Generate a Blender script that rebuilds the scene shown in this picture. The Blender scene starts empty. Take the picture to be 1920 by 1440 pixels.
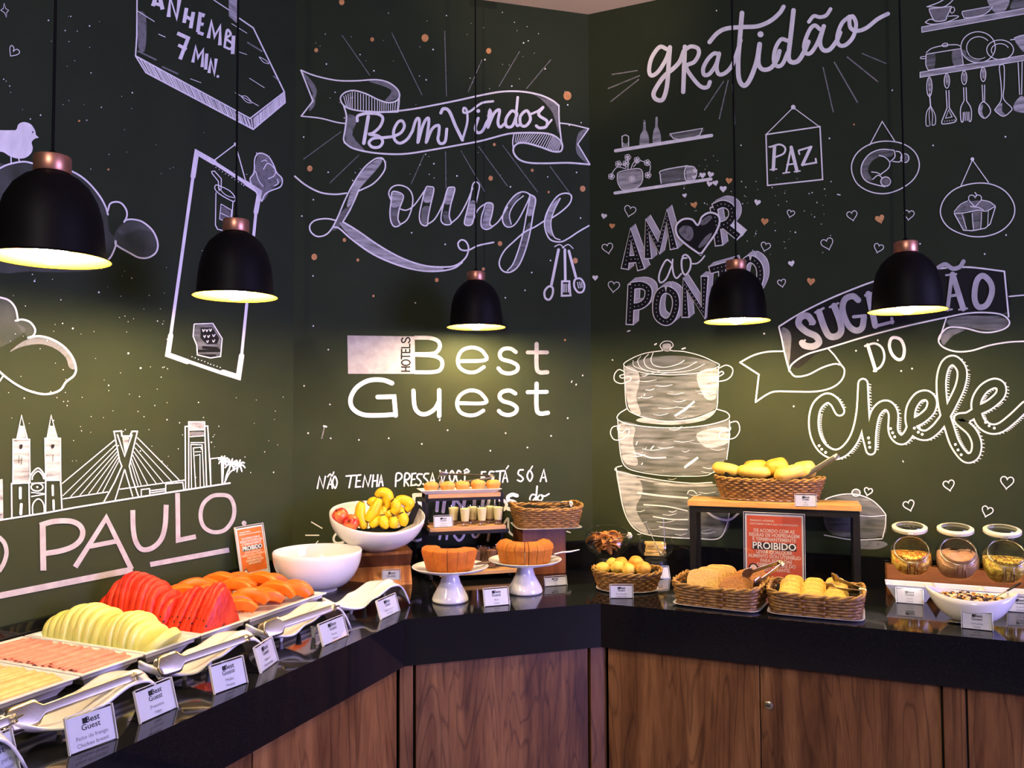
import bpy, math, random
from mathutils import Vector, Matrix, Euler, noise

# ------------------------------------------------------------------ camera, world, light, exposure
SC = bpy.context.scene
COL = SC.collection
CAM = Vector((1.9539, -3.2062, 1.5060))
FWD = Vector((-0.39206, 0.91906, 0.04022)).normalized()
RGT = Vector((0.91972, 0.39255, -0.00467)).normalized()
UPV = RGT.cross(FWD).normalized()
RGT = FWD.cross(UPV).normalized()
FPX = 1489.31
cd = bpy.data.cameras.new('camera')
cam = bpy.data.objects.new('camera', cd); COL.objects.link(cam)
cd.sensor_width = 36.0; cd.lens = FPX / 1920 * 36.0; cd.clip_start = 0.02
m3 = Matrix((RGT, UPV, -FWD)).transposed()
cam.matrix_world = Matrix.Translation(CAM) @ m3.to_4x4()
SC.camera = cam
SC.view_settings.view_transform = 'Standard'
SC.view_settings.look = 'None'
SC.view_settings.gamma = 1.0
SC.view_settings.use_curve_mapping = False
SC.view_settings.exposure = 0.0
SC.cycles.max_bounces = 8
SC.cycles.transparent_max_bounces = 24

w = bpy.data.worlds.new('World'); SC.world = w; w.use_nodes = True
w.node_tree.nodes['Background'].inputs['Color'].default_value = (0.45, 0.42, 0.75, 1)
w.node_tree.nodes['Background'].inputs['Strength'].default_value = 0.05

def area_light(name, loc, target, sx, sy, power, color):
    d = bpy.data.lights.new(name, 'AREA'); d.shape = 'RECTANGLE'; d.size = sx; d.size_y = sy
    d.energy = power; d.color = color
    o = bpy.data.objects.new(name, d); COL.objects.link(o); o.location = loc
    o.rotation_euler = (Vector(target) - Vector(loc)).to_track_quat('-Z', 'Y').to_euler()
    return o
# assumed cool daylight: an unseen panel added far to the right behind the camera
area_light('assumed_daylight', (6.4, -1.9, 1.9), (0.3, -0.9, 1.5), 2.2, 1.9, 240, (0.45, 0.42, 1.0))
# warm fill spot added behind the camera to brighten the right wall
cl_ = bpy.data.lights.new('right_wall_fill', 'SPOT'); cl_.energy = 250; cl_.color = (1.0, 0.90, 0.84); cl_.spot_size = math.radians(110); cl_.spot_blend = 0.6; cl_.shadow_soft_size = 0.06
co_ = bpy.data.objects.new('right_wall_fill', cl_); COL.objects.link(co_); co_.location = (2.2, -5.2, 3.15)
co_.rotation_euler = (Vector((1.7, 0, 1.9)) - Vector(co_.location)).to_track_quat('-Z', 'Y').to_euler()
# unseen cool fill panel, added to brighten the counter fronts
gd_ = area_light('counter_fill', (6.4, -2.1, 1.0), (0.8, -1.0, 0.72), 1.6, 1.5, 15, (0.46, 0.34, 1.0)); gd_.data.spread = math.radians(42)
# added warm spot without a fitting, brightening the corner of the ceiling
sd = bpy.data.lights.new('ceiling_fill_spot', 'SPOT'); sd.energy = 60; sd.color = (1.0, 0.70, 0.42); sd.spot_size = math.radians(46); sd.spot_blend = 0.8; sd.shadow_soft_size = 0.05
so = bpy.data.objects.new('ceiling_fill_spot', sd); COL.objects.link(so); so.location = (1.75, -1.35, 2.35)
so.rotation_euler = (Vector((0.95, -0.25, 3.22)) - Vector(so.location)).to_track_quat('-Z', 'Y').to_euler()

BULB_POWER = 820.0

# ------------------------------------------------------------------ helpers
PI = math.pi
LA = (0.0, -0.7511); RB = (0.9498, 0.0)          # wall corners: left/diagonal and diagonal/right
CF1 = (0.713, -1.1235); CF2 = (1.1976, -0.713)   # front corners of the worktop
ZC = 0.90; HC = 3.2267
ANG = {'l': PI / 2, 'm': math.atan2(0.7511, 0.9498), 'r': 0.0}   # turn of things along each wall

def ray(x, y): return FWD + RGT * ((x - 960) / FPX) + UPV * ((720 - y) / FPX)
def gz(x, y, z=ZC):
    d = ray(x, y); return CAM + d * ((z - CAM.z) / d.z)
def onpl(x, y, p, n):
    d = ray(x, y); n = Vector(n); return CAM + d * ((Vector(p) - CAM).dot(n) / d.dot(n))
WALLPL = {'l': ((0, 0, 0), (1, 0, 0)), 'm': ((0, LA[1], 0), (0.7511, -0.9498, 0)), 'r': ((0, 0, 0), (0, -1, 0))}
WALLM = {'l': Matrix.Translation((0, LA[1], 0)) @ Matrix.Rotation(ANG['l'], 4, 'Z'),
         'm': Matrix.Translation((0, LA[1], 0)) @ Matrix.Rotation(ANG['m'], 4, 'Z'),
         'r': Matrix.Translation((RB[0], 0, 0))}

def shp(link, a, b):
    link.new(a, b)

def mat(name, c1, c2=None, scale=20.0, rough=0.5, metal=0.0, bump=0.0, bscale=None, spec=0.5, stretch=None,
        trans=0.0, ior=1.45, coat=0.0, emit=None, estr=0.0, sss=0.0, contrast=None, detail=4.0):
    m = bpy.data.materials.new(name); m.use_nodes = True
    nt = m.node_tree; n = nt.nodes; L = nt.links; b = n['Principled BSDF']
    b.inputs['Roughness'].default_value = rough; b.inputs['Metallic'].default_value = metal
    b.inputs['Specular IOR Level'].default_value = spec; b.inputs['IOR'].default_value = ior
    b.inputs['Transmission Weight'].default_value = trans; b.inputs['Coat Weight'].default_value = coat
    if sss:
        b.inputs['Subsurface Weight'].default_value = sss; b.inputs['Subsurface Radius'].default_value = (0.01, 0.006, 0.003)
    if emit:
        b.inputs['Emission Color'].default_value = (*emit, 1); b.inputs['Emission Strength'].default_value = estr
    c2 = c2 or c1
    tc = n.new('ShaderNodeTexCoord'); mp = n.new('ShaderNodeMapping'); L.new(tc.outputs['Object'], mp.inputs['Vector'])
    if stretch: mp.inputs['Scale'].default_value = stretch
    nz = n.new('ShaderNodeTexNoise'); nz.inputs['Scale'].default_value = scale; nz.inputs['Detail'].default_value = detail
    L.new(mp.outputs['Vector'], nz.inputs['Vector'])
    rp = n.new('ShaderNodeValToRGB'); lo, hi = contrast or (0.3, 0.7)
    rp.color_ramp.elements[0].position = lo; rp.color_ramp.elements[1].position = hi
    rp.color_ramp.elements[0].color = (*c1, 1); rp.color_ramp.elements[1].color = (*c2, 1)
    L.new(nz.outputs['Fac'], rp.inputs['Fac']); L.new(rp.outputs['Color'], b.inputs['Base Color'])
    if bump:
        bp = n.new('ShaderNodeBump'); bp.inputs['Strength'].default_value = bump; bp.inputs['Distance'].default_value = 0.004
        src = nz
        if bscale:
            src = n.new('ShaderNodeTexNoise'); src.inputs['Scale'].default_value = bscale; src.inputs['Detail'].default_value = 5
            L.new(mp.outputs['Vector'], src.inputs['Vector'])
        L.new(src.outputs['Fac'], bp.inputs['Height']); L.new(bp.outputs['Normal'], b.inputs['Normal'])
    return m

def thin_glass(name, tint=(0.95, 0.98, 0.97), rough=0.02, refl=1.0, base=0.03):
    m = bpy.data.materials.new(name); m.use_nodes = True
    nt = m.node_tree; n = nt.nodes; L = nt.links; n.remove(n['Principled BSDF'])
    out = n['Material Output']; tr = n.new('ShaderNodeBsdfTransparent'); tr.inputs['Color'].default_value = (*tint, 1)
    gl = n.new('ShaderNodeBsdfGlossy'); gl.inputs['Roughness'].default_value = rough
    fr = n.new('ShaderNodeFresnel'); ge = n.new('ShaderNodeNewGeometry'); io = n.new('ShaderNodeMix'); io.data_type = 'FLOAT'
    io.inputs['A'].default_value = 1.45; io.inputs['B'].default_value = 1 / 1.45   # same reflection from both sides of a thin wall
    L.new(ge.outputs['Backfacing'], io.inputs['Factor']); L.new(io.outputs['Result'], fr.inputs['IOR'])
    ma = n.new('ShaderNodeMath'); ma.operation = 'MULTIPLY_ADD'; ma.inputs[1].default_value = refl; ma.inputs[2].default_value = base
    mx = n.new('ShaderNodeMixShader'); L.new(fr.outputs['Fac'], ma.inputs[0]); L.new(ma.outputs[0], mx.inputs['Fac'])
    L.new(tr.outputs[0], mx.inputs[1]); L.new(gl.outputs[0], mx.inputs[2]); L.new(mx.outputs[0], out.inputs['Surface'])
    return m

def brush_mat(name, color, dens, stretch=(5, 5, 34), lo=0.28, hi=0.74):
    """chalk rubbed on thinly: streaks of paint with the board showing between them"""
    m = mat(name, color, tuple(c * 0.85 for c in color), 30, rough=0.9, spec=0.1)
    nt = m.node_tree; n = nt.nodes; L = nt.links; b = n['Principled BSDF']
    tc = n.new('ShaderNodeTexCoord'); mp = n.new('ShaderNodeMapping'); mp.inputs['Scale'].default_value = stretch
    nz = n.new('ShaderNodeTexNoise'); nz.inputs['Scale'].default_value = 2.2; nz.inputs['Detail'].default_value = 6
    rp = n.new('ShaderNodeValToRGB'); rp.color_ramp.elements[0].position = lo; rp.color_ramp.elements[1].position = hi
    rp.color_ramp.elements[1].color = (dens, dens, dens, 1); rp.color_ramp.elements[0].color = (dens * 0.1,) * 3 + (1,)
    L.new(tc.outputs['Object'], mp.inputs['Vector']); L.new(mp.outputs['Vector'], nz.inputs['Vector'])
    L.new(nz.outputs['Fac'], rp.inputs['Fac']); L.new(rp.outputs['Color'], b.inputs['Alpha'])
    return m

M = {}
M['wall'] = mat('chalkboard_paint', (0.0230, 0.0310, 0.0172), (0.0265, 0.0350, 0.0198), 6, rough=0.6, spec=0.05, bump=0.05, bscale=180)
M['ceil'] = mat('ceiling_plaster', (0.62, 0.52, 0.42), (0.66, 0.55, 0.45), 5, rough=0.9)
M['floor'] = mat('floor_tile', (0.16, 0.14, 0.12), (0.2, 0.18, 0.15), 8, rough=0.4)
M['granite'] = mat('black_granite', (0.004, 0.004, 0.005), (0.012, 0.012, 0.014), 420, rough=0.07, spec=0.5, contrast=(0.5, 0.75))
M['chalk'] = mat('white_chalk', (0.72, 0.71, 0.72), (0.88, 0.87, 0.88), 40, rough=0.95, spec=0.1, stretch=(1, 1, 0.4))
M['chalkp'] = mat('lilac_grey_and_dimmed_chalk', (0.30, 0.28, 0.30), (0.40, 0.385, 0.405), 30, rough=0.95, spec=0.1)  # grey of the city name; on the logo it paints in weaker light
M['chalkm'] = mat('grey_chalk', (0.36, 0.35, 0.38), (0.5, 0.49, 0.53), 25, rough=0.95, spec=0.1, stretch=(1, 1, 0.5))
M['chalkg'] = brush_mat('rubbed_chalk', (0.66, 0.65, 0.67), 0.40)
M['chalkG'] = brush_mat('dense_rubbed_chalk', (0.68, 0.67, 0.69), 0.72, lo=0.2, hi=0.6)
M['chalks'] = brush_mat('faint_chalk', (0.6, 0.59, 0.62), 0.34, stretch=(30, 30, 30), lo=0.2, hi=0.5)
M['chalkf'] = brush_mat('smudged_chalk', (0.6, 0.6, 0.6), 0.13, stretch=(5, 5, 5), lo=0.3, hi=0.7)
M['copper_paint'] = mat('copper_paint', (0.52, 0.22, 0.07), (0.68, 0.34, 0.13), 60, rough=0.5, spec=0.4)
M['black_paint'] = mat('black_lettering', (0.008, 0.008, 0.008), rough=0.7, spec=0.2)
M['shade'] = mat('matt_black_shade', (0.0035, 0.003, 0.003), (0.005, 0.004, 0.004), 30, rough=0.5, spec=0.10)
M['shade_in'] = mat('gold_shade_lining', (0.62, 0.31, 0.012), (0.66, 0.34, 0.016), 12, rough=0.55)
M['copper'] = mat('brushed_copper', (0.55, 0.24, 0.15), (0.62, 0.28, 0.18), 90, rough=0.38, metal=0.85, stretch=(1, 1, 12))
M['cord'] = mat('black_cord', (0.004, 0.004, 0.004), rough=0.8, spec=0.1)
M['bulb'] = mat('bulb_glass', (0.9, 0.9, 0.9), emit=(1.0, 0.76, 0.42), estr=BULB_POWER, rough=0.4)
M['porcelain'] = mat('white_porcelain', (0.64, 0.625, 0.625), (0.66, 0.645, 0.645), 5, rough=0.16, coat=0.3)
M['steel'] = mat('brushed_steel', (0.34, 0.30, 0.23), (0.44, 0.40, 0.31), 60, rough=0.34, metal=1.0, stretch=(1, 20, 20))
M['acrylic'] = thin_glass('clear_acrylic', (0.96, 0.97, 0.97), 0.03, 1.0, 0.04)
M['glass'] = thin_glass('clear_glass', (0.96, 0.98, 0.97), 0.01, 0.9, 0.02)
M['paper'] = mat('white_card', (0.74, 0.73, 0.78), (0.78, 0.77, 0.82), 30, rough=0.6)
M['ink'] = mat('black_ink', (0.012, 0.012, 0.014), rough=0.7)
M['inkg'] = mat('grey_ink', (0.22, 0.22, 0.24), rough=0.7)
M['black'] = mat('black_metal', (0.006, 0.006, 0.007), (0.009, 0.009, 0.01), 40, rough=0.4, spec=0.3)
M['cloth'] = mat('black_napkin', (0.006, 0.006, 0.006), (0.012, 0.012, 0.012), 60, rough=0.95, spec=0.1, bump=0.3, bscale=200)
M['slab'] = mat('black_slate', (0.008, 0.008, 0.008), (0.014, 0.013, 0.012), 60, rough=0.28)

def link(o, parent=None):
    COL.objects.link(o)
    if parent is not None: o.parent = parent
    return o
def tag(o, label=None, cat=None, group=None, kind=None):
    if label: o['label'] = label
    if cat: o['category'] = cat
    if group: o['group'] = group
    if kind: o['kind'] = kind
    return o
def thing(name, label, cat, loc=(0, 0, 0), rz=0.0, group=None):
    o = bpy.data.objects.new(name, None); o.empty_display_size = 0.05; COL.objects.link(o)
    o.location = loc; o.rotation_euler = (0, 0, rz)
    return tag(o, label, cat, group)
def copy_tree(o, parent=None):
    c = o.copy(); COL.objects.link(c); c.parent = parent
    for ch in list(o.children): copy_tree(ch, c)
    return c

class MB:
    """collects faces; build() links them as one mesh object"""
    def __init__(s): s.v = []; s.f = []; s.mi = []
    def add(s, vs, fs, mi=0):
        k = len(s.v); s.v += [tuple(v) for v in vs]
        s.f += [tuple(i + k for i in f) for f in fs]; s.mi += [mi] * len(fs); return s
    def box(s, x0, x1, y0, y1, z0, z1, mi=0, mtx=None):
        vs = [Vector((x, y, z)) for z in (z0, z1) for y in (y0, y1) for x in (x0, x1)]
        if mtx is not None: vs = [mtx @ v for v in vs]
        return s.add(vs, [(0, 2, 3, 1), (4, 5, 7, 6), (0, 1, 5, 4), (2, 6, 7, 3), (0, 4, 6, 2), (1, 3, 7, 5)], mi)
    def prism(s, pts, h0, h1, ax='z', mi=0):
        """polygon (convex or not) extruded along an axis"""
        n = len(pts)
        def P(a, b, h): return (a, b, h) if ax == 'z' else ((a, h, b) if ax == 'y' else (h, a, b))
        vs = [P(a, b, h0) for a, b in pts] + [P(a, b, h1) for a, b in pts]
        fs = [tuple(range(n))[::-1], tuple(range(n, 2 * n))] + [(i, (i + 1) % n, n + (i + 1) % n, n + i) for i in range(n)]
        return s.add(vs, fs, mi)
    def lathe(s, prof, n=32, mi=0, a0=0.0, a1=2 * PI, sx=1.0, sy=1.0, cx=0.0, cy=0.0):
        full = abs(a1 - a0 - 2 * PI) < 1e-6; m = n if full else n + 1
        vs = []
        for r, z in prof:
            for i in range(m):
                a = a0 + (a1 - a0) * i / n
                vs.append((cx + r * sx * math.cos(a), cy + r * sy * math.sin(a), z))
        fs = []
        for j in range(len(prof) - 1):
            for i in range(n):
                i2 = (i + 1) % m
                fs.append((j * m + i, j * m + i2, (j + 1) * m + i2, (j + 1) * m + i))
        return s.add(vs, fs, mi)
    def tube(s, pts, r, k=6, closed=False, mi=0, caps=True, flat=1.0):
        P = [Vector(p) for p in pts]; n = len(P); vs = []
        up = Vector((0, 0, 1)); prev = None
        for i in range(n):
            a = P[(i - 1) % n] if (closed or i) else P[0]
            b = P[(i + 1) % n] if (closed or i < n - 1) else P[-1]
            t = (b - a).normalized()
            u = t.cross(up if abs(t.z) < 0.95 else Vector((1, 0, 0))).normalized() if prev is None else (prev - t * prev.dot(t)).normalized()
            prev = u; v = t.cross(u)
            rr = r[i] if isinstance(r, (list, tuple)) else r
            for j in range(k):
                q = 2 * PI * j / k; vs.append(P[i] + u * (rr * math.cos(q)) + v * (rr * flat * math.sin(q)))
        fs = []
        for i in range(n if closed else n - 1):
            i2 = (i + 1) % n
            for j in range(k):
                j2 = (j + 1) % k; fs.append((i * k + j, i * k + j2, i2 * k + j2, i2 * k + j))
        if not closed and caps:
            fs.append(tuple(range(k))[::-1]); fs.append(tuple((n - 1) * k + j for j in range(k)))
        return s.add(vs, fs, mi)
    def grid(s, nu, nv, fn, mi=0, closeu=False):
        vs = [fn(i / nu, j / nv) for j in range(nv + 1) for i in range(nu + (0 if closeu else 1))]
        m = nu if closeu else nu + 1
        fs = [(j * m + i, j * m + (i + 1) % m, (j + 1) * m + (i + 1) % m, (j + 1) * m + i) for j in range(nv) for i in range(nu)]
        return s.add(vs, fs, mi)
    def ball(s, c, rx, ry=None, rz=None, nu=14, nv=9, mi=0, jit=0.0, seed=0.0):
        ry = ry or rx; rz = rz or rx
        def fn(u, v):
            a = 2 * PI * u; b = PI * (v - 0.5)
            d = Vector((math.cos(b) * math.cos(a), math.cos(b) * math.sin(a), math.sin(b)))
            q = 1 + jit * noise.noise(d * 1.7 + Vector((seed, seed * 1.3, 0)))
            return (c[0] + d.x * rx * q, c[1] + d.y * ry * q, c[2] + d.z * rz * q)
        return s.grid(nu, nv, fn, mi, closeu=True)
    def tf(s, mtx, k0=0):
        s.v[k0:] = [tuple(mtx @ Vector(v)) for v in s.v[k0:]]; return s
    def build(s, name, m, parent=None, smooth=None, bevel=0.0, sub=0, solid=0.0, loc=None, rot=None, weld=False):
        me = bpy.data.meshes.new(name); me.from_pydata(s.v, [], s.f)
        ms = m if isinstance(m, (list, tuple)) else [m]
        for x in ms: me.materials.append(M[x] if isinstance(x, str) else x)
        if len(ms) > 1: me.polygons.foreach_set('material_index', s.mi)
        me.validate()
        if weld:
            import bmesh
            bm = bmesh.new(); bm.from_mesh(me); bmesh.ops.remove_doubles(bm, verts=bm.verts, dist=1e-5)
            bmesh.ops.recalc_face_normals(bm, faces=bm.faces); bm.to_mesh(me); bm.free()
        if smooth is not None:
            me.polygons.foreach_set('use_smooth', [True] * len(me.polygons))
            if smooth < 179: me.set_sharp_from_angle(angle=math.radians(smooth))
        me.update()
        o = bpy.data.objects.new(name, me); link(o, parent)
        if loc is not None: o.location = loc
        if rot is not None: o.rotation_euler = rot
        if solid:
            md = o.modifiers.new('Solidify', 'SOLIDIFY'); md.thickness = solid; md.offset = 0
        if bevel:
            md = o.modifiers.new('Bevel', 'BEVEL'); md.width = bevel; md.segments = 2; md.limit_method = 'ANGLE'; md.angle_limit = math.radians(40)
        if sub:
            md = o.modifiers.new('Subdivision', 'SUBSURF'); md.levels = sub; md.render_levels = sub
        return o

def spline(pts, closed=False, sub=6):
    """Catmull-Rom through 2D or 3D points"""
    P = [Vector(p) for p in pts]; n = len(P)
    if n < 3: return P
    out = []
    for i in range(n if closed else n - 1):
        p1, p2 = P[i], P[(i + 1) % n]
        p0 = P[(i - 1) % n] if (closed or i) else p1 * 2 - p2
        p3 = P[(i + 2) % n] if (closed or i + 2 < n) else p2 * 2 - p1
        for k in range(sub):
            t = k / sub
            out.append(0.5 * (2 * p1 + (p2 - p0) * t + (2 * p0 - 5 * p1 + 4 * p2 - p3) * t * t + (3 * p1 - p0 - 3 * p2 + p3) * t ** 3))
    if not closed: out.append(P[-1])
    return out

def text_mesh(s, size, name, m, parent, loc, rot, align='CENTER', sx=1.0, bold=0.0):
    cu = bpy.data.curves.new(name, 'FONT'); cu.body = s; cu.size = size; cu.align_x = align; cu.align_y = 'CENTER'
    cu.offset = bold; cu.resolution_u = 3; cu.space_line = 0.95
    t = bpy.data.objects.new(name, cu); COL.objects.link(t)
    dg = bpy.context.evaluated_depsgraph_get()
    me = bpy.data.meshes.new_from_object(t.evaluated_get(dg)); COL.objects.unlink(t); bpy.data.objects.remove(t)
    me.materials.clear(); me.materials.append(M[m]); me.name = name
    for v in me.vertices: v.co.x *= sx
    o = bpy.data.objects.new(name, me); link(o, parent); o.location = loc; o.rotation_euler = rot
    return o
ORD = ['zeroth', 'first', 'second', 'third', 'fourth', 'fifth', 'sixth', 'seventh', 'eighth', 'ninth', 'tenth', 'eleventh', 'twelfth',
       'thirteenth', 'fourteenth', 'fifteenth', 'sixteenth', 'seventeenth', 'eighteenth', 'nineteenth', 'twentieth', 'twenty-first',
       'twenty-second', 'twenty-third', 'twenty-fourth', 'twenty-fifth', 'twenty-sixth']
# ------------------------------------------------------------------ setting
def struct(o): o['kind'] = 'structure'; return o
XE, YE = 5.6, -6.4
wl = struct(MB().box(0, -0.12, 0, 0.12, 0, HC).build('wall_left', 'wall'))
wl.data.clear_geometry()
def wallbox(name, k, x0, x1):
    o = MB().box(x0, x1, 0, 0.12, 0, HC).build(name, 'wall'); o.matrix_world = WALLM[k]; return struct(o)
bpy.data.objects.remove(wl)
WO = {'l': wallbox('wall_left', 'l', YE - LA[1], 0.0),
      'm': wallbox('wall_center', 'm', 0.0, math.hypot(LA[1], RB[0])),
      'r': wallbox('wall_right', 'r', 0.0, XE - RB[0])}
struct(MB().box(-0.3, XE, YE, 0.3, HC, HC + 0.1).build('ceiling', 'ceil'))
struct(MB().box(-0.3, XE, YE, 0.3, -0.1, 0).build('floor', 'floor'))

# worktop: L-shaped run with a diagonal corner
AP = 0.139; BS = 0.0887; E_ = 0.002
d = CF1[0]
xe2 = 4.2; ye2 = -4.6
top = [(E_, ye2), (d, ye2), CF1, CF2, (xe2, -d), (xe2, -E_), (RB[0] + .001, -E_), (E_, LA[1] - .001)]
wt_ = MB().prism(top, ZC - 0.03, ZC)
f2 = 0.03
def off(p, dx, dy): return (p[0] + dx, p[1] + dy)
# apron: a 3 cm thick strip under the front edge
def inset_line():
    t = 0.03
    mdir = Vector((CF2[0] - CF1[0], CF2[1] - CF1[1])).normalized(); mn = Vector((-mdir.y, mdir.x))
    def ix(p, dr, q, dq):
        den = dr[0] * dq[1] - dr[1] * dq[0]; s = ((q[0] - p[0]) * dq[1] - (q[1] - p[1]) * dq[0]) / den
        return (p[0] + dr[0] * s, p[1] + dr[1] * s)
    pm = (CF1[0] + mn.x * t, CF1[1] + mn.y * t)
    a = ix((CF1[0] - t, 0), (0, 1), pm, mdir); b = ix((0, CF2[1] + t), (1, 0), pm, mdir)
    return a, b
ia, ib = inset_line()
wt_.prism([(d, ye2), CF1, CF2, (xe2, -d), (xe2, -d + .03), ib, ia, (d - .03, ye2)], ZC - AP, ZC - 0.03)
tag(wt_.build('granite_worktop', 'granite'), 'black polished granite worktop running along all three chalkboard walls', 'worktop')
MB().prism([(E_, ye2), (.022, ye2), (.022, LA[1] - .006), (RB[0] + .006, -.022), (xe2, -.022), (xe2, -E_), (RB[0] + .001, -E_), (E_, LA[1] - .001)],
           ZC, ZC + BS).build('trim_1', 'granite'); struct(bpy.data.objects['trim_1'])

# wood-front cabinets below
def wood(name, c1, c2, c3, seed):
    m = bpy.data.materials.new(name); m.use_nodes = True
    n = m.node_tree.nodes; L = m.node_tree.links; b = n['Principled BSDF']; b.inputs['Roughness'].default_value = 0.42
    b.inputs['Specular IOR Level'].default_value = 0.3
    tc = n.new('ShaderNodeTexCoord'); mp = n.new('ShaderNodeMapping'); mp.inputs['Scale'].default_value = (1, 1, 0.11)
    mp.inputs['Location'].default_value = (seed, seed * .37, seed * .11)
    L.new(tc.outputs['Object'], mp.inputs['Vector'])
    def noi(scale, det, dist):
        x = n.new('ShaderNodeTexNoise'); x.inputs['Scale'].default_value = scale; x.inputs['Detail'].default_value = det; x.inputs['Distortion'].default_value = dist
        L.new(mp.outputs['Vector'], x.inputs['Vector']); return x.outputs['Fac']
    def mixf(a, b_, f):
        x = n.new('ShaderNodeMix'); x.data_type = 'FLOAT'; x.inputs['Factor'].default_value = f; L.new(a, x.inputs['A']); L.new(b_, x.inputs['B']); return x.outputs['Result']
    base = mixf(mixf(noi(9, 4, 1.2), noi(26, 3, .6), .35), noi(130, 4, 0), .18)
    r1 = n.new('ShaderNodeValToRGB'); e = r1.color_ramp.elements
    e[0].position = .36; e[0].color = (*c1, 1); e[1].position = .66; e[1].color = (*c3, 1); x = e.new(.5); x.color = (*c2, 1)
    L.new(base, r1.inputs['Fac'])
    # thin dark growth lines where the figure folds
    fg = noi(5.5, 2, 1.6); sb = n.new('ShaderNodeMath'); sb.operation = 'PINGPONG'; sb.inputs[1].default_value = 0.045; L.new(fg, sb.inputs[0])
    r2 = n.new('ShaderNodeValToRGB'); r2.color_ramp.elements[0].position = 0.0; r2.color_ramp.elements[0].color = (.42, .38, .36, 1); r2.color_ramp.elements[1].position = .012; r2.color_ramp.elements[1].color = (1, 1, 1, 1)
    L.new(sb.outputs[0], r2.inputs['Fac'])
    mx = n.new('ShaderNodeMix'); mx.data_type = 'RGBA'; mx.blend_type = 'MULTIPLY'; mx.inputs['Factor'].default_value = .75
    L.new(r1.outputs['Color'], mx.inputs['A']); L.new(r2.outputs['Color'], mx.inputs['B']); L.new(mx.outputs['Result'], b.inputs['Base Color'])
    return m
for i in range(5):
    M['wood%d' % i] = wood('walnut_veneer', (0.056, 0.021, 0.007), (0.125, 0.053, 0.018), (0.215, 0.103, 0.036), 1.7 + 3.1 * i)
M['gap'] = mat('dark_carcass', (0.006, 0.005, 0.005), rough=0.8)
def cabinet(label, origin, ang, items, x0, x1, depth=0.45):
    """local X along the front, front face at local y = 0, body behind it"""
    c = thing('base_cabinet', label, 'cabinet', (origin[0], origin[1], 0), ang)
    MB().box(x0, x1, 0.022, depth, 0.08, ZC - AP - 0.004).build('carcass', 'gap', c)
    MB().box(x0, x1, 0.06, depth, 0.0, 0.08).build('plinth', 'black', c)
    for nm, a, b, wd, z1, lock in items:
        o = MB().box(a + .0015, b - .0015, 0.0 if nm == 'door' else -0.004, 0.022, 0.085, z1).build(nm, wd, c, bevel=0.001)
        if lock:
            k = MB(); k.lathe([(0, -.004), (.007, -.004), (.0105, -.002), (.0105, .002)], 20)
            k.box(-.0045, .0045, -.0012, .0012, -.0052, -.0038, 1)
            k.tf(Matrix.Translation((lock[0], -.002, lock[1])) @ Matrix.Rotation(-PI / 2, 4, 'X') @ Matrix.Scale(1.2, 4))
            k.build('lock', ['steel', 'black'], o, smooth=40)
    return c
REC = 0.02
fr = -d + REC                                     # right run front plane: y = fr
def xr(px, py): return onpl(px, py, (0, fr, 0), (0, -1, 0))
DT = ZC - AP - 0.006
zr = DT
cabinet('walnut base cabinet with a small lock, below the bread baskets on the right', (0, fr), 0,
        [('door', xr(1140, 1300).x, xr(1425, 1300).x, 'wood0', zr, None),
         ('door', xr(1425, 1300).x, xr(1766, 1350).x, 'wood1', zr, (xr(1441, 1322).x, xr(1441, 1322).z))],
        xr(1139, 1300).x, xr(1767, 1350).x)
cabinet('walnut base cabinet at the right edge, below the cereal jars', (0, fr), 0,
        [('filler_strip', xr(1768, 1350).x, xr(1812, 1350).x, 'wood2', zr + .004, None),
         ('door', xr(1814, 1350).x, xr(1814, 1350).x + .5, 'wood0', zr, None)], xr(1767.5, 1350).x, xr(1814, 1350).x + .52)
mdir = Vector((CF2[0] - CF1[0], CF2[1] - CF1[1], 0)).normalized(); mn = Vector((mdir.y, -mdir.x, 0))
am = math.atan2(mdir.y, mdir.x)
om = Vector((CF1[0], CF1[1], 0)) - mn * REC
def xm(px, py): return (onpl(px, py, om, mn) - om).dot(mdir)
cabinet('walnut base cabinet with one door across the diagonal corner', om, am,
        [('filler_strip', xm(748, 1300), xm(775, 1300), 'wood3', zr + .004, None), ('door', xm(779, 1300), xm(1103, 1300), 'wood4', zr, None),
         ('filler_strip', xm(1106, 1300), xm(1137, 1300), 'wood2', zr + .004, None)], xm(748, 1300), xm(1137, 1300), 0.3)
ol = Vector((CF1[0] - REC, 0, 0))
def xl(px, py): return onpl(px, py, ol, (1, 0, 0)).y
yl = xl(744, 1320)
cabinet('walnut base cabinet below the fruit and cold cut platters on the left', ol, PI / 2,
        [('door', yl - .62, yl, 'wood1', zr, None), ('door', yl - 1.24, yl - .622, 'wood3', zr, None), ('door', yl - 1.9, yl - 1.242, 'wood0', zr, None)], yl - 2.3, yl + .001)

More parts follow.
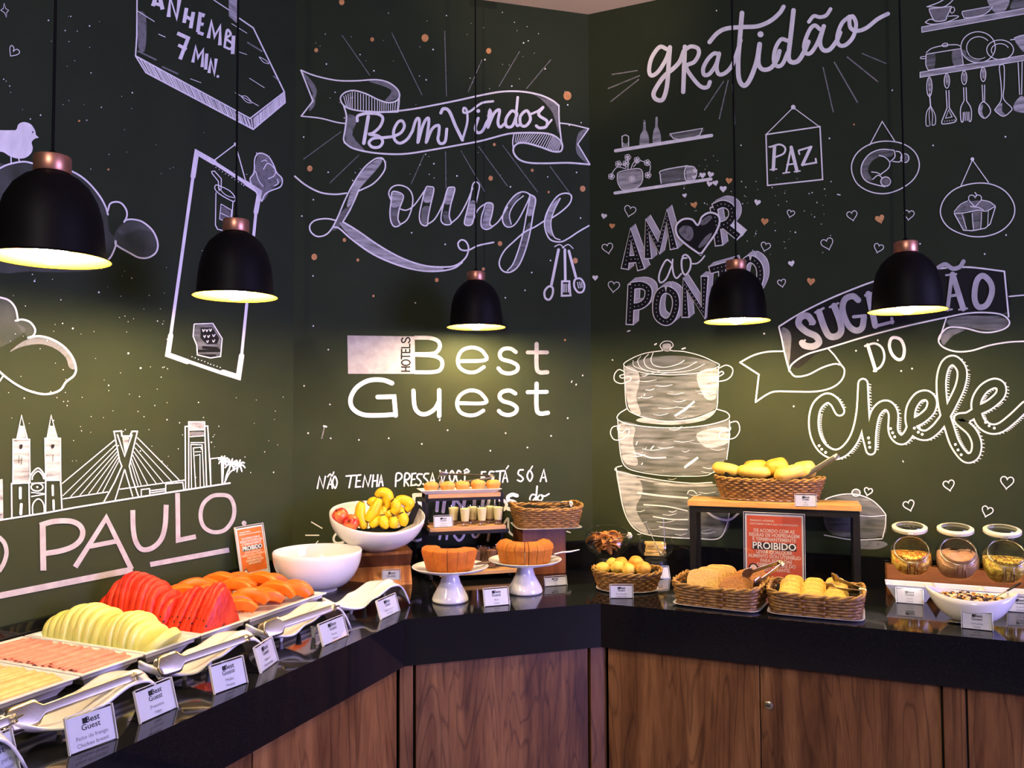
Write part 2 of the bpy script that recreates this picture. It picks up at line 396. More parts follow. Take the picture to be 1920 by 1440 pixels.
# ------------------------------------------------------------------ pendant lamps
PEND = [((.485, -2.115), 1.823, 'black dome pendant lamp at the left edge, nearest the camera'),
        ((.433, -1.539), 1.830, 'black dome pendant lamp hanging in front of the drawn phone frame'),
        ((.667, -.529), 1.838, 'black dome pendant lamp hanging above the hotel logo on the diagonal wall'),
        ((1.602, -.424), 1.824, 'black dome pendant lamp in front of the dotted block lettering'),
        ((2.115, -.549), 1.816, 'black dome pendant lamp at the right, in front of the drawn banner')]
def make_pendant():
    p = thing('pendant_lamp', 'x', 'lamp', (0, 0, 0), 0, 'black pendant lamps over the buffet')
    out = [(.110, 0), (.1115, .001), (.110, .0025), (.1005, .006), (.0985, .020), (.0965, .050), (.0925, .085), (.084, .118), (.069, .146), (.050, .165), (.033, .174), (.0315, .176)]
    inn = [(r - .0025, z - (.0015 if r < .09 else 0)) for r, z in out[3:]]
    s = MB().lathe(out, 56); s.build('lamp_shade', 'shade', p, smooth=50)
    MB().lathe([(.109, .0005), (.099, .0055)] + inn[1:] + [(.0, .172)], 56).build('shade_lining', 'shade_in', p, smooth=60)
    MB().lathe([(0, .1755), (.033, .1755), (.034, .177), (.034, .207), (.033, .209), (0, .209)], 40).build('cap', 'copper', p, smooth=40)
    c = MB().lathe([(.010, .209), (.009, .216), (.004, .221), (.0028, .224)], 16)
    c.tube([(0, 0, .22), (0, 0, HC - 1.83 - .035)], .0028, 8); c.build('cord', 'cord', p, smooth=50)
    MB().lathe([(0, -.035), (.045, -.035), (.05, -.03), (.05, 0), (0, 0)], 28).build('ceiling_rose', 'shade', p, smooth=40, loc=(0, 0, HC - 1.83))
    MB().lathe([(.017, .172), (.017, .092), (.0145, .086)], 20).build('lamp_holder', 'black', p, smooth=40)
    MB().lathe([(0, -.009), (.012, -.007), (.023, .001), (.0295, .016), (.030, .026), (.027, .044), (.019, .068), (.0135, .086), (0, .087)], 28).build('bulb', 'bulb', p, smooth=80)
    return p
pd0 = make_pendant()
for i, (xy, z, lb) in enumerate(PEND):
    p = pd0 if i == 0 else copy_tree(pd0)
    p.location = (*xy, z); p['label'] = lb
    for ch in p.children:
        if ch.name.startswith('ceiling_rose'): ch.location.z = HC - z
# ------------------------------------------------------------------ chalk art on the three walls
CROP = {'a': (0, 0, .291667), 'b': (0, 400, .291667), 'c': (0, 740, .291667), 'd': (540, 0, .302083), 'f': (1100, 0, .291667),
        'e': (540, 420, .302083), 'g': (1560, 0, .1875), 'h': (1100, 340, .208333), 'i': (1400, 240, .270833), 'j': (1360, 560, .291667),
        'k': (1120, 620, .2917), 'l': (560, 780, .291667), 'p': (0, 0, 1.0)}
LIFT = {0: .0004, 1: .0012, 2: .0020, 3: .0028, 4: .0036}
class Art:
    """paint on one wall: every stroke lies flat on the wall plane"""
    def __init__(s, wall): s.w = wall; s.layers = {}; s.k = 0; s.inv = WALLM[wall].inverted(); s.pl = WALLPL[wall]
    def px(s, x, y, lift):
        q = s.inv @ onpl(x, y, *s.pl); return (q.x, -lift, q.z)
    def put(s, mt, layer, vs, fs, rise=0.0):
        s.k = (s.k + 1) % 30
        mb = s.layers.setdefault(mt, MB()); mb.add([s.px(x, y, LIFT[layer] + s.k * 1.25e-5 + min(.0004, rise * (i // 2))) for i, (x, y) in enumerate(vs)], fs)
    def ribbon(s, P, wd, mt, layer, closed=False, taper=False, caps=True):
        P = [Vector(p) for p in P]
        Q = [P[0]]
        for p in P[1:]:
            if (p - Q[-1]).length > 0.12: Q.append(p)
        P = Q; n = len(P)
        if closed and n > 2 and (P[0] - P[-1]).length < 0.3: P = P[:-1]; n -= 1
        if n == 1: return s.dot(P[0], wd / 2, mt, layer)
        vs, fs = [], []
        for i in range(n):
            a = P[i - 1] if (i or closed) else None; b = P[(i + 1) % n] if (i < n - 1 or closed) else None
            d1 = (P[i] - a).normalized() if a is not None else None; d2 = (b - P[i]).normalized() if b is not None else None
            t = (d1 or d2) if (d1 is None or d2 is None) else (d1 + d2)
            if t.length < .2: t = d2
            t = t.normalized(); nr = Vector((-t.y, t.x)); k = 1.0
            if d1 is not None and d2 is not None: k = 1 / max(0.5, abs(nr.dot(Vector((-d1.y, d1.x)))))
            h = wd / 2 * min(k, 1.7)
            if taper: h *= .45 + .55 * math.sin(PI * (i + .5) / n)
            vs += [P[i] + nr * h, P[i] - nr * h]
        for i in range(n if closed else n - 1):
            j = (i + 1) % n; fs.append((2 * i, 2 * i + 1, 2 * j + 1, 2 * j))
        s.put(mt, layer, vs, fs, 0.0 if closed else 4e-6)
        if not closed and wd > 2.2 and not taper and caps:
            s.dot(P[0], wd / 2, mt, layer); s.dot(P[-1], wd / 2, mt, layer)
    def dot(s, c, r, mt='chalk', layer=2, ry=None, n=12):
        if r < 1.3: n = 6
        s.put(mt, layer, [(c[0] + r * math.cos(2 * PI * i / n), c[1] + (ry or r) * math.sin(2 * PI * i / n)) for i in range(n)], [tuple(range(n))])
    def fill(s, P, mt, layer=0):
        s.put(mt, layer, P, [tuple(range(len(P)))])
    def tr(s, c, pts):
        ox, oy, k = CROP[c]; return [(ox + x * k, oy + y * k) for x, y in pts]
    def run(s, text):
        """one stroke a line:  crop+flags width  x,y x,y ...   flags: L straight, C closed, F filled, then a paint letter"""
        for ln in text.strip().split('\n'):
            ln = ln.split('#')[0].split()
            if not ln: continue
            c, fl = ln[0][0], ln[0][1:]; k = CROP[c][2]; wd = float(ln[1]) * k
            pts = s.tr(c, [tuple(map(float, q.split(','))) for q in ln[2:]])
            mt = 'chalk'; lay = 2
            for ch, mm in (('g', 'chalkg'), ('G', 'chalkG'), ('s', 'chalks'), ('f', 'chalkf'), ('k', 'black_paint'), ('o', 'copper_paint'), ('w', 'wall'), ('p', 'chalkp'), ('m', 'chalkm')):
                if ch in fl: mt = mm
            if mt in ('chalkg', 'chalkG', 'chalkf'): lay = 0
            if mt in ('black_paint', 'wall'): lay = 3
            if '4' in fl: lay = 4
            if '1' in fl: lay = 1
            if 'D' in fl:
                for q in pts: s.dot(q, wd, mt, lay)
                continue
            cl = 'C' in fl
            if 'F' in fl:
                s.fill(pts if 'L' in fl else [tuple(q) for q in spline(pts, True, 4)], mt, lay); continue
            if 'L' not in fl: pts = [tuple(q) for q in spline(pts, cl, 5)]
            s.ribbon(pts, wd, mt, lay, cl, 'T' in fl, 'B' not in fl)
    def hatch(s, c, A, B, n, wd, mt='chalk', layer=2, j=0.0):
        """n lines from polyline A to polyline B"""
        A = s.tr(c, A); B = s.tr(c, B); rnd = random.Random(n)
        def at(P, t):
            P = [Vector(p) for p in P]; q = t * (len(P) - 1); i = min(int(q), len(P) - 2); return P[i].lerp(P[i + 1], q - i)
        for i in range(n):
            t = (i + .5 + rnd.uniform(-j, j)) / n; s.ribbon([at(A, t), at(B, t)], wd * CROP[c][2], mt, layer)
    def heart(s, c, x, y, r, kind='o', rot=0.0, wd=1.6):
        (x, y), = s.tr(c, [(x, y)]); r *= CROP[c][2]; P = []
        for i in range(22):
            t = 2 * PI * i / 22; hx = .95 * math.sin(t) ** 3; hy = -(0.82 * math.cos(t) - .32 * math.cos(2 * t) - .13 * math.cos(3 * t) - .05 * math.cos(4 * t))
            P.append((x + r * (hx * math.cos(rot) - hy * math.sin(rot)), y + r * (hx * math.sin(rot) + hy * math.cos(rot))))
        if kind == 'o': s.ribbon(P, wd, 'chalk', 2, True)
        else: s.fill(P, 'copper_paint' if kind == 'c' else 'chalk', 2)
    def ell(s, c, x, y, rx, ry, wd, rot=0.0, a0=0.0, a1=2 * PI, mt='chalk', layer=2, fill=False):
        k = CROP[c][2]; n = 36; full = a1 - a0 > 6.28
        P = s.tr(c, [(x + rx * math.cos(t) * math.cos(rot) - ry * math.sin(t) * math.sin(rot), y + rx * math.cos(t) * math.sin(rot) + ry * math.sin(t) * math.cos(rot))
                     for t in [a0 + (a1 - a0) * i / n for i in range(n if full else n + 1)]])
        if fill: s.fill(P, mt, layer)
        else: s.ribbon(P, wd * k, mt, layer, full)
    def block(s, strokes, c, dx, dy, face, edge, dots=True):
        """letters with a black face, a white outline and a pale side"""
        S = []
        for st in strokes:
            st = st.split(); lin = st[0] == 'L'; pts = s.tr(c, [tuple(map(float, q.split(','))) for q in st[1:]])
            S.append(pts if lin else [tuple(q) for q in spline(pts, st[0] == 'O', 6)])
        k = CROP[c][2]
        ext = lambda P, e: [Vector(P[0]) + (Vector(P[0]) - Vector(P[1])).normalized() * e] + list(P[1:-1]) + [Vector(P[-1]) + (Vector(P[-1]) - Vector(P[-2])).normalized() * e]
        for P in S:
            P = ext(P, edge * k)
            for q in range(9, 0, -1):
                s.ribbon([(x + dx * k * q / 9, y + dy * k * q / 9) for x, y in P], (face + 2 * edge) * k, 'chalkm' if q < 9 else 'chalk', 0, caps=False)
        for P in S: s.ribbon(ext(P, edge * k), (face + 2 * edge) * k, 'chalk', 2, caps=False)
        for P in S: s.ribbon(P, face * k, 'black_paint', 3, caps=False)
        if dots:
            for P in S:
                acc = 0
                for a, b in zip(P, P[1:]):
                    a, b = Vector(a), Vector(b); acc += (b - a).length
                    while acc > 7.5:
                        acc -= 7.5; s.dot(b - (b - a).normalized() * acc, .9, 'chalk', 4, n=6)
    def stars(s, n, box, seed, keep=lambda x, y: True):
        r = random.Random(seed)
        for i in range(n):
            x, y = r.uniform(box[0], box[2]), r.uniform(box[1], box[3])
            if keep(x, y): s.dot((x, y), r.choice([.6, .7, .8, 1.0, 1.3]), 'chalk', 1, n=6)
    def done(s, name):
        nm = {'chalk': '', 'chalkg': 'rubbed_', 'chalkm': 'grey_', 'chalkp': 'lilac_', 'chalkG': 'dense_', 'chalks': 'faint_', 'chalkf': 'smudged_', 'copper_paint': 'copper_', 'black_paint': 'black_', 'wall': 'board_'}
        for mt, mb in s.layers.items():
            o = mb.build(nm[mt] + name, mt, WO[s.w]); o.matrix_parent_inverse = Matrix.Identity(4)
        s.layers = {}

A = Art('l')
A.run('''
aLC 4 23,22 33,55 52,68 40,80 37,112 28,85 2,66 18,55
a 5 64,362 60,310 72,293 86,310 82,332 88,325 108,318 122,336 108,352 64,362
''')
A.done('chalk_sparkle')
A.run('''
aL 9 878,-40 876,230 868,360
aL 9 868,360 1605,762 1825,592 1625,180 1535,118
aL 9 868,360 935,468 1625,832 1830,660 1825,592
aL 7 1612,765 1622,830
aFLG 0 1470,-20 1528,-20 1526,152 1470,104
aL 6 1370,0 1470,66
aL 5 882,72 990,140
aL 4 1485,152 1585,215
aL 4 1600,503 1697,565
aL 4 1508,596 1660,682
aL 4 1220,507 1290,533
aL 4 1535,335 1585,352
a 4 1662,366 1700,385 1725,410 1690,400 1662,366
a 4 1545,618 1580,620 1615,660 1580,655 1545,618
aL 5 1015,220 1060,240
aLs 9 1755,490 1790,520
aLs 10 1590,275 1680,330
aLs 10 885,330 1000,385
aLs 10 1040,430 1140,475
aFs 0 885,90 935,110 930,320 885,300
aFLg 0 880,368 1605,768 1625,828 935,465
aFLg 0 1612,768 1828,595 1830,658 1625,828
aB 26 980,40 1012,-45 1042,62
aBL 21 990,22 1035,36
aBL 26 1080,110 1092,-12 1132,118 1150,0
aBL 24 1180,148 1196,52
aBL 24 1222,182 1240,78
aBL 21 1188,105 1230,128
aBL 24 1268,208 1284,92 1312,102
aBL 21 1276,148 1305,160
aBL 21 1268,208 1305,222
aBL 24 1336,246 1356,140 1376,236 1412,170 1410,292
a 15 1440,302 1456,196 1480,222 1450,248 1490,282 1478,315 1440,302
aBL 24 1498,230 1492,348
aBL 24 1136,214 1206,246 1154,382
aBL 20 1142,290 1196,318
aBL 21 1236,402 1254,302 1270,372 1302,322 1296,432
aBL 21 1326,345 1318,448
aBL 21 1340,470 1352,385 1374,478 1386,378
aD 9 1397,492
''')
A.hatch('a', [(885, 372), (1600, 768)], [(938, 466), (1620, 828)], 62, 5, j=.3)
A.hatch('a', [(1625, 762), (1825, 596)], [(1630, 826), (1828, 658)], 34, 5, j=.3)
A.done('chalk_wooden_sign')
A.run('''
aF 0 -60,850 60,838 100,835 115,800 150,785 195,800 222,840 228,868 245,885 222,892 200,915 207,950 197,985 160,1015 110,1020 60,1005 20,980 -30,960
aL 8 67,1005 68,1048
aL 8 116,1012 120,1036
aDk 5 206,850
''')
A.done('chalk_bird')
A.run('''
a 11 -40,1110 0,1080 60,1055 150,1040 230,1055 330,1058 420,1085 510,1130 580,1190 640,1265 675,1330 690,1380
a 11 690,1355 705,1310 745,1298 780,1310 808,1350 812,1390 795,1428
b 11 795,52 820,40 870,42 920,60 980,115 1010,190 1000,250 950,285 890,285 830,255 745,205 738,178
b 11 742,180 738,215 705,285 650,330
aFf 0 -60,1110 60,1058 150,1045 330,1062 510,1135 640,1270 690,1390 700,1480 745,1540 740,1590 690,1690 560,1745 200,1745 -60,1700
bFf 0 800,55 870,45 920,62 980,118 1005,190 995,248 950,280 890,280 745,200 740,120
bFf 0 760,110 860,45 990,130 900,100 800,140
b 12 -30,535 50,558 95,610 112,690
b 12 97,690 140,683 190,700 222,745 212,785 178,800
b 13 178,800 250,790 330,810 410,860 465,930 485,1000 470,1045 420,1085 390,1130 340,1155 270,1162 180,1140 100,1100 30,1050 -20,1005
b 9 -10,1085 14,1050
bFf 0 -40,545 50,565 95,615 105,700 160,760 -40,860
bFf 0 100,700 140,690 190,705 215,745 205,785 170,790
bFs 0 60,890 150,820 250,800 330,818 410,870 462,940 478,1000 440,990 420,930 350,870 250,840 130,860
''')
A.done('chalk_clouds')
A.run('''
pL 9.5 361,331 368,286 401,305
pL 6 361,331 319,629
pL 9.5 319,629 313.5,665 350,678
pL 6.5 350,677 417,700
pL 10 417,698 446,707 452,667
pL 5.5 452,667 479,398
pL 9 479,398 486,360 460,343
pL 6.5 401,305 460,343
pD 1.1 404,314 410,318 416,322 422,326 428,329 434,333 440,337 446,341 452,345 456,348
pD 1.2 359,669 365,671 371,674 377,676 383,678 389,681 394,683 400,685 406,687 412,689
aL 7 1375,1030 1510,928
aL 7 1510,928 1575,1162
aD 10 1510,926
aL 6 1360,1115 1358,1103 1376,1100 1420,1150 1418,1220
aL 6 1360,1115 1400,1165 1406,1228
aC 6 1380,1195 1400,1192 1470,1225 1506,1265 1508,1290 1488,1292 1420,1255 1382,1222
a 5 1398,1205 1450,1255 1503,1272
pL 1.8 404,361 403,422 407,430 420,433
pL 1.8 436,378 433,420
aL 5 1418,1312 1486,1352 1478,1440 1408,1408 1418,1312
aFg 0 1425,1330 1482,1360 1476,1436 1412,1405
aL 4 1415,1370 1480,1400
bFLg 0 1260,720 1365,712 1420,805 1418,920 1350,928 1268,905 1262,850 1240,780
bFLk 0 1290,735 1358,733 1405,805 1392,838 1330,842 1285,800
bL 7 1245,712 1365,708 1425,805 1415,920 1350,930 1265,910 1262,850 1238,790 1245,712
b4 5 1296,745 1302,760 1310,745
b4 5 1318,745 1324,760 1332,745
b4 5 1340,742 1347,758 1355,742
b4 5 1303,785 1309,798 1316,783
b4 5 1328,785 1334,798 1342,783
b4 5 1360,778 1368,792 1378,776
b4 5 1322,818 1328,830 1335,816
b4 5 1360,815 1367,828 1376,812
bL1k 18 1305,862 1395,868
bL1k 18 1275,885 1415,882
bL1k 16 1285,912 1380,915
a 8 1680,1295 1605,1165 1630,1110 1635,1020 1665,985 1720,1005 1755,1060 1775,1110 1810,1150 1800,1200 1740,1225 1700,1250 1680,1295
aFs 0 1680,1290 1610,1165 1640,1060 1660,990 1720,1010 1775,1110 1808,1160 1740,1220
a 6 1690,1090 1720,1050 1765,1090 1760,1130 1720,1150
a 5 1640,1100 1660,1160 1690,1200
a 5 1675,1040 1700,1030 1715,1040
a 6 1760,1195 1785,1180 1780,1150
bL 5 1295,240 1320,245
bL 5 1300,255 1318,260
''')
A.done('chalk_phone_frame')
A.run('''
cL 10 -10,807 290,760 480,725 830,668 1190,612 1475,568
cFLG 0 80,287 187,287 190,565 78,565
cLC 6 80,287 187,287 190,565 78,565
cLC 8 105,283 135,133 172,283
cFLG 0 110,283 122,200 150,200 168,283
cFLG 0 284,280 385,280 388,550 290,552
cLC 6 284,280 385,280 388,550 290,552
cLC 8 300,278 325,133 364,278
cFLG 0 305,278 316,200 345,200 360,278
cFk 0 122,322 140,322 136,345 124,348
cFk 0 325,322 345,322 340,342 328,345
cLk 4 118,390 115,440
cLk 4 135,400 132,450
cLk 4 335,385 334,430
cL 9 72,788 70,572 182,566 186,768
cL 9 290,553 289,760
cL 9 386,550 395,738
cL 18 127,600 127,664
cL 18 133,705 130,766
cL 14 335,585 336,645
cL 14 340,680 342,735
c 9 188,545 195,515 240,472 280,512 288,545
c 8 203,545 208,520 240,492 268,515 277,540
cL 7 196,570 282,566
cL 7 196,628 282,636
cL 7 196,655 282,640
c 8 206,768 206,712 222,682 245,670 270,690 280,725 280,758
cD 7 236,594
cFLG 0 -30,545 16,543 20,798 -30,805
cL 8 730,238 765,420 780,460 735,560 665,688
cL 9 752,258 798,395 845,258
cL 8 880,236 850,360 828,460 845,530 888,658
cL 7 798,480 735,682
cL 7 798,480 850,655
cL 9 728,237 777,234 780,266 832,266 845,236 880,236
cFLG 0 784,268 832,268 803,392
cL 6 735,290 395,572
cL 5 742,320 400,650
cL 5 745,345 450,656
cL 5 750,365 510,647
cL 5 753,385 565,638
cL 5 758,402 620,632
cL 5 764,418 655,628
cL 6 878,275 1150,550
cL 5 870,310 1100,557
cL 5 862,340 1045,563
cL 5 855,365 1000,570
cL 5 848,385 945,578
cL 5 842,410 905,585
cL 5 838,435 885,590
cL 7 400,670 690,625
cL 7 765,608 1190,548
cL 7 905,652 905,610 958,604 960,642
cL 7 960,632 1062,616
cL 7 960,618 1062,604
cL 7 1062,630 1062,574 1172,564 1178,610
cL 8 1190,605 1187,205 1210,202
cL 8 1210,600 1210,175 1312,175 1325,590
cL 8 1313,202 1332,202 1352,582
cFLG 0 1210,178 1312,178 1312,226 1210,226
cL 6 1212,228 1312,226
cL 6 1216,270 1314,264
cL 6 1222,308 1308,308
cL 6 1228,600 1224,320 1296,322 1308,588
cL 6 1254,596 1240,342 1290,338 1290,352
cL 5 1248,368 1288,366
cL 5 1250,392 1282,385 1284,592
cFs 0 1222,240 1305,240 1305,262 1222,262
cL 7 1352,582 1348,412 1420,404 1424,570
c 10 1426,568 1430,500 1434,432
c 9 1442,565 1455,510 1482,450
c 8 1440,568 1475,500 1530,465
''')
for cx, cy, R in ((1434, 425, 36), (1482, 448, 44), (1532, 455, 44)):
    for q in range(8):
        t = q * 2 * PI / 8 + .3
        A.run('cT 11 %g,%g %g,%g %g,%g' % (cx, cy, cx + R * .6 * math.cos(t), cy + R * .55 * math.sin(t) - 8, cx + R * math.cos(t), cy + R * .95 * math.sin(t) + 5))
A.ell('c', 234, 594, 38, 25, 8)
A.done('chalk_skyline')
A.run('''
cBLp 38 275,1130 270,835
cBp 34 252,840 340,815 440,812 502,835 528,880 512,935 460,978 380,1005 278,1022
cBLp 34 480,1108 680,792 842,1122
cBLp 30 575,975 745,942
cBLp 40 -10,1293 850,1124
cBp 32 850,742 854,870 872,950 912,995 975,985 1032,930 1058,840 1065,708
cBLp 30 1138,632 1142,936 1256,912
cCp 26 1400,645 1470,655 1502,720 1494,800 1444,868 1370,884 1308,850 1286,780 1302,705 1350,658
cDp 16 1566,826
cBLp 32 962,1092 1470,998
cBp 28 -10,915 25,955 38,1015 22,1080 -10,1135
''')
A.done('chalk_city_name')
A.stars(95, (0, 20, 540, 330), 3, lambda x, y: not (250 < x < 540 and y < 245) and not (x < 80 and y > 225))
A.stars(70, (10, 500, 320, 800), 5)
A.stars(50, (130, 740, 540, 900), 6)
A.run('''
aD 5 308,132 572,168 847,597 257,741
aDo 7 693,1090 505,778
bD 6 218,436 632,508 465,740 822,900 901,995
''')
A.done('chalk_stars')

# ---- diagonal wall
A = Art('m')
A.run('''
d 9 80,437 170,472 300,500 420,503 540,496 620,512 678,555 692,598 670,628 620,638 560,620 480,582 405,563 350,578 325,612 345,655 395,680 480,693 580,698 680,696
d 8 690,610 688,650 682,695
dL 9 80,437 155,628 82,722
d 8 82,722 200,735 300,760 358,768
d 10 345,655 362,720 355,800 345,860 352,886
d 11 350,885 400,920 500,945 620,957 740,955 900,930 1050,903 1200,875 1330,840 1400,828 1530,825 1630,835 1685,870 1702,905 1690,940 1640,940 1570,915 1480,890 1425,892 1398,922 1405,960 1440,995 1500,1012 1600,1015 1740,1012 1872,1022
d 11 480,692 600,697 760,680 900,655 1050,625 1200,592 1330,570 1450,570 1560,590 1640,625 1680,658
d 9 1680,655 1682,750 1690,830 1700,905
d 8 1688,765 1760,775 1865,800
dL 8 1865,800 1797,895 1873,1022
d 8 1402,832 1394,880 1398,925
dFs 0 90,450 170,625 130,690 180,560
dFs 0 500,505 620,515 685,570 680,610 600,630 640,560
dFs 0 365,720 430,740 400,840 480,940 360,880
dFs 0 1500,580 1640,630 1672,660 1680,830 1640,700 1560,610
dFs 0 1860,805 1800,895 1865,1015 1790,950 1800,830
''')
A.hatch('d', [(338, 600), (400, 568), (480, 588), (560, 624), (620, 640), (690, 625)], [(360, 664), (400, 680), (480, 692), (560, 697), (620, 698), (682, 695)], 23, 4.5)
A.hatch('d', [(1410, 832), (1530, 828), (1640, 842), (1695, 890)], [(1404, 885), (1480, 888), (1600, 925), (1680, 940)], 24, 4.5)
A.run('''
d 18 430,752 432,722 470,708 505,705 560,710 588,735 572,785 530,825 505,835 560,845 587,878 568,912 525,915 502,888 530,860 600,855 660,848
dL 22 498,725 470,890
d 18 655,848 700,825 722,785 708,752 680,762 655,815 662,868 695,890 740,865 772,815
d 18 772,815 790,755 806,735 815,760 805,885
d 18 808,882 835,785 860,738 874,752 857,885
d 18 860,880 895,800 935,780 935,830 930,865 945,892 975,878 985,802
d 20 948,702 965,676 1000,692 1040,785 1082,870
d 14 1082,870 1112,760 1108,685 1090,672 1090,700 1130,692 1200,642 1272,630
d 18 1180,735 1162,795 1175,824 1205,815 1232,762
dD 12 1180,690
d 18 1232,762 1258,715 1250,690 1240,792
d 18 1242,788 1278,705 1312,685 1302,760 1316,790 1345,768
d 18 1420,705 1388,690 1352,740 1356,785 1392,782 1420,712
d 16 1425,605 1414,730 1420,780 1445,770
dC 18 1482,688 1442,722 1444,775 1476,782 1504,740
d 14 1500,712 1550,690 1582,665
d 18 1582,668 1556,700 1562,722 1606,752 1600,788 1560,795 1540,782
d 12 1602,788 1635,745
''')
A.done('chalk_welcome_banner')
A.run('''
d 9 590,988 545,985 470,1045 400,1150 350,1250 310,1345 270,1422 230,1460 180,1468 142,1440 136,1400 170,1368 240,1358 300,1370
d 9 545,985 585,983 604,1020 592,1070 530,1140 440,1186
d 9 440,1178 410,1250 375,1320 340,1378
d 10 340,1378 430,1432 560,1522 700,1600 840,1648 960,1658 1040,1648 1100,1602 1120,1545 1105,1502 1075,1490 1054,1515 1072,1550 1120,1553 1180,1525 1275,1505
d 10 285,1410 320,1420 400,1490 530,1580 680,1645 820,1680 940,1683 1030,1665 1080,1630
d 10 42,1095 110,1150 200,1195 290,1207 362,1200
dFG 0 550,992 585,992 560,1040 480,1130 440,1180 400,1260 365,1280 400,1160 470,1055
dFg 0 360,1290 400,1290 340,1380 300,1425 270,1425 310,1345
dFG 0 320,1390 345,1385 430,1438 560,1528 700,1606 840,1652 960,1662 940,1680 820,1675 680,1640 530,1575 400,1480
dC 8 650,1190 715,1215 690,1300 682,1360 695,1395 662,1408 640,1380 632,1320 640,1250
dFG 0 652,1195 710,1217 690,1280 640,1280
dFg 0 640,1280 690,1280 682,1360 692,1395 662,1405 640,1380
d 8 640,1245 625,1200 645,1163 690,1150 745,1170 773,1220 768,1290 740,1362 692,1398
d 8 690,1296 735,1305 785,1272 850,1180
dC 8 855,1168 880,1160 905,1175 885,1270 870,1345 862,1400 826,1390 815,1340 830,1260
dFG 0 858,1170 902,1178 890,1250 842,1250
dFg 0 835,1290 880,1290 862,1398 828,1388
d 8 862,1396 912,1358 960,1268 985,1185
dC 8 990,1172 1012,1163 1035,1175 1010,1270 1000,1340 1012,1388 975,1395 950,1370 955,1310 975,1230
dFG 0 992,1174 1032,1178 1015,1260 970,1260
dFg 0 962,1320 1000,1320 1008,1388 975,1392
d 8 1010,1388 1062,1340 1110,1255 1146,1168
dC 8 1145,1150 1165,1130 1187,1150 1180,1200 1160,1290 1142,1390 1095,1390 1110,1310 1130,1230
dFG 0 1125,1260 1165,1260 1140,1388 1098,1388
d 8 1143,1380 1180,1300 1232,1260
dC 8 1230,1262 1270,1268 1265,1330 1250,1390 1268,1408 1230,1425 1200,1405 1200,1350 1215,1300
dFG 0 1232,1268 1266,1272 1255,1370 1262,1405 1230,1420 1205,1400
d 8 1268,1408 1310,1370 1362,1285
dC 8 1495,1205 1450,1192 1400,1220 1350,1290 1330,1360 1350,1405 1392,1405 1432,1360 1492,1240
d 7 1385,1395 1374,1330 1408,1262 1462,1215
dFg 0 1450,1195 1400,1225 1350,1290 1335,1360 1352,1400 1385,1398 1374,1330 1408,1262
d 9 1495,1205 1535,1235 1520,1330 1500,1450 1470,1560 1430,1650 1378,1690 1330,1680 1310,1630 1340,1560 1400,1500 1470,1440 1530,1410 1590,1372
d 8 1500,1235 1480,1330 1460,1440 1430,1550 1395,1640 1360,1682
dFG 0 1500,1215 1532,1238 1518,1330 1484,1330
dFg 0 1484,1400 1508,1400 1470,1555 1430,1645 1380,1685 1395,1640 1430,1550
d 9 1640,1352 1700,1310 1748,1262 1757,1215 1720,1200 1670,1220 1620,1290 1592,1370 1600,1440 1630,1490 1690,1502 1740,1480 1800,1440 1866,1402
d 7 1690,1230 1650,1310 1630,1390 1650,1470 1690,1490
dFG 0 1690,1225 1650,1300 1630,1390 1648,1465 1610,1440 1598,1370 1622,1290
''')
A.done('chalk_lounge_lettering')
A.run('''
eL 17 1678,160 1645,325 1634,378
eC 13 1618,388 1592,418 1595,458 1620,470 1640,440 1642,398
eL 16 1717,160 1720,350
eLC 12 1700,356 1745,356 1752,444 1698,446
eL 7 1713,372 1712,425
eL 7 1725,372 1725,425
eL 7 1738,372 1739,425
eL 16 1742,168 1785,328
eC 12 1780,346 1815,340 1838,378 1830,418 1800,424 1776,390
eL 6 1795,360 1803,400
eL 6 1808,358 1815,400
eL 6 1820,362 1825,395
e 6 1652,142 1685,128 1714,150
e 6 1700,150 1738,128 1770,154
''')
A.done('chalk_utensils')
A.run('''
eFLp 0 368,692 785,698 790,930 372,930
ep 24 788,706 880,708 930,726 942,760 925,792 890,806 788,808
ep 24 788,812 900,818 948,840 957,875 940,908 890,920 788,920
ep 22 1055,852 1222,845 1215,800 1180,774 1130,767 1078,787 1053,840 1065,890 1110,918 1165,918 1215,888
ep 24 1413,795 1380,774 1335,777 1314,805 1327,838 1385,856 1423,880 1418,912 1375,928 1330,920 1305,896
ep 26 1542,745 1542,885 1560,920 1608,920
eLp 24 1487,797 1607,797
e 28 645,988 585,968 500,972 425,1016 388,1085 402,1145 465,1183 560,1188 660,1182
eL 28 668,1188 658,1072 556,1074
e 26 778,1035 785,1130 812,1172 855,1180 908,1150 940,1095
eL 26 938,1032 938,1192
e 22 1052,1112 1222,1110 1205,1060 1165,1036 1115,1036 1066,1066 1048,1115 1066,1164 1110,1186 1165,1184 1212,1158
e 24 1410,1052 1375,1034 1330,1042 1312,1070 1332,1098 1385,1115 1418,1140 1410,1170 1370,1186 1330,1178 1308,1160
e 26 1542,992 1542,1140 1562,1176 1612,1172
eL 24 1487,1044 1605,1042
eLk 9 705,914 755,914
eLk 9 705,888 755,888
eLk 9 730,914 730,888
eLk 9 704,838 704,806
eLk 9 704,822 755,822
eLk 9 705,798 755,798
eLk 9 705,798 705,778
eLk 9 730,798 730,780
eLk 9 755,798 755,778
eLk 9 705,768 755,768
eLk 9 755,768 755,746
ek 9 712,708 704,722 712,736 726,730 734,712 748,706 756,722 748,738
''')
A.ell('e', 731, 861, 26, 17, 9, mt='black_paint', layer=3)
A.done('chalk_hotel_logo')  # block and upper word in darker chalk: dimmer light put into the colour
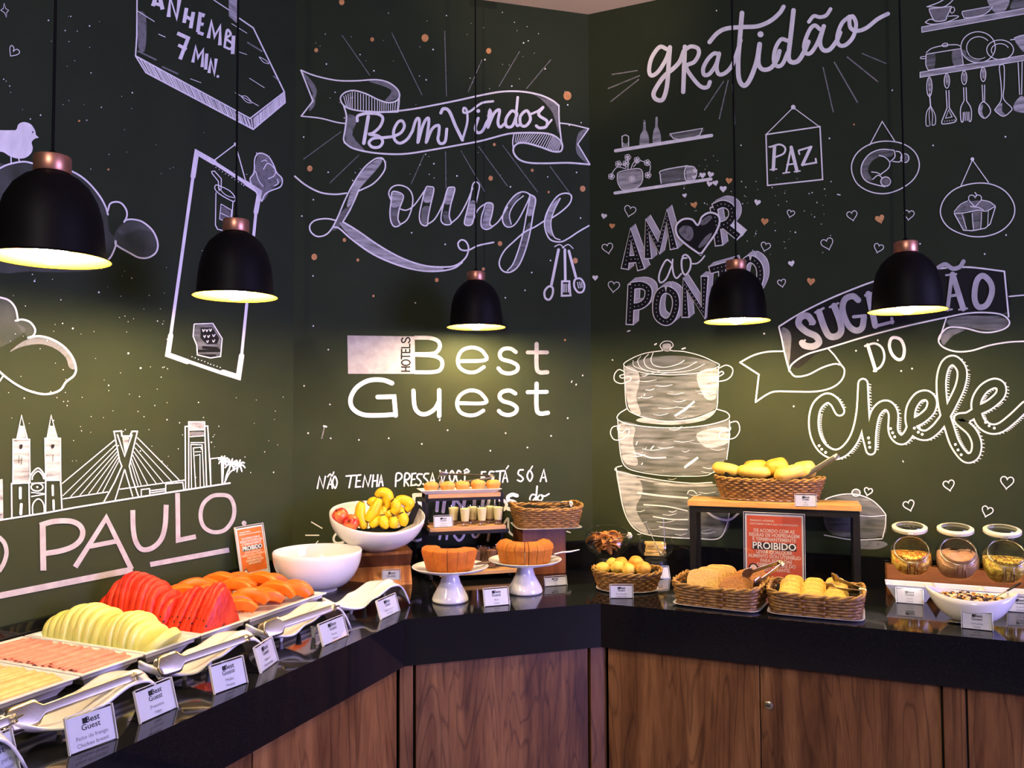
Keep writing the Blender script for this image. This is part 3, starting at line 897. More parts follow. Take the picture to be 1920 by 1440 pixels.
A.run('''
lL 10 120,465 134,390 158,462 172,388
lL 10 185,466 206,395 216,464
lL 9 192,440 214,438
lC 10 232,388 247,425 234,464 218,428
l 8 186,390 202,373 214,385 226,360
lL 10 305,386 366,381
lL 10 338,386 324,460
lL 10 398,378 374,382 366,456 396,454
lL 9 370,418 394,416
lL 10 412,456 424,384 446,452 464,380
lL 10 480,380 472,455
lL 10 508,378 502,452
lL 9 476,418 505,415
lL 10 514,450 530,380 541,448
lL 9 520,424 538,424
l 10 622,452 628,374 655,370 663,392 645,412 626,418
l 10 678,450 684,374 706,370 714,390 700,408 682,412 694,428 706,448
lL 10 752,368 728,372 722,446 750,443
lL 9 725,408 746,406
l 10 793,374 768,374 760,394 774,408 786,426 772,446 752,438
l 10 835,370 812,372 804,392 818,406 830,424 816,442 798,436
lL 10 842,440 860,368 876,436
lL 9 850,414 872,412
lL 10 908,352 926,432 948,350
lC 10 985,352 1002,388 986,426 968,390
l 10 1042,360 1024,352 1012,388 1024,424 1042,414
lL 10 1092,360 1068,362 1066,430 1090,428
lL 8 1062,352 1080,340 1096,354
lL 10 1200,358 1176,360 1172,432 1198,430
lL 9 1174,394 1194,392
l 10 1254,358 1230,358 1224,380 1240,396 1250,414 1236,430 1218,424
lL 10 1268,356 1320,352
lL 10 1296,356 1290,430
lL 10 1310,425 1328,352 1342,422
lL 8 1316,400 1338,398
lL 8 1334,340 1348,320
l 10 1442,346 1418,348 1410,372 1430,388 1442,404 1428,420 1406,412
lC 10 1484,350 1502,384 1486,418 1468,386
lL 8 1490,342 1502,322
lL 10 1552,420 1575,345 1591,420
lL 8 1560,396 1586,394
lL 24 740,508 795,506
lL 22 742,508 736,570
l 20 740,562 780,560 802,585 796,615 770,632 742,628
lL 22 893,538 888,608
lL 22 938,538 928,615
l 22 988,608 1000,540 1010,535
lL 22 1056,608 1066,540
l 18 1010,540 1036,570 1056,608
lL 22 1130,535 1124,612
l 22 1176,612 1186,535
l 20 1222,540 1216,590 1240,608 1262,590 1268,535
l 20 1290,540 1320,545 1335,570 1320,600 1285,605
l 24 1402,512 1372,505 1345,520 1350,542 1384,552 1400,575 1380,600 1345,596
lL 11 1532,452 1524,542
l 10 1524,508 1500,505 1485,530 1498,548 1524,520
l 10 1548,508 1534,530 1552,545 1568,525 1560,508 1580,515 1608,500
l 16 828,690 820,662 780,655 735,690 708,745 722,790 765,800 815,775 850,730
l 16 905,790 925,700 960,690 950,790
l 16 1000,770 1030,800 1060,770 1075,700
l 16 1110,700 1120,770 1150,770 1185,700
l 16 1215,800 1235,700 1280,690 1275,760
l 14 1320,690 1345,660 1350,740 1400,770 1428,700
l 14 300,752 262,742 230,770 226,800 245,815 285,810 310,790
lL 7 80,680 152,722
lL 7 42,766 132,766
lL 6 108,822 126,802
lL 7 1720,740 1748,750
''')
A.done('chalk_slogan')
RAYS = [((335, 220), (508, 470)), ((643, 205), (832, 592)), ((972, 195), (983, 600)), ((1203, 372), (1117, 572)), ((1437, 320), (1307, 540)), ((1630, 372), (1478, 553)),
        ((330, 818), (95, 990)), ((440, 963), (258, 1138)), ((843, 963), (763, 1145)), ((977, 940), (980, 1170)), ((1072, 936), (1220, 1190)),
        ((1182, 910), (1362, 1157)), ((1330, 902), (1550, 1195)), ((1625, 1033), (1755, 1210))]
for a, b in RAYS: A.run('dLs 5 %g,%g %g,%g' % (*a, *b))
for c, L in (('d', [(333, 15, 17), (175, 313, 12), (522, 246, 12), (850, 237, 22), (1245, 317, 16), (1733, 595, 25), (135, 1047, 17), (1280, 898, 9), (1257, 1107, 14), (1515, 1058, 9), (1828, 1172, 17), (1617, 1193, 7)]),
             ('e', [(350, 100, 11), (163, 205, 18), (433, 224, 9), (1315, 122, 14), (1212, 280, 10), (923, 348, 12), (1782, 228, 16), (530, 447, 7), (1718, 720, 6)])):
    for x, y, r in L: (px, py), = A.tr(c, [(x, y)]); A.dot((px, py), r * .302, 'copper_paint', 2, ry=r * .34)
A.run('''
dD 5 900,309 238,399 533,441 857,497 1461,268 1222,372 1595,429 1388,536 1735,652 97,852 249,1070 157,1240 86,1342 905,1017 1048,1093 1380,1160 1790,1071 1815,1354 1745,778
eD 5 767,55 975,127 790,490 1348,458 1628,227 157,633 155,323 1470,412 1512,302 250,780 100,1005 260,1120 125,1298 265,1330 440,1340 625,1330 830,1365 990,1280 1350,1298 1255,1407 1485,1387 1632,1315 1828,940 1735,1205
eL 6 1757,985 1763,972
eL 7 1785,1002 1790,992
eL 7 938,1222 944,1210
eLs 8 210,1330 225,1262
eL 10 222,1254 238,1258
''')
A.stars(60, (560, 20, 1100, 340), 11)
A.done('chalk_dots_and_rays')

# ---- right wall
A = Art('r')
A.run('''
f 26 517,318 470,303 420,370 402,450 418,487 462,460 512,380 536,308
f 28 536,305 526,440 516,560 490,640 448,640 430,608 450,560 500,490 560,440 600,395 625,330
fL 28 632,302 621,592
f 26 632,322 670,300 714,312 721,350 692,400 640,430 688,510 738,560 778,560 793,528
f 26 850,352 820,345 780,382 750,440 756,482 790,476 830,420 852,352
f 26 852,345 836,430 850,478 892,470 936,420 970,330 990,260
f 30 999,85 985,250 974,400 980,510 1012,552 1050,512 1092,400 1112,285
f 28 790,272 840,215 900,185 1000,176 1100,170 1180,137 1240,86 1266,45
f 28 1114,285 1104,400 1130,447 1182,440 1222,388 1240,330
fD 20 1118,222
f 26 1288,262 1250,255 1215,310 1203,390 1225,427 1260,412 1292,340
f 30 1330,68 1310,250 1298,370 1322,402 1362,390 1400,330 1425,270
f 26 1500,190 1465,165 1430,200 1398,290 1410,342 1442,340 1482,280 1526,170
f 28 1524,170 1500,270 1520,322 1562,320 1608,262 1630,210
f 24 1428,142 1460,105 1500,112 1540,100 1568,60
f 26 1690,108 1642,150 1612,230 1620,287 1662,292 1712,240 1732,160 1712,108 1690,125 1697,182 1742,200 1800,180 1870,125 1937,90
fLs 8 165,480 325,455
fLs 8 140,570 340,488
fLs 8 155,655 335,512
fLs 8 880,525 758,708
fLs 8 910,518 853,765
fLs 8 938,545 952,800
fLs 8 1520,435 1585,720
fLs 9 1592,402 1740,658
fLs 9 1675,368 1870,525
fLs 7 1770,345 1925,410
''')
A.done('chalk_gratitude_lettering')
A.run('''
fL 22 187,970 803,872
fL 6 230,948 228,878 250,868 270,878 271,942
fFG 0 230,915 250,925 270,912 271,942 231,948
fFG 0 343,940 345,870 362,835 365,778 378,776 382,835 397,870 397,930
fFG 0 427,925 428,850 440,815 443,757 456,757 458,815 472,850 476,915
fFg 0 537,862 745,828 735,860 700,880 600,898 560,890
fLC 6 537,862 745,826 728,868 690,884 600,898 556,890
fL 20 183,1242 800,1152
fC 6 215,1105 340,1086 362,1140 345,1190 300,1216 235,1222 205,1185 198,1140
fFG 0 218,1110 338,1092 358,1140 342,1188 300,1212 238,1218 208,1182 202,1140
f 5 265,1090 270,1050 266,1020
f 5 285,1085 300,1050 322,1035
f 5 300,1075 340,1035 385,1050 410,1065 405,1110
f 5 250,1085 200,1075 170,1105 160,1130
f 5 255,1085 245,1062 210,1058
f 7 480,1182 474,1130 486,1097 650,1065
f 7 640,1068 690,1075 708,1115 690,1155 640,1160 630,1110 640,1068
fFg 0 490,1100 640,1070 632,1120 642,1155 485,1180
fFG 0 645,1072 690,1080 702,1115 685,1150 645,1155
''')
for x, y in ((265, 1012), (205, 1055), (253, 1052), (325, 1030), (390, 1047), (160, 1135), (395, 1127), (292, 1150)):
    for q in range(5):
        t = q * 1.2566; A.ell('f', x + 11 * math.cos(t), y + 11 * math.sin(t), 9, 9, 4)
A.done('chalk_shelves')
A.run('''
fL 6 1155,864 1328,692 1495,815
fD 15 1328,690
fLC 9 1153,866 1500,815 1517,1155 1163,1193
fL 22 1208,945 1200,1090
f 12 1180,946 1240,930 1276,952 1266,988 1212,1012
fL 9 1180,1092 1222,1088
fL 9 1172,945 1215,940
fL 12 1282,1110 1315,948
fL 22 1315,948 1352,1100
fL 10 1288,1060 1345,1052
fL 9 1262,1115 1305,1108
fL 9 1335,1105 1372,1100
fL 11 1362,970 1368,992
fL 12 1365,968 1446,944
fL 20 1440,948 1388,1060
fL 12 1385,1062 1476,1046 1472,1022
''')
A.done('chalk_peace_sign')
A.run('''
iL 7 850,122 938,-44 1025,92
iC 8 725,275 760,180 850,115 960,92 1080,110 1165,170 1195,260 1160,350 1070,420 960,455 850,440 760,380
i 8 1020,155 930,150 850,182 800,250 795,320 830,370 900,395 960,408
i 7 1020,155 1026,200 990,238
i 7 915,190 960,205 990,240 980,280 930,320
i 7 862,305 900,310 932,326
i 7 870,358 910,328 942,350
i 7 1030,162 1060,168 1075,200 1058,235 1008,232
iFg 0 1010,162 930,158 850,188 805,250 800,320 835,365 870,360 840,300 860,240 920,200 1000,200
iL 7 1480,408 1562,222 1675,380
iD 13 1562,217
iC 8 1340,580 1370,490 1450,420 1570,385 1690,390 1790,440 1850,530 1845,620 1780,700 1680,745 1560,752 1440,715 1370,660
iL 7 1435,590 1500,708 1560,712 1650,695 1685,665 1722,545
i 6 1435,590 1490,590 1550,580 1600,570 1660,576 1720,542
i 6 1435,582 1480,530 1532,505
i 6 1622,500 1680,512 1722,542
iFs 0 1440,580 1490,530 1540,510 1640,505 1715,540 1660,570 1550,576
iFg 0 1440,595 1500,592 1520,700 1500,700
iFg 0 1560,590 1625,580 1622,690 1570,705
i 7 1578,446 1590,462 1585,480
iL 5 1490,600 1522,702
iL 5 1560,590 1570,708
iL 5 1625,582 1620,698
iL 5 1672,572 1668,682
i 6 1545,545 1600,550 1640,570
''')
A.ell('i', 962, 372, 34, 32, 7); A.ell('i', 1095, 210, 28, 30, 7)
A.ell('i', 962, 372, 34, 32, 7, mt='chalks', layer=0, fill=True); A.ell('i', 1095, 210, 28, 30, 7, mt='chalks', layer=0, fill=True)
A.heart('i', 1580, 500, 48)
A.done('chalk_hanging_plates')
A.run('''
gFLG 0 895,270 1930,85 1930,140 898,325
gFLG 0 880,725 1930,553 1930,605 880,776
gLC 8 897,272 1930,85 1930,140 898,325
gLC 8 880,725 1930,553 1930,605 880,776
g 10 970,92 985,140 1010,190 1040,215 1130,205 1152,160 1195,72
gL 10 970,92 1195,66
gFs 0 975,98 1190,70 1150,160 1128,200 1040,210 1010,185
g 10 945,72 1060,30 1130,-10
g 10 960,70 1100,75 1170,40 1210,0
g 9 930,225 980,195 1020,205
g 9 930,228 1000,245 1140,225 1258,175 1240,160 1160,165
gC 8 1180,90 1215,75 1225,110 1195,135
g 9 1300,120 1312,165 1342,182 1500,155 1572,110 1605,65
gL 9 1300,118 1580,68
gFs 0 1305,122 1590,72 1500,150 1342,178
gFG 0 1562,-10 1590,80 1640,132 1720,122 1770,-10
gFg 0 1790,100 1800,20 1860,-10 1930,-10 1930,80
g 9 940,545 938,650 962,705
gL 9 962,705 1312,650
gL 9 1312,650 1290,490
g 9 940,530 1000,485 1120,457 1240,450 1292,468
gL 9 940,545 1290,488
gFg 0 945,550 1030,540 1020,690 962,700 945,640
gFs 0 1200,520 1290,500 1305,640 1220,660
g 8 940,565 890,572 888,588 940,588
gC 8 1100,452 1125,435 1155,440 1150,465 1110,468
gL 9 1820,382 1930,350
gFG 0 1825,382 1930,355 1930,520 1870,470
gL 10 1780,402 1830,395
''')
A.ell('g', 1460, 475, 172, 155, 9); A.ell('g', 1465, 480, 120, 110, 8, a0=2.5, a1=5.6); A.ell('g', 1465, 480, 125, 112, 6, a0=1, a1=2.6)
A.ell('g', 1680, 500, 134, 98, 9); A.ell('g', 1680, 505, 88, 66, 8, a0=2.6, a1=5.9)
A.run('gFg 0 1290,500 1340,510 1350,560 1460,600 1500,590 1440,630 1340,580')
for x, y, L, top in ((970, 770, 230, 1), (1145, 742, 170, 1), (1318, 715, 160, 1), (1508, 680, 165, 1)):
    A.ell('g', x + 3, y + L * .5 - 15, 26, L * .42, 9); A.run('gFG 0 %d,%d %d,%d %d,%d %d,%d' % (x - 8, y + 20, x + 16, y + 20, x + 20, y + L * .6, x - 4, y + L * .6))
A.run('''
gL 12 975,935 985,1060
g 8 985,1060 945,1130 940,1250 970,1262
g 8 985,1060 1030,1150 1032,1240 1000,1255
g 7 980,1065 970,1150 980,1260
g 7 985,1065 1005,1150 1000,1255
gL 10 1140,905 1150,1080 1095,1220
gL 10 1168,905 1172,1080 1245,1195
g 10 1095,1220 1110,1242 1220,1225 1245,1195
gLC 8 1165,1100 1200,1170 1135,1185
gD 6 1125,1215 1150,1212 1175,1210 1200,1206 1222,1202
gL 10 1315,875 1320,1010
gL 10 1340,875 1345,1010
g 10 1318,1010 1285,1090 1290,1210 1310,1212 1312,1125
g 10 1345,1010 1390,1090 1390,1200 1370,1210 1368,1120
gL 9 1328,1120 1332,1210
gL 9 1348,1120 1352,1210
gL 10 1500,850 1508,1020
gL 10 1525,850 1525,1020
gC 10 1515,1020 1570,1070 1582,1130 1525,1185 1470,1135 1475,1060
gFG 0 1480,1060 1510,1050 1500,1120 1525,1180 1475,1130
gC 9 1690,650 1720,670 1720,860 1715,990 1795,1080 1780,1120 1710,1165 1630,1110 1640,1080 1690,1000 1690,850 1672,680
gFG 0 1640,1080 1700,1030 1700,1110 1740,1150 1700,1160 1635,1110
gL 9 1860,625 1875,950
gL 9 1900,620 1895,950
gFG 0 1890,960 1820,1040 1820,1100 1860,1120 1930,1120 1930,1000
''')
A.done('chalk_kitchen_rack')
A.block(['L 345,785 398,480 490,792', 'L 366,705 468,698', 'L 553,692 545,398 650,600 722,310 785,605', 'L 1192,575 1145,240', 'S 1145,235 1225,205 1295,235 1312,305 1275,372 1195,405', 'L 1240,395 1368,500'],
        'h', 45, -38, 58, 9)
A.block(['L 388,1285 405,935', 'S 402,942 495,935 555,975 545,1065 485,1118 398,1132', 'O 720,975 790,1020 805,1120 770,1230 710,1265 640,1215 628,1110 655,1010', 'L 890,1220 885,925 1050,1185 1062,860', 'L 1112,800 1330,738', 'L 1218,772 1232,1060', 'O 1480,700 1550,760 1560,880 1500,1000 1420,980 1390,860 1420,740'],
        'h', 45, -38, 56, 9)
A.run('''
hFk 0 1010,650 900,570 820,490 810,400 870,345 950,345 1000,392 1040,320 1110,285 1180,310 1195,370 1160,470 1090,570 1030,655
hFs4 0 830,440 880,400 950,420 960,500 920,540 850,490
hFs4 0 1030,360 1100,310 1130,330 1070,390 1030,395
hFs4 0 1010,580 1080,490 1130,470 1080,560 1020,600
hL4 18 1018,650 1036,652
hC4 17 1018,655 900,572 818,490 808,400 870,343 950,345 1002,395 1040,320 1110,283 1182,308 1197,370 1160,470 1090,572 1030,655
h 15 772,742 720,708 670,790 650,870 668,912 720,872 772,745
h 15 775,705 772,760 785,840 812,872 852,832
h 16 900,690 858,702 860,800 890,842 930,790 936,712 900,664 868,672 862,702
h 13 936,742 990,740 1030,712 1062,672
''')
A.done('chalk_love_lettering')
A.run('''
kC 5 172,225 220,180 310,145 410,130 420,124 404,95 430,70 470,70 488,95 470,126 560,135 660,160 740,195 786,225 700,258 620,275 470,284 300,272
k 5 172,228 178,350 190,490 240,535 350,570 470,582 600,570 700,540 765,505 776,380 780,232
k 6 178,265 140,250 112,280 112,320 150,340 190,330 218,312 205,295 160,305 145,290 175,280
k 6 780,242 830,222 870,245 862,290 820,320 745,325 740,300 780,295 812,275 800,262 778,275
k 6 190,502 140,535 132,570 200,600 350,620 500,625 650,615 780,590 848,560 832,525 770,505
k 5 132,575 140,700 155,820 190,880 280,910 420,930 560,936 700,930 760,900
k 5 832,830 848,700 850,572
k 6 150,610 100,620 86,660 110,700 160,697 206,655 192,630 160,655 135,640 130,620
k 6 848,592 900,585 915,640 880,690 800,697 782,668 800,650 850,640 858,620
k 6 160,868 122,880 126,902 250,932 420,962 600,980 740,975
k 7 122,885 140,1000 165,1130 200,1220 250,1280 330,1312 500,1330 640,1335 780,1335 832,1250 852,1150
k 14 690,1152 760,1200 850,1215 922,1160
k 5 580,1050 590,1030 620,1030 640,1050
kFg 0 180,232 300,180 460,160 640,175 770,222 620,268 470,278 300,266
kFG 0 178,240 260,262 270,340 250,430 280,540 200,490
kFg 0 260,300 470,300 760,270 768,380 760,500 600,560 470,572 260,535
kFG 0 640,280 775,245 770,370 755,440 690,430
kFG 0 300,560 470,584 620,566 760,510 690,575 480,605 260,585
kFg 0 140,590 340,625 500,632 650,622 845,575 842,700 828,820 700,920 420,925 200,878 155,800
kFG 0 140,600 240,620 230,720 260,860 170,840 145,700
kFG 0 640,660 830,620 840,720 700,750
kFg 0 230,780 560,810 540,832 250,810
kFg 0 128,900 250,935 600,985 740,980 850,1150 780,1325 330,1305 205,1215 150,1020
kFG 0 128,905 260,945 290,1040 250,1150 330,1300 250,1270 200,1210 150,1050
kFG 0 260,945 500,985 740,985 740,1000 500,1002 280,960
k1 12 262,1042 400,1060 580,1075
k1 8 300,1118 450,1130 580,1158
k1 8 360,1195 470,1212 580,1214
k1 8 400,1260 500,1275 580,1278
k1 8 235,785 300,802 350,818 440,815
kLT 16 498,548 560,510 625,455
kLT 18 560,880 600,850 648,815
kL 7 250,735 258,712
kL 8 345,760 362,742
kL 6 300,420 306,405
kL 6 285,862 292,848
kFG 0 420,90 470,85 468,130 430,130
k 4 360,140 345,190 370,225 440,235 520,215 560,190
k 4 330,150 300,190 330,240 440,258 560,240 640,200
k 3 280,165 260,200 300,250 440,270 600,255 690,215
k 3 230,190 240,230 330,262
''')
r_ = random.Random(4)
for i in range(46):
    y = r_.choice([r_.uniform(250, 560), r_.uniform(610, 920), r_.uniform(930, 1310)])
    h0 = (190, 765) if y < 570 else ((150, 838) if y < 925 else (140 + (y - 930) * .28, 800))
    x = r_.uniform(h0[0] + 10, h0[1] - 90); L = r_.uniform(30, 130); L = min(L, h0[1] - x - 8); c = 12 * ((x + L / 2 - 470) / 300)
    A.run('kT1 %g %g,%g %g,%g %g,%g' % (r_.uniform(2, 4.5), x, y - c * .4, x + L / 2, y + 5, x + L, y - 6))
A.done('chalk_stacked_pots')
A.run('''
p 3 1461,612 1500,588 1552,562 1600,542 1638,528 1690,513 1749,505 1812,501 1883,509
pL 3 1883,509 1891,594
j 10 345,185 362,255 378,335 395,405 412,462
j 10 410,465 430,420 520,360 660,318 900,245 1150,180 1400,125 1550,95 1680,90 1780,105 1826,150 1800,190 1720,215 1640,215 1540,190 1440,185 1390,222 1370,270 1400,312 1480,340 1580,335 1700,300 1820,280 1930,274
jL 9 1420,125 1376,262
j 10 412,462 450,500 530,490 620,445 700,420 742,426
jL 9 660,320 700,362 740,418
j 10 740,420 766,460 750,520 690,570 590,596 460,598 330,596 270,615 195,665
jL 10 195,665 216,488 95,410
j 10 95,410 180,365 270,342 372,338
pL 2.5 1892,556 1925,553
pFk1 0 1464,614 1552,566 1638,532 1749,509 1812,505 1880,512 1887,586 1780,592 1660,616 1545,655 1490,690
jFg 0 1790,-150 1815,60 1818,98 1700,86 1760,50 1750,-100
jFg 0 1440,130 1680,95 1815,140 1790,185 1700,205 1540,182 1450,178
jFs 0 1390,230 1450,195 1540,200 1460,240 1400,300
jFs 0 362,190 420,220 420,330 405,440 380,330
j4m 42 562,152 530,112 485,120 472,165 520,212 582,242 602,282 562,308 512,302 494,285
jL4m 14 544,165 576,150
jL4m 14 482,292 512,268
j4m 42 602,88 640,195 672,242 720,240 745,205 735,140 700,48
jL4m 15 578,90 632,62
jL4m 15 672,55 726,30
i4m 42 772,1192 735,1165 680,1188 664,1260 700,1360 752,1402 798,1385 812,1310
iL4m 22 740,1308 822,1300
iL4m 42 842,1150 890,1370
iL4m 20 822,1160 905,1135
iL4m 18 880,1272 960,1250
iL4m 22 882,1375 1012,1342
iL4m 20 1008,1350 1004,1318
iL4m 26 1390,1258 1420,1015
iL4m 40 1425,1015 1498,1250
iL4m 20 1402,1165 1468,1155
iL4m 14 1368,1262 1420,1256
iL4m 14 1470,1258 1525,1250
iL4m 14 1380,1020 1450,1012
i4m 30 1328,965 1375,945 1425,975 1475,962 1500,925
i4m 22 1308,1020 1322,1050
iC4m 40 1640,1025 1688,1075 1696,1145 1660,1225 1605,1240 1578,1190 1580,1110 1600,1045
''')
A.done('chalk_suggestion_banner')
A.run('''
jL 22 915,298 966,462
j 14 898,305 960,288 1008,318 1022,380 1000,435 955,465
jC 20 1085,250 1128,265 1150,320 1142,378 1112,392 1075,362 1055,310 1062,265
''')
CHEFE = [[(735, 722), (700, 662), (650, 640), (590, 690), (568, 780), (580, 880), (625, 960), (700, 1000), (770, 975), (835, 885), (872, 740), (885, 545)],
         [(885, 545), (892, 700), (905, 850), (935, 972)],
         [(935, 960), (940, 850), (962, 745), (1005, 692), (1050, 690), (1080, 740), (1078, 840), (1100, 890), (1140, 905), (1180, 865), (1205, 800)],
         [(1205, 800), (1262, 770), (1315, 720), (1328, 660), (1295, 622), (1240, 635), (1195, 705), (1190, 795), (1225, 860), (1290, 878), (1350, 840), (1400, 780)],
         [(1400, 780), (1455, 680), (1510, 560), (1520, 460), (1470, 398), (1415, 425), (1388, 530), (1400, 690), (1440, 830), (1480, 940), (1545, 1020), (1600, 1005), (1615, 930), (1580, 850), (1500, 775), (1560, 760), (1630, 715)],
         [(1630, 715), (1700, 680), (1765, 620), (1770, 565), (1725, 545), (1655, 585), (1612, 670), (1632, 780), (1690, 832), (1760, 832), (1840, 775), (1930, 690)]]
rr = random.Random(2)
for P in CHEFE:
    Q = [Vector(q) for q in spline(A.tr('j', P), False, 8)]
    acc = 0
    for a, b in zip(Q, Q[1:]):
        acc += (b - a).length
        if acc > 3.4:
            acc = 0; q = b
            for sx, L in ((8.3, 7.2),):
                t = (b - a).normalized(); nx = Vector((abs(t.y), t.x * (1 if t.y < 0 else -1) * -1)).normalized() if abs(t.y) > .02 else Vector((0, 1))
                nx = Vector((-t.y, t.x)); nx = nx if nx.x + .6 * nx.y > 0 else -nx
                A.ribbon([q + nx * sx, q + nx * sx + Vector((L * .95, L * .25))], 1.3, 'chalk', 0)
    A.ribbon(Q, 21.0, 'chalk', 1)
for P in CHEFE:
    A.ribbon([Vector(q) for q in spline(A.tr('j', P), False, 8)], 14.6, 'wall', 3)
A.run('''
jD4 9 603,945 620,968 645,988 920,895 925,925 928,955 1062,835 1075,862 1088,888 1215,832 1240,858 1265,872 1478,937 1495,972 1515,1003 1672,795 1695,817 1728,832
''')
A.done('chalk_chef_lettering')
A.run('''
p 2 1543,942 1552,934 1578,927 1606,927 1632,936 1650,951 1661,965
p 2 1661,965 1660,985 1655,1008
p 1.6 1545,954 1580,962 1630,968 1661,966
pFg 0 1545,935 1578,929 1606,929 1632,938 1658,964 1630,966 1580,960 1545,950
pFg 0 1545,956 1580,964 1630,970 1658,968 1653,1006 1560,1002
p 2 1545,1003 1600,1012 1655,1010
pFs 0 1600,1015 1650,1014 1664,1022 1640,1030 1600,1026
''')
A.ell('j', 840, 1247, 26, 22, 7); A.ell('j', 838, 1247, 22, 18, 7, mt='chalks', layer=0, fill=True)
A.done('chalk_lidded_pan')
for c, L in (('i', [(305, 592, 28), (730, 605, 38), (1123, 600, 38), (558, 800, 45), (913, 830, 35), (131, 820, 35), (243, 1072, 30)]),
             ('h', [(390, 265, 55), (190, 600, 52), (245, 945, 55)]), ('j', [(918, 1238, 28), (1437, 1197, 38), (1810, 1178, 45), (1180, 1327, 38), (1683, 1365, 38)])):
    for i, (x, y, r) in enumerate(L): A.heart(c, x, y, r, 'o', (.25, -.2, .1, -.3, .3)[i % 5], 2.0 if c == 'j' else 1.5)
for c, L in (('f', [(697, 1100, 16), (692, 1140, 17), (745, 1127, 22), (797, 1122, 22), (790, 1182, 20), (828, 1177, 20), (878, 1215, 24)]), ('h', [(157, 313, 28), (883, 128, 22), (78, 868, 28)]), ('i', [(75, 515, 24), (310, 938, 24)])):
    for i, (x, y, r) in enumerate(L): A.heart(c, x, y, r, 'f', (.2, -.2, 0, .3)[i % 4])
for c, L in (('f', [(915, 1162, 23), (692, 1318, 23)]), ('h', [(230, 402, 28)]), ('i', [(125, 647, 28), (922, 630, 35), (445, 1062, 30)])):
    for i, (x, y, r) in enumerate(L): A.heart(c, x, y, r, 'c', (.1, -.3)[i % 2])
A.done('chalk_hearts')
A.stars(45, (1390, 330, 1560, 480), 21); A.stars(30, (1280, 290, 1380, 400), 22)
A.run('''
fD 5 835,70 993,935 1560,890
fDo 6 1718,802
gD 8 602,905 1735,1370
gDo 8 220,1248
iD 6 573,73 1290,122 1790,62 1200,803 1795,742 1647,873 337,723
iL 8 625,460 650,465
jD 6 250,225 840,335 980,268 440,692 1200,450 1130,465
jL 6 1140,1040 1145,1052
kL 7 95,185 102,192
kL 9 370,90 380,84
kL 9 545,118 565,112
kL 8 195,5 210,0
''')
A.done('chalk_specks')
# ------------------------------------------------------------------ shared things on the buffet
M['melon'] = mat('pale_melon_flesh', (0.55, 0.56, 0.13), (0.68, 0.66, 0.26), 22, rough=0.45, sss=0.15, bump=0.15, bscale=60)
def seeded(name, c1, c2, seed_col, scale):
    m = mat(name, c1, c2, 45, rough=0.4, bump=0.9, bscale=90, stretch=(1, 1, .45), contrast=(.35, .65))
    n = m.node_tree.nodes; L = m.node_tree.links; b = n['Principled BSDF']
    src = b.inputs['Base Color'].links[0].from_socket
    tc = n.new('ShaderNodeTexCoord'); vo = n.new('ShaderNodeTexVoronoi'); vo.inputs['Scale'].default_value = scale
    L.new(tc.outputs['Object'], vo.inputs['Vector'])
    lt = n.new('ShaderNodeMath'); lt.operation = 'LESS_THAN'; lt.inputs[1].default_value = 0.17; L.new(vo.outputs['Distance'], lt.inputs[0])
    sp = n.new('ShaderNodeSeparateXYZ'); L.new(tc.outputs['Object'], sp.inputs[0])
    z = n.new('ShaderNodeMath'); z.operation = 'LESS_THAN'; z.inputs[1].default_value = 0.055; L.new(sp.outputs['Z'], z.inputs[0])
    mu = n.new('ShaderNodeMath'); mu.operation = 'MULTIPLY'; L.new(lt.outputs[0], mu.inputs[0]); L.new(z.outputs[0], mu.inputs[1])
    mx = n.new('ShaderNodeMix'); mx.data_type = 'RGBA'; mx.inputs['B'].default_value = (*seed_col, 1)
    L.new(mu.outputs[0], mx.inputs['Factor']); L.new(src, mx.inputs['A']); L.new(mx.outputs['Result'], b.inputs['Base Color'])
    return m
M['watermelon'] = seeded('watermelon_flesh', (0.50, 0.008, 0.003), (0.70, 0.040, 0.010), (0.02, 0.004, 0.003), 62)
M['papaya'] = mat('papaya_flesh', (0.70, 0.105, 0.002), (0.80, 0.17, 0.004), 20, rough=0.4, sss=0.1, bump=0.12, bscale=80)
M['ham'] = mat('pink_ham', (0.62, 0.155, 0.11), (0.72, 0.25, 0.18), 50, rough=0.5, sss=0.1, bump=0.15, bscale=140)
M['cheese'] = mat('smoked_turkey_slice', (0.68, 0.34, 0.115), (0.78, 0.46, 0.19), 50, rough=0.5, sss=0.1, bump=0.1, bscale=140)
M['tomato'] = mat('orange_garnish', (0.75, 0.13, 0.01), (0.8, 0.2, 0.02), 10, rough=0.25)

def W(k, px, py, dist, z=None):
    """the point seen at a pixel on the upright plane `dist` in front of a wall"""
    if k == 'l': return onpl(px, py, (dist, 0, 0), (1, 0, 0))
    if k == 'r': return onpl(px, py, (0, -dist, 0), (0, -1, 0))
    n = Vector((0.7511, -0.9498, 0)).normalized()
    return onpl(px, py, Vector((0, LA[1], 0)) + n * dist, n)

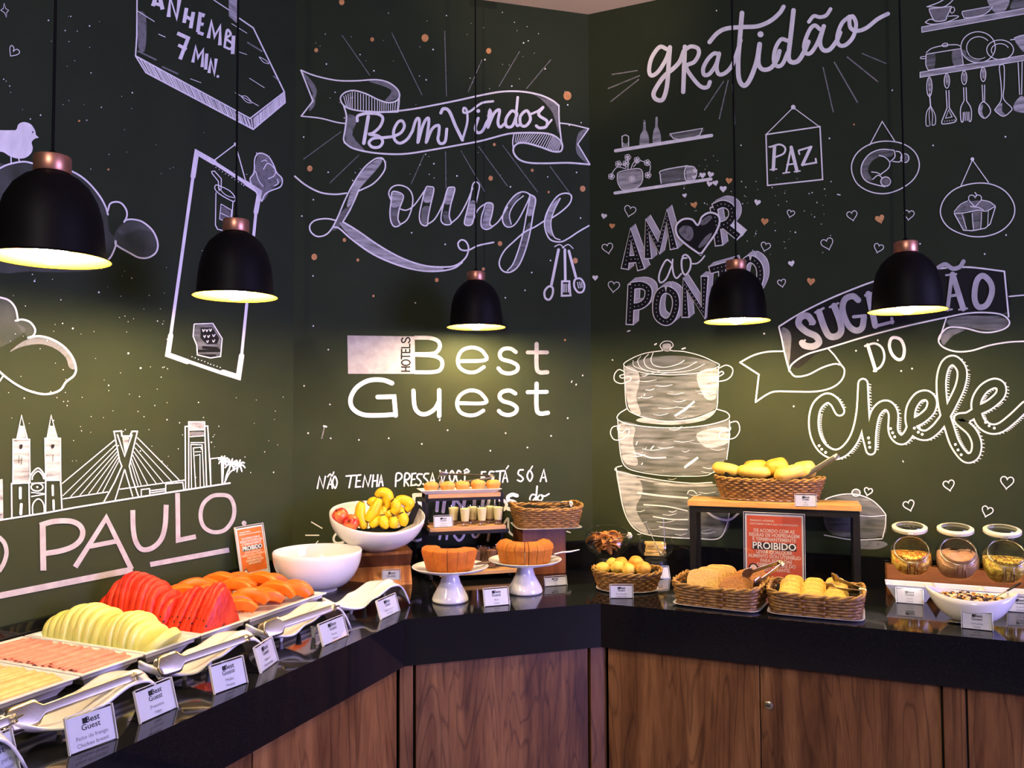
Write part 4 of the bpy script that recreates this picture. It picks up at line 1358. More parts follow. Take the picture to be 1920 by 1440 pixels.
# ---- small acrylic card stands: clear plate leaning back over its foot, printed card inside
def make_card(w, h, label, lines, loc, rz, lean=0.30, foot=True, group='printed food cards on the buffet'):
    c = thing('card_stand', label, 'sign', loc, rz, group)
    R = Matrix.Rotation(-lean, 4, 'X')
    b = MB(); t = .0018
    b.box(-w / 2 - .002, w / 2 + .002, .0008, t + .0008, .0, h + .004, mtx=R)
    b.box(-w / 2 - .002, w / 2 + .002, -t - .0016, -.0016, .0, h + .002, mtx=R)
    b.box(-w / 2 - .002, w / 2 + .002, -.002, .034, 0, .0022)
    b.build('acrylic_holder', 'acrylic', c)
    MB().box(-w / 2 - .0032, -w / 2 - .002, -.0036, .003, .0, h + .004, mtx=R).box(w / 2 + .002, w / 2 + .0032, -.0036, .003, .0, h + .004, mtx=R).box(-w / 2, w / 2, -.003, .003, h + .004, h + .0052, mtx=R).build('acrylic_edge', 'edge', c)
    p = MB().box(-w / 2, w / 2, -.0008, .0002, .002, h, mtx=R).build('printed_card', 'paper', c)
    def tx(s, z, size, m, x=0.0, bold=0.0, al='CENTER', sx=1.0):
        q = R @ Vector((x, -.0009 - .0004, z)); text_mesh(s, size, 'lettering', m, p, q, (PI / 2 - lean, 0, 0), al, sx, bold)
    L = MB().box(-w * .17, -w * .06, -.0013, -.0009, h * .74, h * .90, mtx=R); L.build('logo', 'ink', p)
    tx('Best', h * .82, h * .24, 'ink', w * .055, .0002, sx=1.05); tx('Guest', h * .63, h * .23, 'ink', 0, .0001, sx=1.05)
    for i, s in enumerate(lines): tx(s, h * (.36 - .2 * i), h * .16, 'inkg', 0)
    return c
M['edge'] = mat('acrylic_edge', (0.62, 0.60, 0.62), (0.7, 0.68, 0.7), 30, rough=0.15)
def card_at(k, pl, pr, h_, label, lines, z=ZC, turn=0.0, lean=0.3):
    """bottom corners at two pixels of the plane z"""
    a, b = gz(*pl, z), gz(*pr, z); dd = b - a
    return make_card(max(.06, dd.length), h_, label, lines, (a + b) / 2, math.atan2(dd.y, dd.x) + turn, lean)

card_at('l', (133, 1417), (217, 1386), .062, 'clear card stand on the left worktop edge, second from the camera end', ['Peito de frango', 'Chicken breast'])
card_at('l', (265, 1357), (330, 1328), .060, 'clear card stand between the two spoon rests nearest the camera', ['Presunto', 'Ham'])
card_at('l', (404, 1302), (462, 1281), .058, 'clear card stand in front of the middle wavy spoon rest', ['Melão', 'Melon'])
card_at('l', (490, 1262), (520, 1240), .058, 'narrow-looking card stand turned away, right of the middle spoon rest', ['Melancia', 'Watermelon'])
card_at('l', (607, 1212), (651, 1192), .055, 'clear card stand in front of the papaya spoon rest', ['Mamão', 'Papaya'])
card_at('l', (715, 1162), (748, 1146), .053, 'clear card stand at the bend of the left worktop, before the last spoon rest', ['Salada de frutas', 'Fruit salad'])
card_at('l', (-40, 1478), (33, 1442), .066, 'clear card stand cut by the lower left corner of the photo', ['Peito de peru', 'Turkey breast'])

# ---- black raised cold slab with platters
MB().box(.06, .452, -2.75, -.826, ZC + .004, ZC + .026).box(.09, .42, -2.7, -.86, ZC, ZC + .004).build('display_slab', 'slab', bevel=.003)
tag(bpy.data.objects['display_slab'], 'long low black slab under the fruit platters and the empty white bowl', 'slab')
ZS = ZC + .026
def make_platter(name, label, y0, y1, x0=.03, x1=.443):
    cx, cy = (x0 + x1) / 2, (y0 + y1) / 2; a, b = (x1 - x0) / 2, (y1 - y0) / 2
    p = thing(name, label, 'platter', (cx, cy, ZS), 0, 'white rectangular platters on the black slab')
    m = MB()
    def ring(i, z): return [(-a + i, -b + i, z), (a - i, -b + i, z), (a - i, b - i, z), (-a + i, b - i, z)]
    rows = [ring(.030, 0), ring(.028, .004), ring(.018, .016), ring(.010, .020), ring(.009, .027), ring(.001, .030), ring(0, .0325), ring(.001, .0345), ring(.012, .034), ring(.017, .030), ring(.024, .020)]
    vs = [v for r in rows for v in r]; n = len(rows)
    fs = [(j * 4 + i, j * 4 + (i + 1) % 4, (j + 1) * 4 + (i + 1) % 4, (j + 1) * 4 + i) for j in range(n - 1) for i in range(4)]
    fs += [(3, 2, 1, 0), tuple((n - 1) * 4 + i for i in range(4))]
    m.add(vs, fs).build('tray', 'porcelain', p, bevel=.002)
    return p
ZT = ZS + .0205
make_platter('serving_platter', 'white platter of rolled turkey slices, nearest the camera on the left', -2.175, -1.999)
make_platter('serving_platter', 'white platter of pink rolled ham slices', -1.995, -1.834)
make_platter('serving_platter', 'white platter holding the pale green melon slices', -1.830, -1.662)
make_platter('serving_platter', 'white platter holding the red watermelon slices', -1.658, -1.487)
make_platter('serving_platter', 'wide white platter holding the orange papaya pieces', -1.483, -1.140)

rnd = random.Random(7)
def cold_roll(name, L, r, m, seed):
    """a slice rolled up: spiral section, slightly crumpled"""
    q = random.Random(seed); mb = MB(); n = 26; k = 9
    def fn(u, v):
        t = u * 2 * PI * 1.6; rr = r * (0.45 + .55 * u) * (1 + .10 * noise.noise(Vector((v * 6 + seed, u * 4, seed))))
        return (rr * math.cos(t) * 1.15, (v - .5) * L * (1 + .04 * math.sin(5 * u + seed)), rr * math.sin(t) * .85)
    return mb.grid(n, k, fn).build(name, m, None, smooth=60, solid=.0009)
def cold_row(y0, y1, n, m, name, what, cat, x0, x1, r, grp):
    protos = [cold_roll(name, (y1 - y0), r, m, s * 3.1) for s in range(3)]
    for i in range(n):
        o = protos[i] if i < 3 else protos[i % 3].copy()
        if i >= 3: COL.objects.link(o)
        x = x1 + (x0 - x1) * i / (n - 1)
        o.location = (x, (y0 + y1) / 2 + rnd.uniform(-.006, .006), ZT + r * .86 + (.002 if i % 2 else 0)); o.rotation_euler = (rnd.uniform(-.02, .02), rnd.uniform(0, 6.28) if False else rnd.uniform(-.5, .5), rnd.uniform(-.05, .05))
        tag(o, '%s, %s from the front rim of its platter' % (what, ORD[i + 1]), cat, grp)
cold_row(-1.982, -1.848, 21, 'ham', 'ham_roll', 'pink rolled ham slice', 'ham', .060, .412, .0098, 'rolled ham slices on the platter')
cold_row(-2.160, -2.016, 16, 'cheese', 'turkey_roll', 'pale orange rolled turkey slice', 'cold cut', .14, .412, .0098, 'rolled turkey slices on the platter')
g_ = MB().ball((0, 0, 0), .013, .011, .011, 14, 9, jit=.15).build('carrot_garnish', 'tomato', smooth=80, loc=(.385, -2.150, ZT + .027)); tag(g_, 'small orange garnish lying on the turkey rolls at the left edge', 'garnish')

def slab_slice(name, prof, t, m, bulge=.0):
    """flat fruit slice: outline in the local YZ plane, thickness along X"""
    mb = MB(); n = len(prof); P = [Vector(p) for p in prof]; c = sum(P, Vector((0, 0))) / n
    layers = [(-t / 2, .90), (-t / 2 + t * .12, .98), (0, 1.0 + bulge), (t / 2 - t * .12, .98), (t / 2, .90)]
    vs = []
    for x, s in layers: vs += [(x, c.x + (p.x - c.x) * s, c.y + (p.y - c.y) * s if p.y > .002 else p.y) for p in P]
    fs = [tuple(range(n))[::-1], tuple(range(4 * n, 5 * n))]
    for j in range(4): fs += [(j * n + i, j * n + (i + 1) % n, (j + 1) * n + (i + 1) % n, (j + 1) * n + i) for i in range(n)]
    return mb.add(vs, fs).build(name, m, None, smooth=50)
def arch(w, h, p=2.0, n=18, lean=0.0):
    return [(w * math.copysign(abs(math.cos(t)) ** (2 / p), math.cos(t)) + lean * math.sin(t) * h, h * abs(math.sin(t)) ** (2 / p)) for t in [PI * i / n for i in range(n + 1)]]
def place(o, x, y, z, ry=0.0, rz=0.0, rx=0.0): o.location = (x, y, z); o.rotation_euler = (rx, ry, rz)
# melon: two cut halves standing on the platter
for grp, n, x0, x1, yc, hs, t in (('back', 8, .052, .235, -1.742, (.050, .062, .068, .082, .086, .084, .080, .070), .0215), ('front', 9, .245, .372, -1.745, (.045, .060, .070, .078, .080, .078, .072, .064, .054), .0150)):
    for i in range(n):
        h = hs[i]
        o = slab_slice('melon_slice', arch(.034 + h * .36, h, 2.3), t, 'melon')
        place(o, x0 + (x1 - x0) * i / (n - 1), yc + rnd.uniform(-.004, .004), ZT, rnd.uniform(-.10, .02), rnd.uniform(-.06, .06))
        tag(o, 'pale green peeled melon slice, %s from the wall in the %s melon half' % (ORD[i + 1], grp), 'melon', 'melon slices on the platter')
o = slab_slice('melon_slice', arch(.056, .056, 2.2), .022, 'melon'); place(o, .402, -1.752, ZT + .004, .75, .25)
tag(o, 'last pale melon slice, leaning flat toward the front rim', 'melon', 'melon slices on the platter')
# watermelon
def tri(w, h, n=6):
    P = [(w, 0), (w * .98, h * .12), (w * .62, h * .55), (w * .22, h * .93), (0, h), (-w * .24, h * .92), (-w * .64, h * .54), (-w, h * .12), (-w, 0)]
    return P
hb = (.070, .098, .112, .130, .136, .134, .130, .124, .118, .108, .096, .082)
for i in range(12):
    o = slab_slice('watermelon_slice', arch(.060, hb[i], 2.15), .0205, 'watermelon')
    place(o, .045 + .0212 * i, -1.578 + rnd.uniform(-.005, .005), ZT, rnd.uniform(-.12, .02), rnd.uniform(-.08, .08))
    tag(o, 'red watermelon slice, %s from the wall in the tall rounded row' % ORD[i + 1], 'watermelon', 'watermelon slices on the platter')
ht = (.102, .112, .100, .112, .122, .128, .116)
for i in range(7):
    o = slab_slice('watermelon_slice', tri(.066, ht[i]), .0185, 'watermelon')
    place(o, .305 + .0185 * i, -1.562 + rnd.uniform(-.006, .006), ZT, .10 + rnd.uniform(-.03, .06), rnd.uniform(-.07, .07))
    tag(o, 'red pointed watermelon wedge, %s from the tall row toward the front rim' % ORD[i + 1], 'watermelon', 'watermelon slices on the platter')
# papaya crescents
def papaya_piece(seed):
    q = random.Random(seed); mb = MB(); w = q.uniform(.034, .042); R = q.uniform(.056, .064); th = q.uniform(.026, .031)
    def fn(u, v):
        t = -1.05 + 2.1 * u; k = 1 - .35 * abs(2 * u - 1) ** 2.5
        a = 2 * PI * v; s = Vector((math.copysign(abs(math.cos(a)) ** .55, math.cos(a)), math.copysign(abs(math.sin(a)) ** .55, math.sin(a))))
        rad = R + s.y * th * .62 * k
        return (s.x * w * .5 * k, rad * math.sin(t), rad * math.cos(t) - R * math.cos(1.05) + .006)
    mb.grid(12, 12, fn)
    mb.add([fn(0, j / 12) for j in range(12)], [tuple(range(12))]); mb.add([fn(1, j / 12) for j in range(12)], [tuple(range(12))[::-1]])
    return mb.build('papaya_piece', 'papaya', None, smooth=38)
pp = [papaya_piece(s) for s in range(4)]
k = 0; ROWN = ('back', 'middle', 'front')
for r, (y0, y1, xs, n) in enumerate(((-1.41, -1.20, .115, 7), (-1.445, -1.18, .225, 8), (-1.452, -1.185, .345, 8))):
    for i in range(n):
        o = pp[k] if k < 4 else pp[(k * 3 + r) % 4].copy()
        if k >= 4: COL.objects.link(o)
        k += 1; y = y0 + (y1 - y0) * i / (n - 1)
        place(o, xs + .028 * math.sin(i * 2.1 + r) + (.03 if i == n - 1 else 0), y, ZT + .001 + (.012 if (i + r) % 3 == 1 else 0) + (.012 if r < 2 else 0), rnd.uniform(-.12, .12), PI / 2 + .55 + rnd.uniform(-.35, .35), rnd.uniform(-.35, .15))
        tag(o, 'orange papaya piece, %s from the watermelon in the %s row' % (ORD[i + 1], ROWN[r]), 'papaya', 'papaya pieces on the wide platter')

# ---- wavy porcelain spoon rests with serving tongs
def make_rest():
    t = thing('spoon_rest', 'x', 'spoon rest', (0, 0, ZC), 0, 'wavy porcelain spoon rests along the left edge')
    L = .300
    def mid(u):
        z = .034 * (1 - u / .30) ** 2 + .019 if u < .30 else .019 + .058 * (.5 - .5 * math.cos(PI * min(1, (u - .30) / .53)))
        if u > .83: z -= 2.0 * (u - .83) ** 2
        return z
    def wid(u): return .060 * min(1, (u / .34)) ** .62 if u < .34 else .060 - .008 * ((u - .34) / .66)
    def top(u, v):
        s = 2 * v - 1; wd = wid(u); cc = .016 * abs(s) ** 2.2 * max(0, 1 - 1.3 * u) + .010 * math.exp(-((u - .46) / .07) ** 2) * (abs(s) ** 3)
        rid = .007 * math.exp(-((s + .18 - .3 * (u - .7)) / .16) ** 2) * max(0, min(1, (u - .48) / .2)) * (1 if u < .92 else .6)
        dome = -.016 * s * s * max(0, (u - .72) / .28)
        return (u * L - L / 2, s * wd, mid(u) + cc + rid + dome)
    m = MB(); nu, nv = 34, 18; m.grid(nu, nv, top)
    m.build('dish', 'porcelain', t, smooth=70, solid=.0048, weld=True)
    for sx, sy in ((.035, -.034), (.035, .034)):
        MB().lathe([(0, 0), (.0035, .0005), (.005, .006), (.008, .026), (.009, .030)], 12).build('foot', 'porcelain', t, smooth=60, loc=(sx, sy, 0))
    MB().lathe([(0, 0), (.0035, .0005), (.005, .006), (.007, .018)], 12).build('foot', 'porcelain', t, smooth=60, loc=(-.045, 0, 0))
    return t
RESTS = [((30, 1402), 'wavy white spoon rest cut by the lower left corner', -.1), ((145, 1352), 'wavy white spoon rest holding big flat tongs, second from the camera', .05),
         ((390, 1268), 'wavy white spoon rest holding tongs, in front of the melon and ham', .0), ((560, 1196), 'wavy white spoon rest holding tongs, in front of the papaya platter', -.05),
         ((688, 1138), 'empty wavy white spoon rest in front of the large white bowl', -.12)]
rest0 = make_rest(); RL = []
RPOS = [(.562, -2.395), (.554, -2.080), (.538, -1.750), (.540, -1.414), (.542, -1.090)]
for i, (xy, (_, lb, dr)) in enumerate(zip(RPOS, RESTS)):
    o = rest0 if i == 0 else copy_tree(rest0)
    o.location = (*xy, ZC); o.rotation_euler = (0, 0, math.radians((80, 79, 73, 73, 73)[i])); o['label'] = lb; RL.append(o)

def make_tongs(name, label, loc, rot, L=.27, scoop='flat', spread=.030, group=None, arm_m='steel'):
    """local X from the scoops (0) to the hinge (L); the two arms lie side by side in Y"""
    t = thing(name, label, 'tongs', loc, 0, group); t.rotation_euler = rot
    for sgn in (-1, 1):
        def fn(u, v):
            x = u * L; op = sgn * (spread * (1 - u) ** .8 * .5 + .004)
            if u < .27:
                hw = .024 * (1 - (1 - min(1, u / .05)) ** 2) ** .5 if u < .05 else .024
                if u > .22: hw = .024 - (.024 - .0075) * (u - .22) / .05
                cup = .005 * (1 - (2 * v - 1) ** 2) * (1 - u / .27) if scoop == 'flat' else .0
            else: hw = .008 + .001 * math.sin(u * 3); cup = .0006 * (1 - (2 * v - 1) ** 2)
            return (x, op + sgn * cup - (sgn * .004 if u > .96 else 0), (2 * v - 1) * max(hw, .0015))
        if scoop == 'comb':
            m = MB().grid(26, 4, lambda u, v: (u * L * .78 + .22 * L, sgn * (spread * (1 - u) * .5 + .004) + sgn * .002 * (1 - (2 * v - 1) ** 2), (2 * v - 1) * .008))
            for q in range(6): m.tube([(.22 * L + .004, sgn * (spread * .5 + .003), (q - 2.5) * .0045), (.1 * L, sgn * (spread * .5 + .006), (q - 2.5) * .0075), (.02, sgn * (spread * .5 - .006), (q - 2.5) * .0085)], .0018, 5)
            m.build('arm', arm_m, t, smooth=50, solid=.0012)
        else: MB().grid(40, 6, fn).build('arm', arm_m, t, smooth=50, solid=.0014)
    h = MB(); h.tube([(L - .004, -.007, 0), (L + .003, -.006, 0), (L + .006, 0, 0), (L + .003, .006, 0), (L - .004, .007, 0)], .0075, 8, flat=.25); h.lathe([(0, -.009), (.0028, -.009), (.0028, .009), (0, .009)], 10, cx=L - .006)
    h.build('hinge', 'steel', t, smooth=50)
    return t
TG = 'steel serving tongs on the left'
for i, lb in ((0, 'steel tongs whose hinge end shows at the lower left corner'), (1, 'large steel tongs lying in the spoon rest second from the camera'), (2, 'steel tongs lying in the spoon rest in front of the melon'), (3, 'steel tongs lying in the spoon rest in front of the papaya')):
    x, y = [(.560, -2.415), (.552, -2.100), (.532, -1.768), (.534, -1.432)][i]
    make_tongs('serving_tongs', lb, (x - (.03, .035, .012, .003)[i], y - (.055, .115, .105, .110)[i], ZC + .046), (-.42, -.16, math.radians((72, 66, 62, 62)[i])), .215 if i > 1 else .235, 'flat', .034, TG)

# ---- empty white salad bowl and notice stand at the back
def bowl_profile(r, h, foot, th=.005, p=2.1, n=12):
    out = [(0, 0), (foot, 0), (foot * .98, .005), (foot * 1.0, .010)]
    out += [(foot + (r - foot) * math.sin(PI / 2 * t) ** .85, .010 + (h - .010) * (1 - math.cos(PI / 2 * t)) ** .82) for t in [i / n for i in range(1, n + 1)]]
    inn = [(max(0, q - th), z + (th * .6 if z < h * .5 else 0)) for q, z in out[4:]][::-1]
    return out + [(r - th * .4, h + .002)] + inn + [(0, .016)]
pb = gz(585, 1103, ZS); pb = Vector((.292, -.985, ZS))
b_ = MB().lathe(bowl_profile(.147, .130, .066), 64).build('salad_bowl', 'porcelain', smooth=50, loc=pb)
tag(b_, 'large empty white salad bowl standing on the black slab', 'bowl')
M['orange_print'] = mat('orange_print', (0.78, 0.16, 0.02), (0.82, 0.18, 0.03), 10, rough=0.5)
M['red_print'] = mat('red_orange_print', (0.66, 0.10, 0.045), (0.70, 0.125, 0.06), 10, rough=0.45)
M['white_ink'] = mat('white_ink', (0.8, 0.78, 0.74), rough=0.6)
M['skin_ink'] = mat('beige_ink', (0.72, 0.5, 0.42), rough=0.6)
M['pale_ink'] = mat('pale_pink_ink', (0.80, 0.66, 0.56), rough=0.6)
NOTE = [('DE ACORDO COM AS', .745), ('REGRAS DE HOSPEDAGEM', .680), ('É TERMINANTEMENTE', .615), ('LEVAR QUALQUER', .425), ('ALIMENTO E/OU UTENSÍLIO', .360), ('PARA FORA DAS', .295), ('DEPENDÊNCIAS DO', .230), ('RESTAURANTE.', .165)]
def make_notice(label, w, h, loc, rz, lean, body, y0, ink, stand=True):
    t = thing('notice_stand', label, 'sign', loc, rz)
    R = Matrix.Rotation(-lean, 4, 'X')
    a = MB().box(-w / 2 - .004, w / 2 + .004, .001, .003, 0, h + .004, mtx=R).box(-w / 2 - .004, w / 2 + .004, -.0035, -.002, .0, h + .002, mtx=R)
    a.box(-w / 2 - .004, w / 2 + .004, -.004, .06, 0, .003)
    a.build('acrylic_holder', 'acrylic', t)
    MB().box(-w / 2 - .005, -w / 2 - .004, -.004, .003, 0, h + .004, mtx=R).box(w / 2 + .004, w / 2 + .005, -.004, .003, 0, h + .004, mtx=R).box(-w / 2 - .005, w / 2 + .005, -.004, .003, h + .004, h + .0055, mtx=R).build('acrylic_edge', 'edge', t)
    p = MB().box(-w / 2, w / 2, -.0012, .0004, .004, h, mtx=R).build('printed_sheet', 'paper', t)
    d1 = -.0016
    MB().box(-w * .47, w * .47, d1, -.0012, h * y0, h * .975, mtx=R).build('colour_field', body, p)
    s0 = h * (1 - y0) * .99
    def zz(f): return h * y0 + (h * .975 - h * y0) * f
    def tx(s, f, size, m, x=0, wd=None, d=-.0019):
        o = text_mesh(s, size, 'lettering', m, p, R @ Vector((x, d, zz(f))), (PI / 2 - lean, 0, 0), bold=.0004 if size > .012 else .0002)
        if wd:
            cur = max(v.co.x for v in o.data.vertices) - min(v.co.x for v in o.data.vertices)
            for v in o.data.vertices: v.co.x *= wd / cur
    tx('PREZADO HÓSPEDE,', .925, w * .042, ink, -w * .20, w * .42); tx('CONTAMOS COM A SUA COLABORAÇÃO.', .875, w * .042, ink, 0, w * .84)
    WD = {'DE ACORDO COM AS': .70, 'REGRAS DE HOSPEDAGEM': .86, 'É TERMINANTEMENTE': .74, 'LEVAR QUALQUER': .62, 'ALIMENTO E/OU UTENSÍLIO': .90, 'PARA FORA DAS': .54, 'DEPENDÊNCIAS DO': .66, 'RESTAURANTE.': .48}
    for s, f in NOTE: tx(s, f + .03, w * .085, ink, w * .03 if f < .3 else 0, w * WD[s])
    MB().box(-w * .38, w * .38, -.0021, d1, zz(.49), zz(.60), mtx=R).build('black_bar', 'ink', p)
    tx('PROIBIDO', .545, w * .17, 'white_ink', 0, w * .74, -.0025)
    # small printed figure of a staff member in the lower left corner
    f = MB(); hz = lambda q: h * q
    fx = -w * .36
    def disc(cx, cz, rx, rz_, dep, mi):
        f.add([R @ Vector((cx + rx * math.cos(2 * PI * i / 18), dep, cz + rz_ * math.sin(2 * PI * i / 18))) for i in range(18)], [tuple(range(18))], mi)
    disc(fx, hz(.262), w * .085, h * .062, -.0020, 0); disc(fx, hz(.262), w * .058, h * .045, -.0022, 1)
    f.box(fx - w * .045, fx + w * .045, -.0021, -.0018, hz(.09), hz(.20), 0, R); f.box(fx - w * .03, fx - w * .008, -.0021, -.0018, hz(.02), hz(.09), 1, R); f.box(fx + w * .008, fx + w * .03, -.0021, -.0018, hz(.02), hz(.09), 1, R)
    f.build('printed_figure', ['ink', 'skin_ink'], p)
    MB().box(w * .32, w * .37, -.0018, -.0012, h * .06, h * .085, mtx=R).build('logo', 'ink', p)
    return t
make_notice('orange notice on white paper in an acrylic stand against the left wall', .122, .205, (.066, -1.018, ZS), PI / 2 - .05, .20, 'orange_print', .25, 'white_ink')
# ------------------------------------------------------------------ corner group in front of the diagonal wall
NM = Vector((0.7511, -0.9498, 0)).normalized(); XM = Vector((0.9498, 0.7511, 0)).normalized(); AM = ANG['m']; OM = Vector((0, LA[1], 0))
def mloc(P):
    """world point -> (along the diagonal wall, distance from it, height)"""
    q = P - OM; return q.dot(XM), q.dot(NM), P.z
def mpt(s, dist, z): return OM + XM * s + NM * dist + Vector((0, 0, z))
M['oak'] = mat('light_wood_board', (0.42, 0.22, 0.085), (0.55, 0.31, 0.13), 16, rough=0.42, stretch=(1, 9, 9))
M['acacia'] = mat('acacia_wood', (0.26, 0.085, 0.020), (0.50, 0.21, 0.055), 5, rough=0.36, stretch=(9, 1.2, 1.2), contrast=(.35, .62))
M['dark_wood'] = mat('dark_wood', (0.10, 0.030, 0.012), (0.20, 0.068, 0.028), 5, rough=0.35, stretch=(9, 1.2, 1))
M['banana'] = mat('banana_peel', (0.66, 0.36, 0.004), (0.76, 0.50, 0.010), 9, rough=0.45, bump=.05, bscale=40)
def spots(m, col, scale, thr):
    n = m.node_tree.nodes; L = m.node_tree.links; b = n['Principled BSDF']; src = b.inputs['Base Color'].links[0].from_socket
    tc = n.new('ShaderNodeTexCoord'); no = n.new('ShaderNodeTexNoise'); no.inputs['Scale'].default_value = scale; no.inputs['Detail'].default_value = 3
    L.new(tc.outputs['Object'], no.inputs['Vector']); gt = n.new('ShaderNodeMath'); gt.operation = 'GREATER_THAN'; gt.inputs[1].default_value = thr
    L.new(no.outputs['Fac'], gt.inputs[0]); mx = n.new('ShaderNodeMix'); mx.data_type = 'RGBA'; mx.inputs['B'].default_value = (*col, 1)
    L.new(gt.outputs[0], mx.inputs['Factor']); L.new(src, mx.inputs['A']); L.new(mx.outputs['Result'], b.inputs['Base Color']); return m
spots(M['banana'], (0.12, 0.045, 0.008), 190, .685)
M['banana_tip'] = mat('banana_tip', (0.03, 0.016, 0.006), (0.06, 0.03, 0.01), 40, rough=0.8)
M['apple'] = mat('apple_skin', (0.40, 0.010, 0.010), (0.62, 0.20, 0.045), 34, rough=0.3, stretch=(1, 1, .35), contrast=(.42, .68))
M['stem'] = mat('fruit_stem', (0.08, 0.04, 0.015), rough=0.8)

# wooden folded riser under the fruit bowl
rs_ = Vector((.352, -.722, ZC)); s0, d0, _ = mloc(rs_)
rw = thing('fruit_riser', 'zigzag folded wooden riser under the tilted fruit bowl', 'stand', mpt(s0, d0 - .02, ZC), AM)
hw = .125
MB().prism([(-.075, 0), (.050, 0), (.050, .012), (-.071, .012)], -hw, hw, 'x').tf(Matrix.Identity(4)).build('bottom_board', 'acacia', rw, bevel=.001)
def yz(mb, pts): return mb.prism(pts, -hw, hw, 'x')
yz(MB(), [(-.073, .0125), (-.060, .0125), (-.018, .062), (-.030, .062)]).build('lower_slope', 'acacia', rw, bevel=.001)
yz(MB(), [(-.030, .0625), (-.018, .0625), (-.058, .109), (-.070, .109)]).build('upper_slope', 'dark_wood', rw, bevel=.001)  # darker wood paints in the shade below the top board
yz(MB(), [(-.074, .1095), (.060, .1095), (.060, .121), (-.078, .121)]).build('top_board', 'acacia', rw, bevel=.001)
yz(MB(), [(-.018, .0125), (-.006, .0125), (-.006, .109), (-.018, .109)]).build('back_board', 'dark_wood', rw)
# tilted fruit bowl
fb = thing('fruit_bowl', 'white tilted bowl of apples and bananas on the wooden riser', 'bowl', mpt(s0, d0 - .015, ZC + .122), AM)
fb.rotation_euler = Euler((math.radians(15), math.radians(2), AM), 'XYZ')
fo = MB().lathe(bowl_profile(.172, .118, .045, .005, n=14), 64, sx=1.0, sy=.92)
for i, v in enumerate(fo.v):
    x, y, z = v
    if z > .03: fo.v[i] = (x, y, z + .16 * x * x * (z / .118) * 2.2 - .010 * x)
fo.build('bowl', 'porcelain', fb, smooth=50, loc=(0, 0, .008))
MB().lathe([(0, 0), (.047, 0), (.045, .012), (0, .012)], 32).build('foot', 'porcelain', fb, smooth=40, rot=(-math.radians(10), 0, 0), loc=(0, -.008, .004))
bpy.context.view_layer.update()
BC = mpt(s0, d0 - .015, 0)
def bp(cx, cy, off):
    """fruit positions: seen in the enlarged corner view, at `off` metres in front of the bowl centre"""
    return W('m', 560 + cx / 6.26, 880 + cy / 6.26, d0 - .015 + off)
def banana(pts, off, r, label, offs=None):
    P = [bp(x, y, off + (offs[i] if offs else 0)) for i, (x, y) in enumerate(pts)]; P = spline(P, False, 6); n = len(P)
    c = sum(P, Vector()) / n; R = []
    for i in range(n):
        t = i / (n - 1); R.append(1.10 * r * max(.22, math.sin(PI * (.06 + .86 * t)) ** .55))
    m = MB(); m.tube([p - c for p in P], R, 7)
    o = m.build('banana', ['banana', 'banana_tip'], None, smooth=62, loc=c); nf = len(o.data.polygons)
    for f in o.data.polygons:
        if f.index < 7 or f.index >= nf - 9: f.material_index = 1
    return tag(o, label, 'banana', 'bananas in the fruit bowl')
banana([(745, 372), (728, 440), (725, 540), (760, 640), (775, 705)], .050, .0185, 'leftmost banana, standing next to the apples')
banana([(955, 330), (925, 400), (880, 490), (835, 560), (806, 618)], .062, .0185, 'banana leaning left in front of the topmost one')
banana([(905, 330), (960, 275), (1030, 290), (1052, 360), (1030, 440), (985, 515)], .030, .0200, 'topmost banana arching over the pile')
banana([(1095, 360), (1135, 400), (1140, 460), (1090, 530)], .058, .0175, 'short banana right of the topmost one, its dark tip facing down')
banana([(1130, 360), (1210, 355), (1290, 390), (1300, 440), (1250, 495)], .030, .0185, 'rightmost banana, lying level at the top of the pile')
banana([(985, 530), (990, 590), (1010, 640), (1050, 690)], .078, .0180, 'lower banana at the left of the front three')
banana([(1110, 545), (1115, 600), (1112, 650), (1105, 695)], .080, .0165, 'lower banana in the middle of the front three')
banana([(1200, 510), (1225, 560), (1232, 610), (1222, 672)], .070, .0180, 'lower banana at the right of the front three')
banana([(815, 420), (860, 380), (930, 380), (990, 400)], -.005, .016, 'banana mostly hidden at the back of the pile')
banana([(1150, 440), (1180, 480), (1190, 530), (1170, 580)], .045, .0175, 'banana wedged between the upper and lower bananas')
banana([(840, 680), (880, 640), (930, 600), (975, 560)], .066, .0160, 'banana peeping out above the fold of black cloth')
banana([(960, 430), (985, 470), (1000, 510), (990, 560)], .040, .0175, 'banana filling the middle of the pile below the topmost one')
banana([(880, 600), (920, 560), (965, 510), (1000, 480)], .046, .0160, 'banana lying slanted behind the lower front three')
banana([(1050, 470), (1065, 510), (1070, 550), (1050, 590)], .048, .0170, 'banana squeezed between the topmost and the short one')
banana([(650, 560), (700, 550), (760, 560)], .030, .015, 'banana partly hidden behind the apples')
def apple(cx, cy, off, r, label, tilt):
    P = bp(cx, cy, off); m = MB()
    prof = [(0, -.80), (.18, -.88), (.42, -.86), (.72, -.62), (.93, -.22), (1.0, .15), (.93, .50), (.72, .78), (.42, .90), (.2, .84), (.06, .66), (0, .60)]
    m.lathe([(a * r, b * r) for a, b in prof], 28)
    o = m.build('apple', 'apple', None, smooth=70, loc=P); o.rotation_euler = tilt
    s = MB(); s.tube([(0, 0, .60 * r), (.02 * r, 0, .8 * r), (.1 * r, 0, 1.12 * r)], .0016, 6); s.build('stem', 'stem', o, smooth=60)
    return tag(o, label, 'apple', 'apples in the fruit bowl')
apple(492, 556, .040, .0305, 'red apple farther left in the tilted fruit bowl', (.5, -.4, 0))
apple(622, 628, .062, .0300, 'red apple touching the leftmost banana', (1.2, .2, 0))
